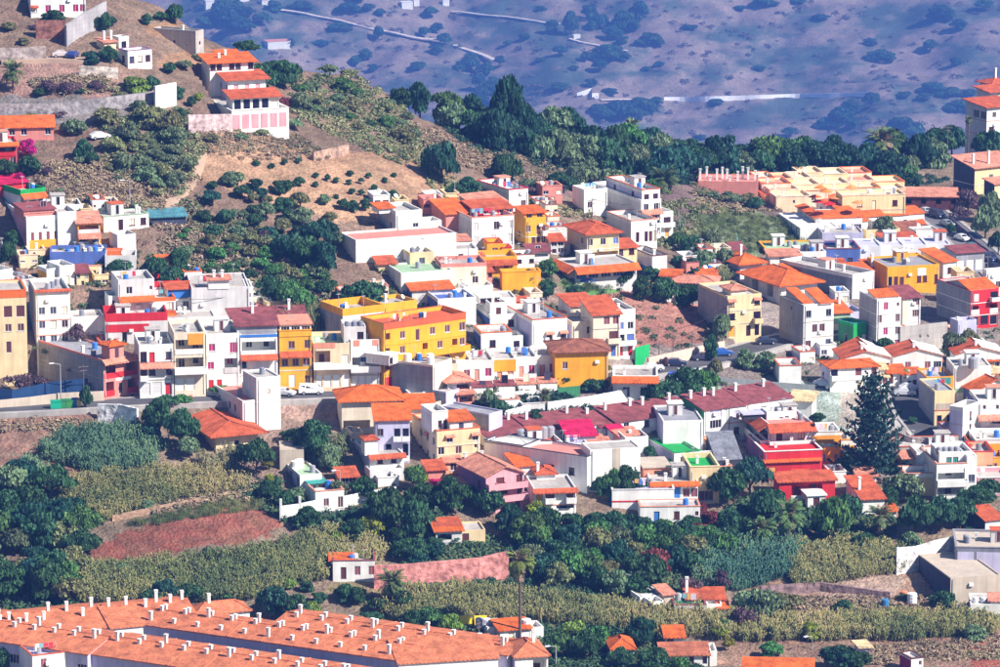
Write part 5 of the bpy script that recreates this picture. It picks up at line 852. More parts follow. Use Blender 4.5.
def palm(root, kind, r_, h_, i):
    key = (kind, i % 3)
    if key not in _PM:
        if kind == 'P': V, Q = frond_set(i, 54, 1.0, 1.15, .17, 1.25)
        elif kind == 'Q': V, Q = frond_set(i+9, 54, 1.0, 1.5, .22, 1.3)
        else: V, Q = frond_set(i+20, 26, 1.0, .5, .07, 1.35)
        _PM[key] = np_mesh('crown', V, Q, mat('leaf', {'P':(.09,.15,.05),'Q':(.14,.20,.04),'A':(.10,.17,.13)}[kind]))
    if kind == 'A':
        c = _link0('crown', _PM[key], root); c.scale = (r_, r_, max(h_, r_*.9)); return
    fr = min(r_, h_*.9); hz = max(.25, h_-fr*.75)
    c = _link0('crown', _PM[key], root, (0,0,hz)); c.scale = (fr*1.1,)*3
    q = MB(); n = 8
    for k in range(n): q.tube((0,0,-1 if k == 0 else hz*k/n), (0,0,hz*(k+1)/n), (.06 if kind == 'P' else .10)*max(fr, 3), 8, r2=(.05 if kind == 'P' else .075)*max(fr, 3))
    _link0('trunk', q.mesh('trunk', mat('bark', (.13,.095,.085))), root)
    if kind == 'Q' or h_ > 2.2*fr:
        V, Q2 = frond_set(33, 60, 1.0, .5, .3, -1.1); 
        if 'sk' not in _PM: _PM['sk'] = np_mesh('dead_fronds', V, Q2, mat('leaf', (.26,.18,.13)))
        d = _link0('dead_fronds', _PM['sk'], root, (0,0,hz)); d.scale = (fr*.55, fr*.55, fr*1.3)
def inpoly(x, y, poly):
    p = np.asarray(poly, float); r = np.zeros(np.shape(x), bool); j = len(p)-1
    for i in range(len(p)):
        c = ((p[i,1] > y) != (p[j,1] > y)) & (x < (p[j,0]-p[i,0])*(y-p[i,1])/(p[j,1]-p[i,1]+1e-12)+p[i,0]); r ^= c; j = i
    return r
def sample(poly, n, r):
    p = np.asarray(poly, float); X, Y = [], []
    while len(X) < n:
        x = r.uniform(p[:,0].min(), p[:,0].max(), n*2); y = r.uniform(p[:,1].min(), p[:,1].max(), n*2); k = inpoly(x, y, p); X += list(x[k]); Y += list(y[k])
    return np.array(X[:n]), np.array(Y[:n])
def thicket(poly, n, wr, hr, kinds, seed, mind=.55):
    r = np.random.RandomState(seed); got = []; tries = 0
    while len(got) < n and tries < 60:
        X, Y = sample(poly, 40, r); tries += 1
        for x, y in zip(X, Y):
            wd = r.uniform(*wr)
            if all(((x-a)**2+((y-b)*1.7)**2)**.5 > mind*(wd+c)/2 for a, b, c in got): got.append((x, y, wd))
            if len(got) >= n: break
    for x, y, wd in got: tree(x, y, wd, wd*r.uniform(*hr), kinds[r.randint(len(kinds))])
def tmpl(kind, r):
    V, Q = [], []
    if kind == 'cane':
        for k in range(9):
            x, y = r.uniform(-.6, .6, 2); a = r.rand()*6.28; hx, hy = r.uniform(-.35, .35, 2); h = r.uniform(.7, 1.1); dx, dy = math.cos(a)*.035, math.sin(a)*.035
            i = len(V); V += [(x-dx,y-dy,0),(x+dx,y+dy,0),(x+hx+dx*.4,y+hy+dy*.4,h),(x+hx-dx*.4,y+hy-dy*.4,h)]; Q.append((i,i+1,i+2,i+3))
            for m in range(5):
                t = r.uniform(.3, 1); b = r.rand()*6.28; L = r.uniform(.25, .5); cx, cy, cz = x+hx*t, y+hy*t, h*t; ex, ey = math.cos(b)*L, math.sin(b)*L; wx, wy = -math.sin(b)*.07, math.cos(b)*.07
                i = len(V); V += [(cx,cy,cz),(cx+ex*.5+wx,cy+ey*.5+wy,cz+.16),(cx+ex,cy+ey,cz-.05),(cx+ex*.5-wx,cy+ey*.5-wy,cz+.14)]; Q.append((i,i+1,i+2,i+3))
        return np.array(V), np.array(Q)
    if kind == 'scrub':
        n = 46; u = r.normal(size=(n, 3)); u /= np.linalg.norm(u, axis=1)[:, None]; u[:,2] = np.abs(u[:,2]); C = u*r.uniform(.45, 1, (n,1))*np.array([1,1,.85]); return quads(C, u+r.normal(size=(n,3))*.6, r.uniform(.12,.26,n), 1.3, r)
    n = 14; V = []
    for k in range(n):
        a = r.rand()*6.28; b = r.rand()*.7; x, y = r.uniform(-.8,.8,2); d = (math.cos(a)*b*.5, math.sin(a)*b*.5); i = len(V); V += [(x-.05,y,0),(x+.05,y,0),(x+d[0]+.02,y+d[1],1),(x+d[0]-.02,y+d[1],1)]; Q.append((i,i+1,i+2,i+3))
    return np.array(V), np.array(Q)
COURT = [(725,376),(770,376),(842,386),(905,388),(905,440),(850,436),(800,412),(770,396)]
def near_road(X, Y):
    P = gp(X, Y); r = np.zeros(len(X), bool)
    for W, zc, hw in ROADS: r |= np.hypot(P[:,0:1]-W[None,:,0], P[:,1:2]-W[None,:,1]).min(1) < hw+.6
    return r
def stuff(name, kind, polys, n, size, hscale, cols, label, seed, zoff=0.0, fn=None):
    r = np.random.RandomState(seed); Vs, Qs = [], []; off = 0; ts = [tmpl(kind, r) for _ in range(5)]
    A = [abs(sum(p[i][0]*p[(i+1)%len(p)][1]-p[(i+1)%len(p)][0]*p[i][1] for i in range(len(p)))) for p in polys]
    for p, a in zip(polys, A):
        k = max(3, int(n*1.15*a/sum(A))); X, Y = sample(p, k, r); nz = noise2(X*8, Y*14, seed); kp = (nz > -.75) & ~inpoly(X, Y, COURT);
        if zoff: kp &= ~near_road(X, Y)
        X, Y, nz = X[kp], Y[kp], nz[kp]; P = fn(X, Y) if fn else gp(X, Y)
        for t in range(5):
            V, Q = ts[t]; sel = P[t::5]; m = len(sel)
            if m == 0: continue
            s = r.uniform(size*.55, size*1.35, m)*(1+.22*np.clip(nz[t::5], -1, 1.4)); hz = r.uniform(.7, 1.3, m)*hscale*s; a_ = r.rand(m)*6.28; c, s_ = np.cos(a_), np.sin(a_)
            x = (V[None,:,0]*c[:,None]-V[None,:,1]*s_[:,None])*s[:,None]+sel[:,0:1]; y = (V[None,:,0]*s_[:,None]+V[None,:,1]*c[:,None])*s[:,None]+sel[:,1:2]; z = V[None,:,2]*hz[:,None]+sel[:,2:3]+zoff
            Vs.append(np.stack([x,y,z], -1).reshape(-1,3)); Qs.append((Q[None]+(np.arange(m)*len(V))[:,None,None]).reshape(-1,4)+off); off += m*len(V)
    o = _link0(name, np_mesh(name, np.concatenate(Vs), np.concatenate(Qs), mat('stuff', (0,0,0), cols=tuple(cols))), None); tag(o, label, None, None, 'stuff'); return o
# ---------------------------------------------------------------- far hillside
def fdepth(px, py):
    px = np.asarray(px, float); py = np.asarray(py, float)
    return 4500+(215-py)*2.6+30*np.sin(px/61+py/55)+14*np.sin(px/23-py/30+1.3)+5*np.sin(px/9+py/13)
def fgp(px, py): return ray(px, py, fdepth(px, py))
RX = [-400,0,100,135,160,200,240,270,340,385,420,470,520,600,700,800,900,940,1000,1400]; RY = [-60,-40,-20,-2,6,35,52,66,74,92,118,132,148,165,172,168,165,160,158,158]
def noise2(x, y, seed=0):
    s = 0
    for k, (f, a) in enumerate(((.013,1),(.031,.6),(.07,.4),(.16,.25))):
        s = s+a*np.sin(x*f*1.7+y*f+seed*1.3+k*2.1+1.5*np.sin(y*f*1.9-x*f*.6+k))*np.sin(y*f*2.1-x*f*.5+seed+k)
    return s
SOIL = [ # polygon, colour
 ([(330,300),(760,300),(1000,250),(1000,480),(850,480),(500,470),(330,430)], (.27,.22,.20)),
 ([(-400,-80),(520,-80),(520,190),(400,260),(330,300),(-400,330)], (.24,.155,.115)),
 ([(200,128),(250,135),(330,150),(420,155),(480,190),(440,215),(350,222),(280,205),(200,180),(195,150)], (.42,.25,.155)),
 ([(500,150),(700,170),(800,205),(840,235),(700,260),(600,200),(500,190)], (.20,.13,.13)),
 ([(700,200),(810,222),(800,245),(730,262),(690,240)], (.16,.20,.11)),
 ([(30,160),(160,160),(150,215),(60,205)], (.17,.10,.11)),
 ([(140,22),(190,26),(200,40),(150,38)], (.30,.17,.10)), ([(165,52),(240,45),(240,58),(200,68),(160,66)], (.36,.2,.12)),
 ([(0,62),(80,60),(160,90),(150,100),(0,100)], (.33,.19,.16)),
 ([(0,95),(150,98),(120,120),(0,124)], (.26,.23,.23)),
 ([(590,285),(640,283),(740,300),(745,350),(640,365),(600,345)], (.34,.15,.12)),
 ([(470,285),(560,288),(560,310),(470,305)], (.36,.24,.2)),
 ([(88,556),(88,548),(130,526),(230,503),(262,508),(285,526),(270,536),(200,548),(150,556),(92,562)], (.26,.085,.06)),
 ([(0,412),(100,412),(130,430),(90,432),(40,452),(0,455)], (.28,.15,.115)), ([(0,455),(70,462),(90,478),(0,495)], (.26,.13,.10)),
 ([(282,395),(345,395),(345,420),(285,420)], (.34,.22,.18)),
 ([(700,374),(765,374),(842,386),(905,396),(905,440),(850,436),(760,412),(700,402)], (.36,.43,.38)), ([(842,390),(905,394),(880,440),(836,424)], (.44,.38,.33)),
 ([(250,415),(340,430),(345,480),(290,520),(240,500)], (.22,.15,.12)),
 ([(370,560),(500,580),(600,600),(620,640),(380,620),(320,590)], (.22,.17,.09)),
 ([(760,580),(900,570),(1000,600),(1000,667),(720,667),(700,620)], (.30,.18,.13)), ([(960,640),(1100,640),(1100,680),(980,680)], (.36,.10,.07)),
 ([(820,560),(905,575),(900,605),(780,590)], (.36,.25,.20)),
 ([(500,385),(600,395),(600,420),(500,420)], (.26,.20,.20)), ([(600,355),(780,330),(780,380),(640,392)], (.30,.24,.22)),
 ([(560,275),(625,278),(620,292),(565,292)], (.10,.22,.06)),
]
def land():
    pxs = np.concatenate([np.arange(-400,-20,20), np.arange(-20,1021,3), np.arange(1030,1401,20)]).astype(float)
    t = np.concatenate([np.linspace(0, .12, 12, endpoint=False), np.linspace(.12, 1, 480)])
    ridge = np.interp(pxs, RX, RY); P = []; PY = []
    for tt in t:
        py = (1000+(700-1000)*(tt/.12)) if tt < .12 else None
        pyv = np.full(len(pxs), py) if py is not None else 700+(ridge-700)*((tt-.12)/.88)
        p = gp(pxs, pyv); p[:,2] += .22*noise2(p[:,0]*9, p[:,1]*9, 2)-.1; P.append(p); PY.append(pyv)
    last = P[-1]; D0 = depth(pxs, ridge); a = (pxs-500)/F
    for dd, dz in ((8,-2),(22,-6),(60,-22),(130,-55),(300,-110)):
        P.append(np.stack([a*(D0+dd), last[:,1]+dd, last[:,2]+dz], 1)); PY.append(ridge-1)
    for D, z in ((1900,-250),(3300,-590)): P.append(np.stack([a*D, np.full(len(pxs), D*.985), np.full(len(pxs), z)], 1)); PY.append(np.full(len(pxs), 215.))
    nn = len(P)
    for py in np.concatenate([np.arange(212,-20,-2.5), np.arange(-20,-420,-20)]):
        pyv = np.full(len(pxs), py); p = fgp(pxs, pyv); p[:,2] += 2.0*noise2(p[:,0]*1.0, p[:,1]*1.0, 7); P.append(p); PY.append(pyv)
    P = np.array(P); PY = np.array(PY); PX = np.broadcast_to(pxs, PY.shape); nr, nc = PY.shape
    # cut flat plots for the buildings
    V = P.reshape(-1,3)
    for C, u, v, LR, LL, cut in FOOT:
        dx, dy = V[:,0]-C[0], V[:,1]-C[1]; m = np.abs(dx)+np.abs(dy) < LR+LL+6+cut*2
        i = np.where(m)[0]; x = dx[i]*u[0]+dy[i]*u[1]; y = dx[i]*v[0]+dy[i]*v[1]
        k = i[(x > .2-cut) & (x < LR-.2) & (y > .4-cut*.2) & (y < LL+.3)]; V[k,2] = np.minimum(V[k,2], C[2]-.05)
    for W, zc, hw in ROADS:
        for k in range(len(W)):
            m = (np.abs(V[:,0]-W[k,0]) < hw+2) & (np.abs(V[:,1]-W[k,1]) < hw+2); i = np.where(m)[0]
            if len(i) == 0: continue
            dd = np.hypot(V[i,0]-W[k,0], V[i,1]-W[k,1]); V[i[dd < hw],2] = np.clip(V[i[dd < hw],2], zc[k]-.9, zc[k]-.2)
    col = np.zeros((nr, nc, 3)); col[:nn] = (.23,.165,.12); col[nn:] = (.25,.175,.175)
    wx = PX+4*noise2(PX*5, PY*5, 1); wy = PY+2.5*noise2(PX*5, PY*5, 4)
    near = np.zeros((nr, nc), bool); near[:nn] = True
    for poly, c in SOIL: col[inpoly(wx, wy, poly) & near] = c
    g = np.clip(noise2(PX*3, PY*6, 9)*.5+.5, 0, 1)[..., None]; far = ~near
    gf = np.clip(noise2(PX*.9, PY*2.2, 3)*.75+noise2(PX*2.6+PY*1.5, PY*3.0, 11)*.45+.4, 0, 1)[..., None]
    col = np.where(far[..., None], np.array((.25,.19,.155))*(1-gf)+np.array((.07,.095,.07))*gf, col*(1-.3*g)+np.array((.15,.14,.085))*.3*g)
    Q = (np.arange((nr-1)*(nc-1))//(nc-1)*nc+np.arange((nr-1)*(nc-1)) % (nc-1)); Q = np.stack([Q, Q+1, Q+nc+1, Q+nc], 1)
    m = bpy.data.materials.new('soil'); m.use_nodes = True; n = m.node_tree.nodes; L = m.node_tree.links; b = n['Principled BSDF']; b.inputs['Roughness'].default_value = .95; b.inputs['Specular IOR Level'].default_value = .1
    at = n.new('ShaderNodeAttribute'); at.attribute_name = 'soil'; tc = n.new('ShaderNodeTexCoord')
    cur = at.outputs[0]
    for s, lo, hi, det in ((.03,.74,1.2,5),(.35,.76,1.2,5),(1.6,.78,1.18,3)):
        x = n.new('ShaderNodeTexNoise'); x.inputs['Scale'].default_value = s; x.inputs['Detail'].default_value = det; L.new(tc.outputs['Object'], x.inputs[0])
        mr = n.new('ShaderNodeMapRange'); mr.inputs['From Min'].default_value = .35; mr.inputs['From Max'].default_value = .65; mr.inputs['To Min'].default_value = lo; mr.inputs['To Max'].default_value = hi; L.new(x.outputs[0], mr.inputs[0])
        mx = n.new('ShaderNodeMix'); mx.data_type = 'RGBA'; mx.blend_type = 'MULTIPLY'; mx.inputs[0].default_value = 1; L.new(cur, mx.inputs[6]); L.new(mr.outputs[0], mx.inputs[7]); cur = mx.outputs[2]
    L.new(cur, b.inputs['Base Color']); bp = n.new('ShaderNodeBump'); bp.inputs['Strength'].default_value = .9; bp.inputs['Distance'].default_value = .7; L.new(x.outputs[0], bp.inputs['Height']); L.new(bp.outputs[0], b.inputs['Normal'])
    me = np_mesh('ground', V, Q, m); ca = me.color_attributes.new('soil', 'FLOAT_COLOR', 'POINT')
    ca.data.foreach_set('color', np.concatenate([col.reshape(-1,3), np.ones((nr*nc,1))], 1).astype(np.float32).ravel())
    me.polygons.foreach_set('use_smooth', np.ones(len(Q), bool)); o = _link0('ground', me); tag(o, 'dry brown hillside with terraces and the hill across the valley', kind='structure')
# ---------------------------------------------------------------- roads and walls
def dens(pts, step=2.0):
    out = []
    for a, b in zip(pts[:-1], pts[1:]):
        n = max(1, int(math.hypot(b[0]-a[0], b[1]-a[1])/step))
        for i in range(n): out.append(tuple(np.array(a)+(np.array(b)-np.array(a))*i/n))
    out.append(tuple(pts[-1])); return out
def smooth_pts(pts, it=2):
    for _ in range(it):
        q = [pts[0]]
        for a, b in zip(pts[:-1], pts[1:]): q += [tuple(np.array(a)*.75+np.array(b)*.25), tuple(np.array(a)*.25+np.array(b)*.75)]
        q.append(pts[-1]); pts = q
    return pts
ROADS = []
def strip(name, pts, width, m, lift=.16, fn=None, label=None, kerb=0, zf=True):
    pts = dens(smooth_pts(pts), 3.0); f = fn or gp; W = np.array([f(np.array(p[0]), np.array(p[1])) for p in pts]); T = np.gradient(W[:,:2], axis=0); T /= np.linalg.norm(T, axis=1)[:,None]; N = np.stack([-T[:,1], T[:,0]], 1)
    def edge(o): 
        xy = W[:,:2]+N*o; z = gz(xy[:,0], xy[:,1]) if fn is None else W[:,2]
        return xy, z
    offs = [-width/2, -width/6, width/6, width/2]; E = [edge(o) for o in offs]; zc = E[1][1]*.5+E[2][1]*.5; zc = np.convolve(np.pad(zc, 4, 'edge'), np.ones(9)/9, 'valid')+lift
    if fn is None: ROADS.append((W[:,:2], zc, width/2+kerb+.8))
    q = MB(); n = len(W)
    for i in range(n-1):
        for k in range(3):
            a, b = E[k][0], E[k+1][0]; q.quad((*a[i], zc[i]), (*a[i+1], zc[i+1]), (*b[i+1], zc[i+1]), (*b[i], zc[i]))
        for k in (0, 3):
            a = E[k][0]; q.quad((*a[i], zc[i]), (*a[i+1], zc[i+1]), (*a[i+1], zc[i+1]-1.2), (*a[i], zc[i]-1.2))
    o = _link0(name, q.mesh(name, m)); tag(o, label, kind='structure')
    if kerb:
        for s in (-1, 1):
            q = MB(); a = W[:,:2]+N*s*(width/2+.02); b = W[:,:2]+N*s*(width/2+kerb)
            for i in range(n-1):
                z0, z1 = zc[i]+.12, zc[i+1]+.12; q.quad((*a[i], z0), (*a[i+1], z1), (*b[i+1], z1), (*b[i], z0)); q.quad((*a[i], z0-.3), (*a[i+1], z1-.3), (*a[i+1], z1), (*a[i], z0)); q.quad((*b[i], z0-1.3), (*b[i+1], z1-1.3), (*b[i+1], z1), (*b[i], z0))
            _link0('kerb', q.mesh('kerb', mat('cement', (.45,.42,.40))), o)
    return o
def wall(ref, label, pts, hm, th, m, cat='wall', posts=0, lm=False, cap=None, name='garden_wall'):
    pts = dens(pts, 12.0); W = np.array([gp(np.array(p[0]), np.array(p[1])) for p in pts]); root = _link0(name, None, None, tuple(W[0])); tag(root, label, cat, 'walls and fences among the plots'); q = MB(); cq = MB(); pq = []
    for i in range(len(W)-1):
        a, b = W[i]-W[0], W[i+1]-W[0]; d = (b-a)[:2]; L = np.linalg.norm(d); t = d/L; nn = np.array([-t[1], t[0]])*th/2
        h0 = hm[0]+(hm[1]-hm[0])*i/(len(W)-1) if isinstance(hm, tuple) else hm; h1 = hm[0]+(hm[1]-hm[0])*(i+1)/(len(W)-1) if isinstance(hm, tuple) else hm
        c = [(*(a[:2]-nn), a[2]), (*(b[:2]-nn), b[2]), (*(b[:2]+nn), b[2]), (*(a[:2]+nn), a[2])]; hh = [h0, h1, h1, h0]
        lo = [(x, y, z-3) for x, y, z in c]; hi = [(x, y, z+h) for (x, y, z), h in zip(c, hh)]
        q.quad(lo[0], lo[1], hi[1], hi[0]); q.quad(lo[2], lo[3], hi[3], hi[2]); q.quad(hi[0], hi[1], hi[2], hi[3])
        if i == 0: q.quad(lo[3], lo[0], hi[0], hi[3])
        if i == len(W)-2: q.quad(lo[1], lo[2], hi[2], hi[1])
        if posts:
            pm = MB(); pm.box(a[0]-th*.7, a[0]+th*.7, a[1]-th*.7, a[1]+th*.7, a[2]-.5, a[2]+h0+posts); pq.append(pm)
    _link0('wall_panel', q.mesh('wall_panel', m), root)
    for pm in pq: _link0('post', pm.mesh('post', m), root)
    if lm: LAND.append((pts[len(pts)//2][0], pts[len(pts)//2][1], ref))
    return root
_CM = {}
def car(px, py, yaw, col, label, van=False, truck=False, sc_=1.0):
    P = gp(px, py)
    for W, zc, hw in ROADS:
        dd = np.hypot(W[:,0]-P[0], W[:,1]-P[1]); k = int(dd.argmin())
        if dd[k] < hw+1: P = (P[0], P[1], zc[k]-.02)
    root = _link0('parked_van' if van else 'parked_truck' if truck else 'parked_car', None, None, (P[0], P[1], P[2]+.22), R_(yaw)); tag(root, label, 'truck' if truck else 'van' if van else 'car', 'parked vehicles'); root.scale = (sc_,)*3
    key = (col, van, truck)
    if key not in _CM:
        if truck: prof = [(-3.2,.5),(3.0,.5),(3.1,1.2),(2.9,2.3),(1.5,2.35),(1.45,1.0),(-3.2,1.0)]; W2 = 1.05
        elif van: prof = [(-2.3,.35),(2.3,.35),(2.35,.85),(1.9,1.1),(1.25,1.85),(-2.1,1.9),(-2.3,1.2)]; W2 = .9
        else: prof = [(-2.1,.32),(2.1,.32),(2.15,.7),(1.9,.85),(1.05,.95),(.45,1.42),(-1.0,1.45),(-1.8,1.0),(-2.1,.9)]; W2 = .85
        q = MB(); n = len(prof); i0 = len(q.v)
        for y, ins in ((-W2,.0),(W2,.0)):
            for x, z in prof: q.v.append((x, y*(0.86 if z > 1.2 and not truck else 1), z))
        q.f.append(tuple(range(i0, i0+n))); q.m.append(0); q.f.append(tuple(reversed(range(i0+n, i0+2*n)))); q.m.append(0)
        for k in range(n): j = (k+1) % n; q.f.append((i0+k, i0+n+k, i0+n+j, i0+j)); q.m.append(0)
        body = q.mesh('body', mat('gloss', col, rough=.25)); gs = []
        if truck: gl = [(2.1,2.85,1.45,2.15)]
        elif van: gl = [(-1.9,-1.1,1.25,1.7),(-.95,-.1,1.25,1.7),(.05,.95,1.2,1.7)]
        else: gl = [(-1.45,-.5,1.02,1.34),(-.4,.55,1.02,1.34)]
        for s in (-1, 1):
            for a, b, c, d in gl:
                yy = s*(W2*(.93 if not truck else 1)+.012); pts = [(a,yy,c),(b,yy,c),(b-.12,yy*(.95 if not truck else 1),d),(a+.08,yy*(.95 if not truck else 1),d)]
                g = MB(); g.quad(*(pts if s < 0 else pts[::-1])); gs.append(('window', g))
        if not truck:
            (xa, za), (xb, zb) = (prof[3], prof[4]) if van else (prof[4], prof[5]); w1, w2 = W2*.82, W2*.74
            g = MB(); g.quad((xa-.05,-w1,za+.06),(xa-.05,w1,za+.06),(xb+.06,w2,zb-.03),(xb+.06,-w2,zb-.03)); gs.append(('windscreen', g))
        win = [(k_, g_.mesh(k_, mat('gloss', (.02,.02,.03), rough=.08))) for k_, g_ in gs]; t = MB(); n = 12
        for k in range(n):
            a = 2*math.pi*k/n; b = 2*math.pi*(k+1)/n; r = .34; p = lambda an, y, rr=r: (rr*math.cos(an), y, rr*math.sin(an))
            t.quad(p(a,-.1), p(b,-.1), p(b,.1), p(a,.1)); t.tri((0,-.1,0), p(b,-.1), p(a,-.1)); t.tri((0,.1,0), p(a,.1), p(b,.1))
            t.tri((0,-.115,0), p(b,-.115,.2), p(a,-.115,.2), 1); t.tri((0,.115,0), p(a,.115,.2), p(b,.115,.2), 1)
        wh = t.mesh('wheel', [mat('rubber', (.02,.02,.02)), mat('gloss', (.4,.4,.4), rough=.3)]); l = MB(); l.box(-.04,.04,-.15,.15,-.08,.08); hl = l.mesh('headlight', mat('gloss', (.8,.8,.75), rough=.1))
        bx = None
        if truck: x = MB(); x.box(-3.25,1.35,-1.12,1.12,1.01,2.9); bx = x.mesh('cargo_box', mat('paint', (.78,.78,.78), rough=.5))
        _CM[key] = (body, win, wh, hl, W2, bx)
    body, win, wh, hl, W2, bx = _CM[key]; _link0('body', body, root, (0,0,-.12)); [_link0(k_, g_, root, (0,0,-.12)) for k_, g_ in win]
    xs = (-2.1, 2.2) if truck else (-1.35, 1.35)
    for x in xs:
        for s in (-1, 1): _link0('wheel', wh, root, (x, s*(W2-.06), .16))
    for s in (-1, 1): _link0('headlight', hl, root, ((3.1 if truck else 2.33 if van else 2.13), s*W2*.7, .5))
    if bx: _link0('cargo_box', bx, root)
def pole(px, py, h, label, lamp=False):
    P = gp(px, py); s = F/float(depth(px, py)); hm = h/s/CP; root = _link0('street_lamp' if lamp else 'utility_pole', None, None, tuple(P), random.random()); tag(root, label, 'street lamp' if lamp else 'pole', 'poles and street lamps')
    q = MB(); q.tube((0,0,-1), (0,0,hm), .13, 7, r2=.08); _link0('pole', q.mesh('pole', mat('gloss', (.35,.35,.36) if lamp else (.14,.10,.09), rough=.6)), root)
    q = MB()
    if lamp: q.tube((0,0,hm-.05), (-1.3,0,hm+.25), .06, 5); _link0('lamp_arm', q.mesh('lamp_arm', mat('gloss', (.35,.35,.36), rough=.6)), root); q = MB(); q.box(-2.1,-1.2,-.18,.18,hm+.2,hm+.36); _link0('lamp_head', q.mesh('lamp_head', mat('paint', (.7,.7,.7), rough=.4)), root)
    else: q.box(-1.0,1.0,-.07,.07,hm-.6,hm-.45); q.box(-.7,.7,-.07,.07,hm-1.3,hm-1.15); _link0('crossarm', q.mesh('crossarm', mat('gloss', (.14,.10,.09), rough=.6)), root)
# ---------------------------------------------------------------- assemble
build_town()
# walls, fences
st = mat('rubble', (.40,.33,.31)); wh = mat('plaster', COL['W']); ce = mat('cement', COL['U'])
wall('brown terrace wall', 'brown retaining wall with tan pillar below the white farmhouse', [(36,38),(66,38)], 3.8, .6, mat('rubble', (.30,.13,.10)), name='retaining_wall')
wall('grey terrace wall', 'tall grey concrete retaining wall right of the white farmhouse', [(66,46),(84,34),(106,22)], 4.5, .5, ce, name='retaining_wall')
wall('upper stone wall', 'grey dry stone terrace wall at the upper left edge', [(-20,62),(20,62),(46,60)], 3.0, .6, st, name='stone_wall')
wall('long dry stone wall', 'long dry stone terrace wall above the orange tiled roof', [(-30,118),(20,118),(60,116),(110,108),(160,100)], (3.2,2.0), .7, mat('rubble', (.33,.30,.31)), name='stone_wall')
wall('pale stone wall', 'pale stone wall below the small white house with purple trim', [(79,76),(118,78)], 2.2, .5, mat('rubble', (.6,.52,.46)), name='stone_wall')
wall('white rendered wall by the bush', 'white rendered retaining wall beside the round green bush', [(155,108),(176,104)], 4.6, .5, wh, name='retaining_wall')
wall('pinkish stone villa wall', 'pinkish stone garden wall running left from the grand white villa', [(188,132),(232,131)], 3.6, .5, mat('rubble', (.70,.52,.52)), name='stone_wall')
wall('tan hill wall', 'tan earth bank wall across the planted hillside', [(313,160),(348,152)], 1.6, .5, mat('rubble', (.5,.33,.25)), name='stone_wall')
wall('beige retaining wall', 'broad beige retaining wall between the magenta windowed house and the crimson house', [(899,352),(946,347)], 5.2, .6, mat('cement', COL['u']), name='retaining_wall', lm=True)
wall('road side wall', 'low pale wall along the upper road below the red slope', [(648,367),(700,355),(724,350)], 1.8, .4, mat('plaster', (.72,.55,.45)), name='road_wall')
wall('white garden fence', 'long white panelled garden fence beside the maroon roofed row', [(548,414),(590,408),(632,400)], 2.3, .15, wh, posts=.12, name='garden_fence', lm=True)
wall('short white garden fence', 'short white panelled fence with orange posts left of the white tank roofs', [(505,420),(530,414)], 1.8, .15, wh, posts=.12, name='garden_fence')
wall('white ramp fence', 'white balustrade fence in front of the white narrow row houses', [(490,400),(520,398),(558,396)], 1.3, .2, wh, posts=.1, name='garden_fence')
wall('white villa garden wall', 'white garden wall with pillars left of the green awning villa', [(281,520),(300,516),(322,510)], (2.5,2.0), .3, wh, posts=1.3, name='garden_wall')
wall('long white garden wall', 'long white panelled wall running right from the green awning villa', [(338,508),(360,503),(396,497)], 1.9, .25, wh, posts=.1, name='garden_wall', lm=True)
wall('pink retaining wall', 'long weathered pink retaining wall above the canes', [(374,587),(400,587),(440,585),(478,583),(508,577)], (3.8,4.6), .6, mat('rubble', (.66,.27,.24)), name='retaining_wall', lm=True)
wall('white speckled wall', 'white peeling wall with dark stains rising to the grey warehouse', [(896,573),(915,570),(935,562),(953,556)], (4.6,3.6), .4, mat('rubble', (.9,.88,.86)), name='garden_wall', lm=True)
wall('white ruined ramp wall', 'white stained ramp wall beside the road end', [(98,420),(120,424),(138,432)], (3.0,4.4), .5, mat('rubble', (.88,.86,.86)), name='retaining_wall', lm=True)
wall('road parapet at the left', 'pale roadside wall under blue netting at the left', [(-10,408),(30,404),(60,400),(104,398)], 1.3, .3, mat('plaster', (.7,.58,.46)), name='road_wall')
wall('blue netting fence', 'fence hung with torn blue netting along the left road', [(-5,402),(12,404),(30,400),(50,396),(66,394),(88,392)], 2.6, .12, mat('plaster', (.02,.06,.16)), name='net_fence', lm=True)
wall('green net wall', 'fence of green netting behind the orange house with hipped roof', [(558,398),(580,396)], 2.0, .12, mat('plaster', COL['e']), name='net_fence')
wall('green street netting', 'bright green netting fence right of the white house with red garages', [(635,360),(649,356)], 2.4, .12, mat('plaster', (.02,.42,.12)), name='net_fence')
wall('lower rubble wall', 'low rubble terrace wall under the canes at the right', [(760,594),(820,590),(890,600)], 1.4, .6, mat('rubble', (.30,.20,.20)), name='stone_wall')
wall('field edge bank', 'pale bank along the upper edge of the red brown field', [(112,520),(150,512),(200,502)], .8, .4, mat('rubble', (.5,.32,.22)), name='stone_wall')
wall('pine street wall', 'low rubble wall between the tall pine and the curving street', [(893,442),(912,450),(928,452)], 2.4, .4, st, name='stone_wall')
wall('dark court wall', 'low dark wall behind the green court', [(700,380),(760,386),(815,390)], 1.0, .2, mat('plaster', (.25,.27,.28)), name='garden_wall')
wall('right hand dark road wall', 'dark low wall between the parked cars and the bushes', [(950,222),(975,246),(1003,268)], 1.4, .3, mat('plaster', (.10,.08,.12)), name='road_wall')
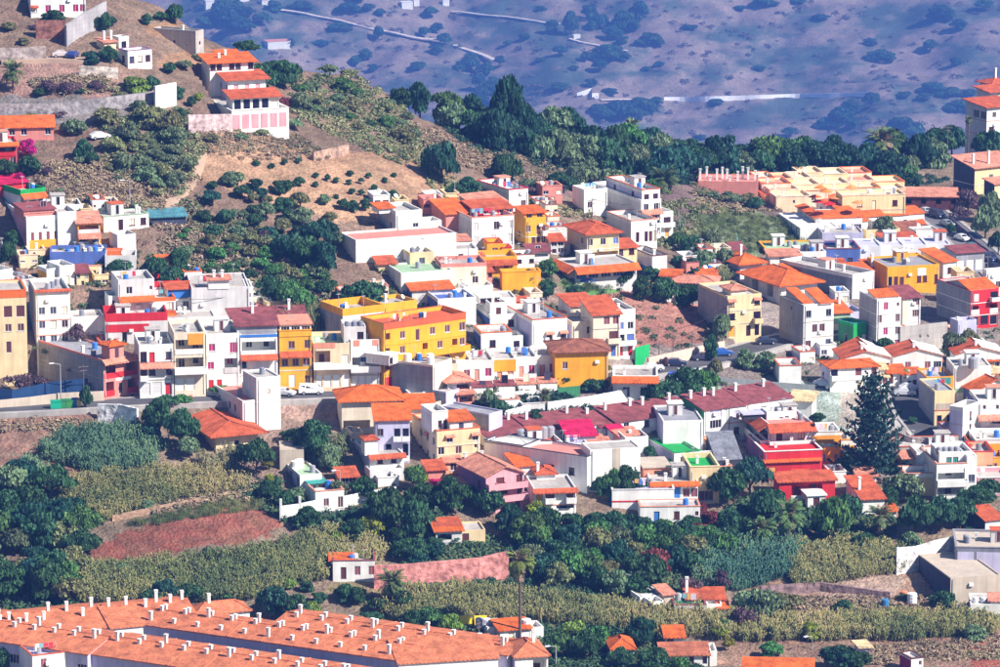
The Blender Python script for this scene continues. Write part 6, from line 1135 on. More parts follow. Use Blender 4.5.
# roads
asp = mat('asphalt', (.085,.085,.095))
strip('road', [(-60,412),(40,408),(105,404),(200,399),(280,397),(330,395),(390,392),(410,398)], 6.0, asp, label='grey asphalt road in front of the row houses', kerb=1.3)
strip('road', [(590,385),(630,374),(690,366),(740,352),(790,338),(840,330)], 7.0, asp, label='grey asphalt road climbing past the cream house', kerb=1.2)
strip('road', [(912,196),(930,212),(950,228),(972,246),(1000,272),(1040,310)], 7.5, mat('asphalt', (.16,.15,.16)), label='grey road lined with parked cars at the right', kerb=1.0)
strip('road', [(905,380),(906,392),(908,405),(915,418),(926,432),(936,446)], 6.0, asp, label='curving street beside the tall pine', kerb=.8)
strip('path', [(150,225),(168,206),(185,190),(196,170),(200,150)], 3.0, mat('asphalt', (.45,.32,.23)), label='tan dirt path climbing the left slope')
strip('path', [(0,60),(60,58),(90,60),(110,64)], 4.0, mat('asphalt', (.48,.34,.26)), label='tan dirt yard at the upper left')
for pts, wd, lab in [([(452,13),(490,17),(520,20),(560,26)], 3.5, 'pale narrow road on the far hill at the top'), ([(270,10),(300,14),(340,22),(380,32),(410,38),(440,42)], 4.0, 'pale winding road on the far hill at the left'), ([(570,40),(585,44),(610,50),(628,53)], 3.0, 'pale short road on the far hill'), ([(455,46),(475,54),(494,62)], 4.0, 'pale dirt track on the far hill'), ([(600,101),(640,101)], 2.5, 'pale track on the far hill')]:
    strip('road', pts, wd*1.8, mat('asphalt', (.62,.52,.46)), lift=2.6, fn=lambda x, y: fgp(x, y), label=lab)
# white guard wall of the far road
def fwall(label, pts, h, col):
    pts = dens(pts, 5.0); W = np.array([fgp(np.array(p[0]), np.array(p[1])) for p in pts]); q = MB()
    for a, b in zip(W[:-1], W[1:]):
        q.quad((a[0],a[1],a[2]-3), (b[0],b[1],b[2]-3), (b[0],b[1],b[2]+h), (a[0],a[1],a[2]+h)); q.quad((b[0],b[1]+.5,b[2]-3), (a[0],a[1]+.5,a[2]-3), (a[0],a[1]+.5,a[2]+h), (b[0],b[1]+.5,b[2]+h)); q.quad((a[0],a[1],a[2]+h), (b[0],b[1],b[2]+h), (b[0],b[1]+.5,b[2]+h), (a[0],a[1]+.5,a[2]+h))
    o = _link0('road_wall', q.mesh('road_wall', mat('plaster', col))); tag(o, label, 'wall')
fwall('long white road wall across the far hillside', [(664,101.5),(700,101),(740,100),(800,98),(850,97),(872,96)], 5.2, (.9,.9,.92))
fwall('short white hooked wall on the far hillside', [(577,98),(592,93),(592,98.5),(599,98)], 6.0, (.9,.9,.92))
def far_house(px, py, wd, h, label, rc='W'):
    P = fgp(np.array(px), np.array(py)); s = F/4850; root = _link0('far_house', None, None, tuple(P), .35); tag(root, label, 'house', 'houses on the far hill'); L = wd/s; H_ = h/s; q = MB(); q.box(0, L, 0, L*.7, -4, H_); _link0('wall', q.mesh('wall', wallm('W')), root)
    q = MB(); q.box(-.3, L+.3, -.3, L*.7+.3, H_+.003, H_+.3); _link0('roof', q.mesh('roof', wallm(rc)), root)
    for k in range(max(2, int(L/4))):
        (fm, pm), a, b = window_mesh('w', 1.2, 1.3, 'w', 'X'); wo = _link0('window', fm, root, (L*(k+.5)/max(2, int(L/4)), .02, H_-2.4)); _link0('pane', pm, wo)
for i, a in enumerate([(206,9,9,8,'white far house with a tall end at the upper left'),(216,11,8,4,'low white far house at the upper left'),(240,2,10,5,'white far house cut by the top edge'),(262,5,14,5,'long pale far house at the top edge','r'),(402,9,12,7,'white far house at the top with blue side'),(414,7,6,8,'narrow white far house at the top'),(443,5,7,5,'small white far house left of the narrow road'),(574,40,7,5,'small white far house on the hill bend'),(268,50,24,8,'tan barn on the ridge behind the villa','s'),(129,12,12,9,'pale far house beside the ridge trees')]): far_house(*a)
# vehicles
car(836,390,5,(.62,.64,.66),'silver car parked below the red brown roofed house'); car(824,387,-12,(.55,.58,.66),'pale blue car with open door behind the silver car')
car(653,372,8,(.75,.76,.78),'white car on the road beside the green netting'); car(676,366,-6,(.03,.04,.09),'dark blue car parked beyond the white car'); car(703,360,12,(.05,.05,.08),'dark car beside the roadside bush'); car(722,356,5,(.03,.12,.45),'bright blue car beside the roadside bush')
car(766,345,8,(.03,.04,.07),'dark car in front of the grey gable wall'); car(640,377,-10,(.05,.09,.25),'navy car parked under the shrubs by the road')
car(684,385,175,(.02,.08,.55),'blue lorry with a white box behind the trees', truck=True)
car(311,394,4,(.78,.78,.78),'white van outside the yellow row house', van=True); car(284,396,-20,(.72,.75,.78),'white car at the end of the white cube wall')
for x, y, yaw, c, l in [(937,218,-62,(.03,.04,.08),'dark van at the top of the car lined road'),(947,227,-60,(.25,.28,.30),'grey car second in the line on the right road'),(962,241,-60,(.75,.76,.78),'white car in the middle of the right road'),(972,250,-60,(.05,.20,.22),'teal car behind the white car on the right road'),(976,255,-60,(.02,.03,.07),'black car beside the grey garages'),(989,262,-58,(.04,.05,.12),'navy van near the right edge'),(994,270,-58,(.02,.02,.04),'black car nearest the right edge on the right road'),(926,214,-62,(.6,.6,.62),'pale car at the top of the right road')]: car(x, y, yaw, c, l, van='van' in l, sc_=1.0)
car(62,56,10,(.6,.52,.52),'pale car in the yard below the white farmhouse'); car(73,57,80,(.03,.05,.2),'navy car in the yard below the white farmhouse'); car(100,139,25,(.78,.78,.78),'white car above the dark round tree'); car(582,283,10,(.03,.10,.45),'blue car outside the yellow villa')
car(910,392,10,(.7,.72,.75),'white car behind the top of the tall pine'); car(905,396,-5,(.6,.62,.66),'silver car beside the curving street')
# street things
for x, y, c, l, ww in [(56,411,(.02,.42,.25),'bright green lidded recycling container on the road',1.9),(65,410,(.05,.25,.10),'dark green waste container on the road',1.5),(70,410,(.06,.28,.08),'dark green waste container beside the blue one',1.3),(75,409,(.02,.18,.6),'blue paper recycling container',1.1),(79,409,(.75,.5,.04),'narrow yellow packaging container',.7)]:
    P = gp(x, y); root = _link0('waste_container', None, None, (P[0], P[1], P[2]+.3), .1); tag(root, l, 'waste container', 'waste containers on the roadside'); q = MB(); q.box(-ww/2, ww/2, -.6, .6, 0.12, 1.5); _link0('body', q.mesh('body', mat('paint', c, rough=.4)), root); q = MB(); q.box(-ww/2-.06, ww/2+.06, -.66, 0, 1.503, 1.62); q.box(-ww/2-.06, ww/2+.06, .01, .66, 1.503, 1.72); _link0('lid', q.mesh('lid', mat('paint', tuple(v*.8 for v in c), rough=.4)), root)
    for s in (-1, 1): q = MB(); q.cyl(s*(ww/2-.2), -.5, 0, .12, .1); _link0('wheel', q.mesh('wheel', mat('rubber', (.02,.02,.02))), root)

for x, y, h, l, lamp in [(130,207,26,'street lamp on the mauve scrub slope',True),(61,402,38,'street lamp in front of the grey party wall',True),(84,400,36,'slim pole before the grey party wall',False),(267,322,24,'lamp post above the big red brown roof',True),(296,312,26,'tall pole among the canes above the red roof',False),(673,352,22,'dark wooden pole beside the red slope road',False),(692,348,16,'slim post on the red slope road',False),(659,356,14,'short wooden post near the green netting',False),(592,222,24,'utility pole left of the white terraced villa',False),(947,162,36,'tall pole on the ridge left of the white tower house',False),(556,668,22,'street lamp at the bottom beside the end house',True),(479,636,16,'dark pole beside the yellow awnings',False),(812,650,14,'thin white post above the bottom trees',True),(869,660,12,'thin grey post beside the yellow roofed shed',False),(340,500,30,'slim pole in the green awning villa garden',True),(186,303,0.1,'',False),(226,318,22,'thin curved pole on the white wall house',True),(437,276,20,'thin pole in front of the small cream house',False)]:
    if l: pole(x, y, h, l, lamp)
for x, y, wd, l in [(466,630,10,'left yellow awning panel behind the bottom row'),(481,630,10,'right yellow awning panel behind the bottom row')]:
    P = gp(x, y); root = _link0('awning', None, None, tuple(P), .1); tag(root, l, 'awning', 'yellow awnings'); q = MB(); q.quad((-1,0,.4),(1,0,.4),(1,.9,1.9),(-1,.9,1.9)); q.quad((-1,.9,1.88),(1,.9,1.88),(1,0,.38),(-1,0,.38)); _link0('canopy', q.mesh('canopy', mat('plaster', (.9,.62,.02))), root); q = MB()
    for sx_ in (-.95,.95): q.tube((sx_,.9,-.3),(sx_,.9,1.85),.05,5); q.tube((sx_,0,-.3),(sx_,0,.37),.05,5)
    _link0('frame', q.mesh('frame', mat('gloss', (.3,.3,.3), rough=.5)), root); root.scale = (1.05,1,1.2)
def cable(a, b, za, zb, label):
    A = Vector(gp(*a))+Vector((0,0,za)); B = Vector(gp(*b))+Vector((0,0,zb)); q = MB(); n = 10; pp = [A.lerp(B, i/n)-Vector((0,0,1))*((A-B).length*.035*4*(i/n)*(1-i/n)) for i in range(n+1)]
    for u, v in zip(pp[:-1], pp[1:]): q.tube(u, v, .045, 4)
    tag(_link0('overhead_cable', q.mesh('overhead_cable', mat('rubber', (.03,.03,.03)))), label, 'cable', 'overhead cables')
cable((61,402),(130,398),6.5,7,'cable crossing the grey party wall of the red house'); cable((130,398),(210,394),7,7,'cable along the fronts of the white row houses'); cable((592,222),(660,232),5,6,'cable in front of the white terraced villa'); cable((556,345),(612,352),6,7,'cable from the orange hipped house to the garages'); cable((673,352),(727,335),4.5,6,'cable from the dark pole to the cream house'); cable((437,276),(500,284),4,4,'cable above the small orange mono pitch roof'); cable((190,320),(250,318),4,5,'cable drooping over the pale windowless warehouse'); cable((812,650),(869,660),2.2,2.2,'thin wire between the two posts at the bottom')
def parasol(x, y, base, c, l):
    P = plane_pt(x, y, base) if base is not None else gp(x, y); root = _link0('parasol', None, None, tuple(P)); tag(root, l, 'parasol', 'parasols on the terraces'); q = MB(); q.tube((0,0,0),(0,0,2.2),.04,5); _link0('pole', q.mesh('pole', mat('gloss', (.5,.5,.5), rough=.5)), root)
    q = MB(); n = 8
    for k in range(n): a, b = 6.283*k/n, 6.283*(k+1)/n; A = (1.6*math.cos(a), 1.6*math.sin(a), 1.9); B = (1.6*math.cos(b), 1.6*math.sin(b), 1.9); q.tri(A, B, (0,0,2.5)); q.tri(B, A, (0,0,2.45))
    _link0('canopy', q.mesh('canopy', mat('plaster', c)), root)
zt = float(gp(820,226)[2])+5.0
for x, y, c, l in [(815,199,(.8,.15,.03),'dark orange parasol at the left of the peach terrace'),(820,190,(.85,.22,.03),'orange parasol at the top of the peach terrace'),(826,194,(.85,.25,.05),'orange parasol beside the stair wall'),(818,204,(.75,.03,.03),'red parasol on the peach terrace'),(829,206,(.7,.02,.03),'crimson parasol left of the orange roofed cottage'),(835,200,(.85,.28,.08),'pale orange parasol right of the crimson one'),(851,190,(.85,.3,.08),'orange parasol among the green awnings'),(858,205,(.85,.3,.1),'orange parasol above the orange ridge house')]:
    parasol(x, y+6, zt+(0 if y > 198 else 2.5), c, l)
for x, y, sz, c, l in [(885,604,1.6,(.05,.2,.4),'blue plastic drum beside the dark shed'),(904,596,1.6,(.7,.25,.12),'orange drum beside the dark shed'),(912,600,2.0,(.8,.8,.82),'white cube tank beside the orange drum'),(247,482,1.4,(.02,.3,.7),'blue tank by the tiled villa')][:3]:
    P = gp(x, y+4); q = MB(); q.cyl(0,0,0,sz*.95,sz*.42,sz*.42,12); q.cyl(0,0,sz*.95+.001,sz,sz*.3,sz*.25,10); q.cyl(0,0,sz*.3,sz*.34,sz*.44,sz*.44,12); q.cyl(0,0,sz*.62,sz*.66,sz*.44,sz*.44,12); o = _link0('drum', q.mesh('drum', mat('paint', c, rough=.4)), None, tuple(P)); tag(o, l, 'drum', 'drums and tanks in the yard')
roof_tanks()
fill_town()
# ---------------------------------------------------------------- trees one by one (px, py of the foot, width, height, kind)
SOLO = [(14,56,16,10,'p'),(24,44,14,9,'o'),(34,30,12,8,'m'),(10,30,16,10,'o'),(120,100,18,12,'o'),(140,112,20,14,'p'),(60,116,16,8,'m'),(30,118,14,7,'o'),(200,60,16,8,'o'),(185,68,18,10,'p'),(210,142,18,9,'o'),(240,140,16,8,'p'),(262,136,18,9,'o'),(295,128,20,12,'p'),(170,72,14,12,'b'),(178,98,16,14,'b'),(702,196,14,8,'o'),(712,199,16,9,'p'),(722,202,14,8,'o'),(733,203,18,10,'p'),(744,206,16,10,'o'),(755,210,18,12,'b'),(728,197,12,7,'p'),(748,199,14,9,'o'),(13,92,30,32,'P'),(137,92,32,22,'l'),(151,90,18,18,'b'),(91,64,20,18,'d'),(108,64,20,22,'b'),(48,92,22,14,'m'),(70,92,26,16,'m'),(95,92,22,15,'m'),(40,95,14,8,'b'),(64,93,12,8,'b'),(80,94,10,7,'b'),
 (105,124,28,20,'o'),(75,134,26,18,'p'),(150,126,36,28,'o'),(170,132,30,26,'o'),(130,140,26,22,'p'),(55,22,26,14,'b'),(97,28,10,16,'b'),(106,30,12,22,'b'),(112,26,10,12,'d'),(175,24,20,26,'b'),(160,20,16,10,'b'),(146,24,12,12,'b'),
 (28,157,20,22,'f'),(30,174,24,22,'b'),(20,184,10,14,'f'),(85,160,20,24,'b'),(93,164,14,16,'b'),(4,176,30,20,'b'),(12,246,18,20,'b'),(8,262,16,22,'b'),(104,120,6,6,'m'),
 (260,90,34,32,'b'),(285,88,34,34,'b'),(272,72,20,14,'b'),(242,62,14,10,'b'),(246,52,26,14,'b'),(180,120,10,14,'b'),(192,106,10,12,'b'),(198,100,10,10,'y'),
 (300,110,26,20,'p'),(318,108,24,18,'o'),(330,72,22,8,'p'),(350,76,22,8,'o'),(300,92,18,10,'g'),(283,112,12,18,'r'),(287,104,8,8,'r'),
 (507,140,44,74,'d'),(492,150,42,48,'d'),(526,150,40,50,'d'),(508,150,48,44,'t'),(478,142,30,30,'b'),(555,142,12,22,'c'),(572,146,12,14,'c'),(590,148,14,20,'c'),(632,150,20,32,'P'),(420,112,26,34,'d'),(404,106,22,26,'b'),(398,100,20,16,'b'),
 (442,182,40,52,'d'),(505,182,32,34,'b'),(728,174,38,48,'T'),(700,172,36,30,'b'),(436,205,24,10,'l'),(448,208,22,12,'l'),(428,210,18,10,'l'),(470,196,26,22,'b'),(455,198,22,18,'b'),(560,190,30,20,'b'),(580,186,40,28,'p'),(612,190,36,26,'p'),(664,192,34,26,'P'),(653,190,18,16,'g'),
 (882,172,42,46,'P'),(866,168,26,24,'b'),(905,178,24,18,'g'),(812,168,36,34,'d'),(835,170,28,24,'b'),(786,170,40,30,'b'),(760,172,34,24,'b'),(935,152,40,34,'b'),(952,150,30,30,'d'),(968,150,10,34,'P'),(990,160,36,36,'b'),(1002,128,20,22,'b'),(915,186,16,14,'b'),
 (305,268,38,36,'b'),(318,250,36,34,'d'),(290,262,36,32,'d'),(325,276,32,36,'d'),(290,310,34,34,'g'),(300,316,30,30,'g'),(270,300,28,26,'b'),(155,280,28,26,'b'),(172,286,24,22,'b'),(120,276,24,18,'b'),(130,272,18,16,'b'),(180,272,24,24,'b'),(100,268,20,8,'p'),(365,310,50,34,'b'),(345,312,22,20,'b'),
 (546,298,20,22,'b'),(530,292,22,26,'b'),(548,278,18,20,'g'),(549,319,17,17,'P'),(575,300,18,16,'b'),(622,288,22,22,'b'),(640,300,22,24,'b'),(664,302,32,26,'b'),(688,306,30,26,'b'),(690,256,24,26,'b'),(678,250,22,20,'g'),(712,250,22,24,'p'),(680,232,26,22,'A'),(738,248,24,18,'A'),(704,270,24,24,'p'),(724,272,28,26,'p'),(755,210,16,14,'b'),(812,228,18,14,'b'),(735,182,10,10,'y'),
 (110,385,22,10,'m'),(86,412,13,28,'b'),(20,392,30,22,'m'),(40,392,24,18,'m'),(77,344,24,24,'m'),(160,440,34,42,'b'),(180,450,36,44,'b'),(150,446,24,26,'t'),(190,458,26,24,'p'),(165,408,30,14,'b'),(182,406,24,12,'g'),(222,392,26,8,'g'),(236,391,20,8,'g'),
 (257,478,36,44,'b'),(244,470,22,30,'b'),(316,462,38,44,'b'),(300,456,28,34,'b'),(295,440,30,14,'b'),(330,470,26,28,'p'),(268,470,12,12,'y'),(305,300,8,8,'m'),(226,424,12,10,'p'),
 (545,412,16,24,'P'),(497,420,22,24,'b'),(488,412,18,26,'p'),(535,428,14,20,'b'),(562,384,20,12,'b'),(590,392,22,16,'b'),(602,392,16,14,'b'),(655,406,26,24,'b'),(645,412,18,16,'d'),(690,400,44,34,'b'),(705,402,28,38,'g'),(676,402,34,24,'b'),(672,412,46,12,'o'),(710,362,16,28,'b'),(764,371,26,24,'p'),(746,370,20,22,'p'),(716,380,16,24,'o'),(722,340,18,28,'p'),(616,380,26,12,'A'),(606,372,14,8,'p'),(664,368,10,14,'m'),
 (872,474,80,108,'n'),(905,384,14,16,'y'),(884,352,22,16,'b'),(918,348,22,22,'p'),(955,362,32,36,'p'),(968,352,22,26,'o'),(925,340,30,16,'o'),(912,424,10,8,'b'),(818,424,16,12,'b'),
 (885,240,24,26,'p'),(858,214,8,12,'b'),(968,212,30,28,'m'),(960,222,24,20,'m'),(985,240,32,36,'p'),(998,256,20,28,'b'),(950,236,10,14,'b'),(990,222,24,32,'p'),(935,208,22,16,'m'),
 (600,499,16,24,'b'),(612,500,22,32,'g'),(628,500,28,36,'b'),(642,498,22,18,'b'),(650,460,14,16,'b'),(700,540,24,18,'r'),(712,528,26,22,'r'),(702,520,12,20,'r'),(452,512,34,36,'b'),(468,506,22,24,'b'),(490,516,30,30,'b'),(510,536,34,34,'d'),
 (388,530,42,46,'b'),(412,540,40,42,'b'),(425,506,36,24,'b'),(416,490,24,28,'g'),(420,482,20,10,'y'),(438,486,18,9,'f'),(362,500,30,24,'b'),(340,500,24,20,'p'),(372,536,24,22,'y'),(352,542,28,24,'b'),(310,528,28,22,'b'),(285,508,20,20,'b'),(296,502,24,18,'p'),(270,500,22,22,'b'),(270,486,10,14,'y'),(535,520,20,20,'y'),(545,538,30,34,'b'),(575,540,30,34,'b'),(596,540,26,30,'b'),
 (644,534,22,18,'b'),(664,536,26,20,'g'),(690,534,22,20,'b'),(676,540,20,16,'p'),(750,500,44,48,'d'),(728,508,36,44,'b'),(768,520,36,34,'b'),(788,548,40,50,'P'),(762,552,32,36,'P'),(730,540,26,34,'b'),(745,545,22,30,'b'),(835,548,44,58,'g'),(848,530,30,40,'b'),(822,540,22,24,'d'),(845,468,18,14,'g'),(862,470,22,16,'b'),(886,470,22,16,'b'),(905,502,40,30,'p'),(890,508,24,22,'b'),
 (880,538,30,34,'P'),(915,540,42,46,'b'),(940,532,38,38,'b'),(960,528,30,34,'b'),(912,552,24,20,'p'),(975,510,36,26,'b'),(990,500,30,24,'b'),(862,550,24,22,'b'),(975,542,12,10,'r'),(953,544,12,9,'r'),(968,538,20,12,'b'),
 (520,643,34,96,'Q'),(392,606,34,38,'P'),(400,612,26,24,'b'),(380,612,24,16,'b'),(165,600,26,22,'d'),(190,600,30,18,'b'),(150,604,28,18,'b'),(275,618,34,34,'d'),(295,620,30,28,'b'),(318,604,18,14,'b'),(345,602,24,18,'b'),(358,604,20,18,'b'),(312,616,18,16,'l'),(370,624,26,14,'b'),(308,592,16,14,'b'),
 (430,628,30,22,'g'),(450,634,26,22,'l'),(415,628,24,20,'b'),(560,658,34,30,'g'),(585,660,36,32,'b'),(600,650,30,26,'g'),(575,640,30,22,'l'),(620,668,26,22,'b'),(642,648,30,34,'d'),(632,640,12,32,'c'),(655,672,34,26,'b'),(680,676,30,20,'g'),(700,680,26,16,'b'),(720,640,16,16,'y'),(728,650,14,14,'y'),(812,640,22,22,'y'),(772,640,14,16,'b'),(838,668,36,24,'d'),(858,668,26,20,'b'),(770,656,26,14,'g'),(835,638,18,12,'b'),(750,616,36,30,'p'),(785,612,34,20,'o'),(765,622,40,34,'p'),(745,632,36,28,'m'),(690,600,22,28,'m'),(720,590,26,24,'m'),(655,582,34,40,'r'),
 (945,608,30,18,'b'),(978,606,22,12,'b'),(845,612,20,12,'b'),(8,672,24,28,'b'),(95,672,16,14,'g'),(70,668,14,10,'g'),(975,640,30,18,'p'),(872,615,8,6,'y'),(905,602,12,10,'b')]
for a in SOLO: tree(*a)
# orchard bushes on the tan hill
for x, y in [(256,166),(271,168),(284,165),(299,163),(316,178),(316,187),(327,180),(336,182),(349,184),(361,183),(369,178),(374,190),(385,183),(352,194),(336,199),(322,200),(361,195),(394,178),(350,176)]: tree(x, y, 8 if x < 310 else 7, 7, 'b')
for x, y in [(386,205),(392,200),(343,210),(354,212),(365,210),(300,186),(288,190)]: tree(x, y, 13, 12, 'b')
thicket([(200,185),(250,182),(290,190),(330,205),(345,230),(335,262),(290,262),(250,225),(205,215)], 30, (12,24), (.7,.95), 'bbgdtpo', 3, .8)
thicket([(205,262),(260,235),(330,285),(345,300),(300,290),(250,282),(210,275)], 24, (12,24), (.6,.8), 'bgomgp', 4)
thicket([(420,108),(500,130),(620,150),(700,160),(860,158),(940,165),(900,180),(780,176),(640,184),(560,172),(440,130)], 62, (24,42), (.8,1.1), 'bdtdgp', 6, .42)
thicket([(-20,500),(30,480),(70,520),(90,560),(80,605),(-20,612)], 34, (28,48), (.8,1.0), 'bbtgpo', 7, .42)
thicket([(520,545),(600,540),(680,545),(700,570),(640,600),(560,590),(525,570)], 34, (26,46), (.75,.95), 'bbgtgpo', 8, .42)
thicket([(395,540),(440,545),(430,575),(395,560)], 6, (18,30), (.7,.9), 'bbd', 9)
thicket([(580,535),(660,540),(740,535),(740,570),(680,565)], 12, (24,38), (.75,.95), 'bgd', 10, .42)
thicket([(300,85),(380,95),(410,120),(420,150),(380,140),(330,125),(300,110)], 22, (12,24), (.6,.8), 'popog', 11)
thicket([(110,150),(180,130),(195,165),(170,195),(120,175)], 16, (16,30), (.6,.85), 'oppo', 12)
thicket([(500,185),(560,188),(600,190),(560,205),(520,200)], 9, (12,22), (.6,.8), 'pbm', 13)
thicket([(640,270),(700,262),(745,275),(700,310),(650,300)], 12, (14,24), (.7,.9), 'bbpt', 14)
thicket([(90,565),(240,552),(330,535),(380,552),(330,580),(250,602),(130,602)], 22, (9,18), (.6,.9), 'opolgm', 15, 1.3)
thicket([(60,490),(200,472),(250,478),(240,492),(110,522),(60,530)], 12, (8,15), (.6,.9), 'opogm', 16, 1.3)
thicket([(385,602),(520,595),(740,618),(1000,620),(1000,636),(740,640),(520,620),(400,622)], 30, (9,18), (.6,.9), 'opolgmb', 17, 1.3)
thicket([(700,560),(800,548),(890,555),(890,575),(740,590)], 12, (10,18), (.6,.9), 'opgm', 18, 1.2)
thicket([(20,165),(150,160),(200,180),(150,212),(60,205)], 12, (9,16), (.6,.8), 'opom', 19, 1.2)
thicket([(210,215),(260,225),(330,290),(300,308),(200,275),(160,255)], 34, (10,22), (.6,.85), 'opgbbg', 20, .8)
# ---------------------------------------------------------------- ground cover
GRN = [(.03,.08,.06),(.08,.17,.10),(.15,.25,.13),(.26,.30,.13)]; DRY = [(.05,.09,.04),(.16,.19,.07),(.34,.30,.12),(.50,.36,.20)]; MAU = [(.11,.12,.06),(.26,.20,.13),(.40,.28,.19),(.20,.24,.10)]; OLV = [(.05,.08,.04),(.14,.18,.08),(.27,.27,.13),(.36,.27,.17)]
stuff('reeds', 'cane', [[(38,458),(60,440),(95,432),(150,432),(165,448),(150,466),(100,474)],[(12,470),(40,468),(52,480),(30,488),(10,482)]], 1100, 1.2, 1.5, GRN, 'dense green reeds below the left road', 21)
stuff('canes', 'cane', [[(30,505),(60,484),(110,476),(200,470),(250,474),(245,492),(180,500),(110,520),(60,535)]], 1100, 1.1, 1.2, DRY, 'dry yellowish canes above the red brown field', 22)
stuff('reeds', 'cane', [[(80,580),(92,568),(160,566),(240,556),(300,540),(350,532),(385,552),(370,568),(320,580),(250,600),(130,602),(80,605)]], 2600, 1.2, 1.25, [(.05,.09,.035),(.15,.19,.07),(.31,.29,.11),(.42,.33,.17)], 'olive green canes covering the slope below the red brown field', 23)
stuff('canes', 'cane', [[(380,612),(400,596),(460,592),(520,598),(600,605),(640,612),(740,622),(860,620),(1000,618),(1000,636),(900,640),(740,642),(620,630),(520,622),(400,624)]], 3400, 1.1, 1.5, DRY, 'belt of dry tan canes along the valley floor', 24)
stuff('banana_plants', 'cane', [[(690,560),(720,546),(770,542),(800,548),(790,575),(740,592),(700,590)]], 1000, 1.4, 1.5, [(.02,.06,.06),(.05,.14,.10),(.12,.22,.12),(.28,.28,.10)], 'blue green cane and banana thicket below the palms', 25)
stuff('canes', 'cane', [[(780,560),(800,545),(850,545),(895,552),(900,572),(850,580),(800,590)]], 900, 1.2, 1.4, DRY, 'brownish canes left of the white peeling wall', 26)
stuff('canes', 'cane', [[(270,334),(282,322),(318,322),(326,338)]], 220, 1.1, 2.4, DRY, 'pale canes above the big red brown roof', 27)
stuff('reeds', 'cane', [[(695,262),(705,250),(722,248),(735,262),(745,278),(720,284)],[(285,448),(300,440),(345,446),(340,470),(300,465)],[(195,462),(240,456),(240,470),(205,474)],[(560,545),(600,540),(640,560),(600,575)]], 700, 1.1, 1.5, OLV, 'grey green reeds among the houses', 28)
stuff('scrub', 'scrub', [[(20,165),(150,160),(200,180),(150,215),(60,205)],[(25,78),(110,74),(120,92),(40,94)],[(400,120),(470,140),(560,170),(600,190),(500,180),(420,150),(390,135)],[(690,185),(780,190),(800,210),(700,215)]], 2200, 1.0, .8, MAU, 'mauve brown dry scrub on the upper slopes', 31)
stuff('scrub', 'scrub', [[(290,75),(360,78),(400,105),(430,160),(400,165),(330,135),(290,112)],[(100,120),(185,108),(205,150),(185,200),(110,175)],[(395,130),(440,170),(480,190),(520,200),(600,205),(700,200),(700,260),(640,240),(560,215),(440,200)]], 2400, 1.0, .85, OLV, 'olive dry brush covering the ridge', 32)
stuff('scrub', 'scrub', [[(190,215),(260,225),(330,290),(350,310),(280,310),(200,280),(150,270),(160,240)],[(150,215),(200,195),(200,230),(160,232)]], 1500, 1.0, .9, [(.06,.10,.05),(.15,.17,.08),(.30,.21,.15),(.38,.28,.20)], 'mixed green and mauve brush on the left middle slope', 33)
stuff('scrub', 'scrub', [[(760,598),(900,596),(1000,602),(1000,614),(760,618)],[(0,418),(95,418),(90,430),(0,432)],[(850,648),(1000,636),(1000,660),(850,664)],[(200,128),(260,128),(310,140),(330,160),(240,160),(200,150)],[(150,505),(250,488),(250,500),(150,516)],[(345,600),(420,585),(505,585),(500,600),(380,612)]], 1900, .8, .8, MAU, 'low mauve brown weeds around the terraces and fields', 34)
stuff('grass', 'grass', [[(700,205),(800,222),(830,240),(780,248),(700,262),(690,240)],[(150,525),(270,508),(262,500),(230,500),(120,525)],[(562,280),(625,282),(610,292),(565,290)]], 3000, .5, 1.2, [(.05,.09,.03),(.12,.16,.05),(.22,.22,.09)], 'patches of green grass on the slopes', 35)
stuff('undergrowth', 'scrub', [[(390,535),(520,540),(600,520),(740,530),(760,560),(700,600),(560,600),(520,590),(400,590)],[(600,530),(700,530),(740,500),(840,505),(900,520),(880,560),(700,560),(600,550)],[(-20,590),(80,590),(90,618),(-20,620)],[(380,620),(640,628),(700,668),(560,690),(540,650)],[(230,478),(280,480),(290,520),(400,500),(440,500),(440,540),(340,540),(290,525),(240,495)]], 4200, 1.1, .9, [(.012,.035,.028),(.025,.07,.04),(.06,.12,.05),(.12,.14,.06)], 'dark green undergrowth between the trees', 36)
stuff('undergrowth', 'scrub', [[(440,125),(520,148),(700,168),(900,172),(950,180),(900,190),(820,182),(700,185),(600,185),(470,150)],[(470,405),(560,395),(600,410),(520,425),(480,420)],[(640,385),(715,378),(712,396),(640,405)]], 2200, 1.0, .9, [(.012,.035,.028),(.025,.07,.04),(.06,.11,.05)], 'dark green undergrowth below the ridge trees', 37)
stuff('garden_plants', 'scrub', [[(400,240),(560,240),(700,300),(760,340),(1000,330),(1000,470),(800,470),(640,440),(480,420),(330,400),(330,330)],[(0,240),(140,250),(240,300),(330,320),(330,400),(100,400),(0,330)]], 1500, .9, .9, [(.02,.05,.03),(.05,.10,.04),(.10,.14,.06),(.20,.16,.10)], 'small garden shrubs and weeds between the houses', 38, .02)
farp = [[(-20,-10),(1020,-10),(1020,170),(420,170),(200,40),(-20,20)]]
stuff('far_scrub', 'scrub', farp, 900, 5.0, .6, [(.06,.07,.05),(.12,.10,.08),(.18,.13,.11),(.09,.09,.06)], 'dark scrub scattered over the far hillside', 41, fn=fgp)
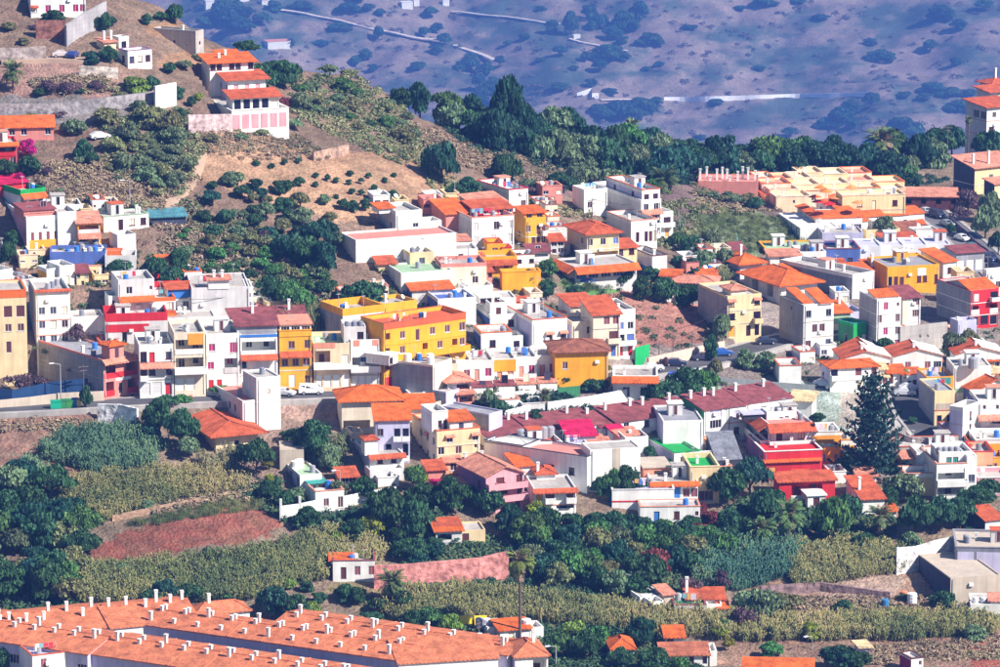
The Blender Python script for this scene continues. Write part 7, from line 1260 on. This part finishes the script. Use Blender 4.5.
FARD = [(840,126,30,24),(826,128,22,14),(850,118,18,26),(904,136,30,30),(915,140,26,20),(893,134,18,18),(790,136,16,12),(871,108,18,22),(620,118,40,24),(640,112,30,20),(598,114,20,14),(655,106,16,14),(717,104,16,7),(612,42,20,22),(625,30,24,30),(640,20,20,24),(600,30,22,22),(590,18,18,20),(622,45,14,14),(570,35,18,30),(552,34,14,22),(560,55,16,12),(525,40,12,9),(508,46,10,8),(430,18,16,16),(436,32,14,14),(424,36,12,12),(445,45,16,16),(436,54,16,14),(418,72,16,14),(472,60,14,10),(480,90,16,22),(486,76,14,18),(494,86,14,14),(500,66,12,14),(378,42,12,22),(340,30,22,10),(348,12,22,14),(368,12,14,12),(358,2,18,16),(300,8,22,10),(275,12,18,18),(262,24,20,16),(240,30,24,18),(225,24,24,24),(248,16,14,12),(222,16,18,22),(205,28,18,16),(290,48,10,12),(365,60,14,14),(372,72,12,12),(355,66,12,14),(585,62,12,14),(600,72,16,18),(590,88,14,14),(660,66,12,6),(740,10,16,6),(765,4,24,8),(800,3,18,7),(934,92,24,14),(950,96,22,12),(968,96,18,10),(925,100,16,9),(905,98,14,9),(940,20,24,20),(960,30,18,14),(985,10,20,14),(930,50,16,14),(955,66,14,12),(700,140,14,8),(540,12,12,8),(380,16,12,10),(540,62,14,6),(574,70,10,6),(645,72,12,8),(610,95,18,10),(160,18,14,12)]
for x, y, wd, ht in FARD+[(470,70,26,16),(495,95,30,18),(480,105,22,14),(610,60,34,20),(650,45,24,16),(560,90,20,10),(320,46,20,8),(230,12,26,16),(960,110,26,12),(880,60,26,14),(870,45,16,10),(760,70,16,6),(690,30,18,7),(820,20,20,8)]:
    ht *= .8
    D = float(fdepth(x, y)); tree(x, y, wd, ht, 'b' if (x+y) % 3 else 't', P=fgp(np.array(x), np.array(y)), D=D, far=True)
    if wd > 20:
        for dx in (-.4, .4): tree(x+dx*wd, y+1, wd*.55, ht*.6, 'b', P=fgp(np.array(x+dx*wd), np.array(y+1)), D=D, far=True)
# ---------------------------------------------------------------- labels of the plants
ORD = ['nearest','second','third','fourth','fifth','sixth','seventh','eighth','ninth','tenth','eleventh','twelfth','thirteenth','fourteenth','fifteenth','sixteenth','seventeenth','eighteenth','nineteenth','twentieth']
ORD += ['twenty-'+t for t in ['first']+ORD[1:9]]+['thirtieth']+['thirty-'+t for t in ['first']+ORD[1:9]]+['fortieth']+['forty-'+t for t in ['first']+ORD[1:9]]
def label_trees():
    groups = {}
    for (o, x, y, wd, ht, kind, far) in TREES:
        d, cat = DESC[kind]
        if far:
            side = 'at the far left' if x < 300 else 'left of centre' if x < 500 else 'right of centre' if x < 700 else 'towards the right edge'
            hh = 'high up' if y < 40 else 'halfway down' if y < 90 else 'low down'
            sz = 'broad' if wd > 22 else 'middling' if wd > 13 else 'small'
            key = f"{sz} dark tree {hh} on the far hillside {side}"; tag(o, None, 'tree', 'trees on the far hillside'); groups.setdefault(key, []).append((x, o, True)); continue
        sz = 'large' if wd > 34 else 'small' if wd < 15 else ''
        b = min(LAND, key=lambda q: (q[0]-x)**2+((q[1]-y)*1.4)**2); dx, dy = x-b[0], y-b[1]
        rel = ('right of' if dx > 0 else 'left of') if abs(dx) > abs(dy)*1.2 else ('below' if dy > 0 else 'above')
        key = f"{sz+' ' if sz else ''}{d} {rel} the {b[2]}"; tag(o, None, cat, 'trees and bushes of the hillside'); groups.setdefault(key, []).append((dx*dx+dy*dy, o, False))
    for key, L in groups.items():
        L.sort(key=lambda t: t[0])
        for i, (_, o, far) in enumerate(L):
            if len(L) == 1: o['label'] = key
            elif far: o['label'] = key+f", {ORD[i] if i else 'first'} from left"
            else: o['label'] = (('nearest ' if i == 0 else ORD[i]+' nearest ') if i < 49 else 'outermost ')+key
            ws = o['label'].split()
            if len(ws) > 16: o['label'] = ' '.join(w_ for w_ in ws if w_ not in ('the','with','a','and'))
            ws = o['label'].split()
            if len(ws) > 16: o['label'] = ' '.join(ws[:16])
label_trees()
land()
# haze between the town and the far hill: one closed box of thin bluish air
hm = bpy.data.materials.new('haze'); hm.use_nodes = True; hn = hm.node_tree.nodes; hn.remove(hn['Principled BSDF']); pv = hn.new('ShaderNodeVolumePrincipled'); pv.inputs['Color'].default_value = (*HAZE_COL, 1); pv.inputs['Density'].default_value = HAZE; pv.inputs['Anisotropy'].default_value = 0.0
hm.node_tree.links.new(pv.outputs[0], hn['Material Output'].inputs['Volume'])
q = MB(); q.box(-2600, 2600, -60, 6900, -720, 420); ho = _link0('haze', q.mesh('haze', hm)); tag(ho, 'thin bluish air over the valley', kind='stuff')
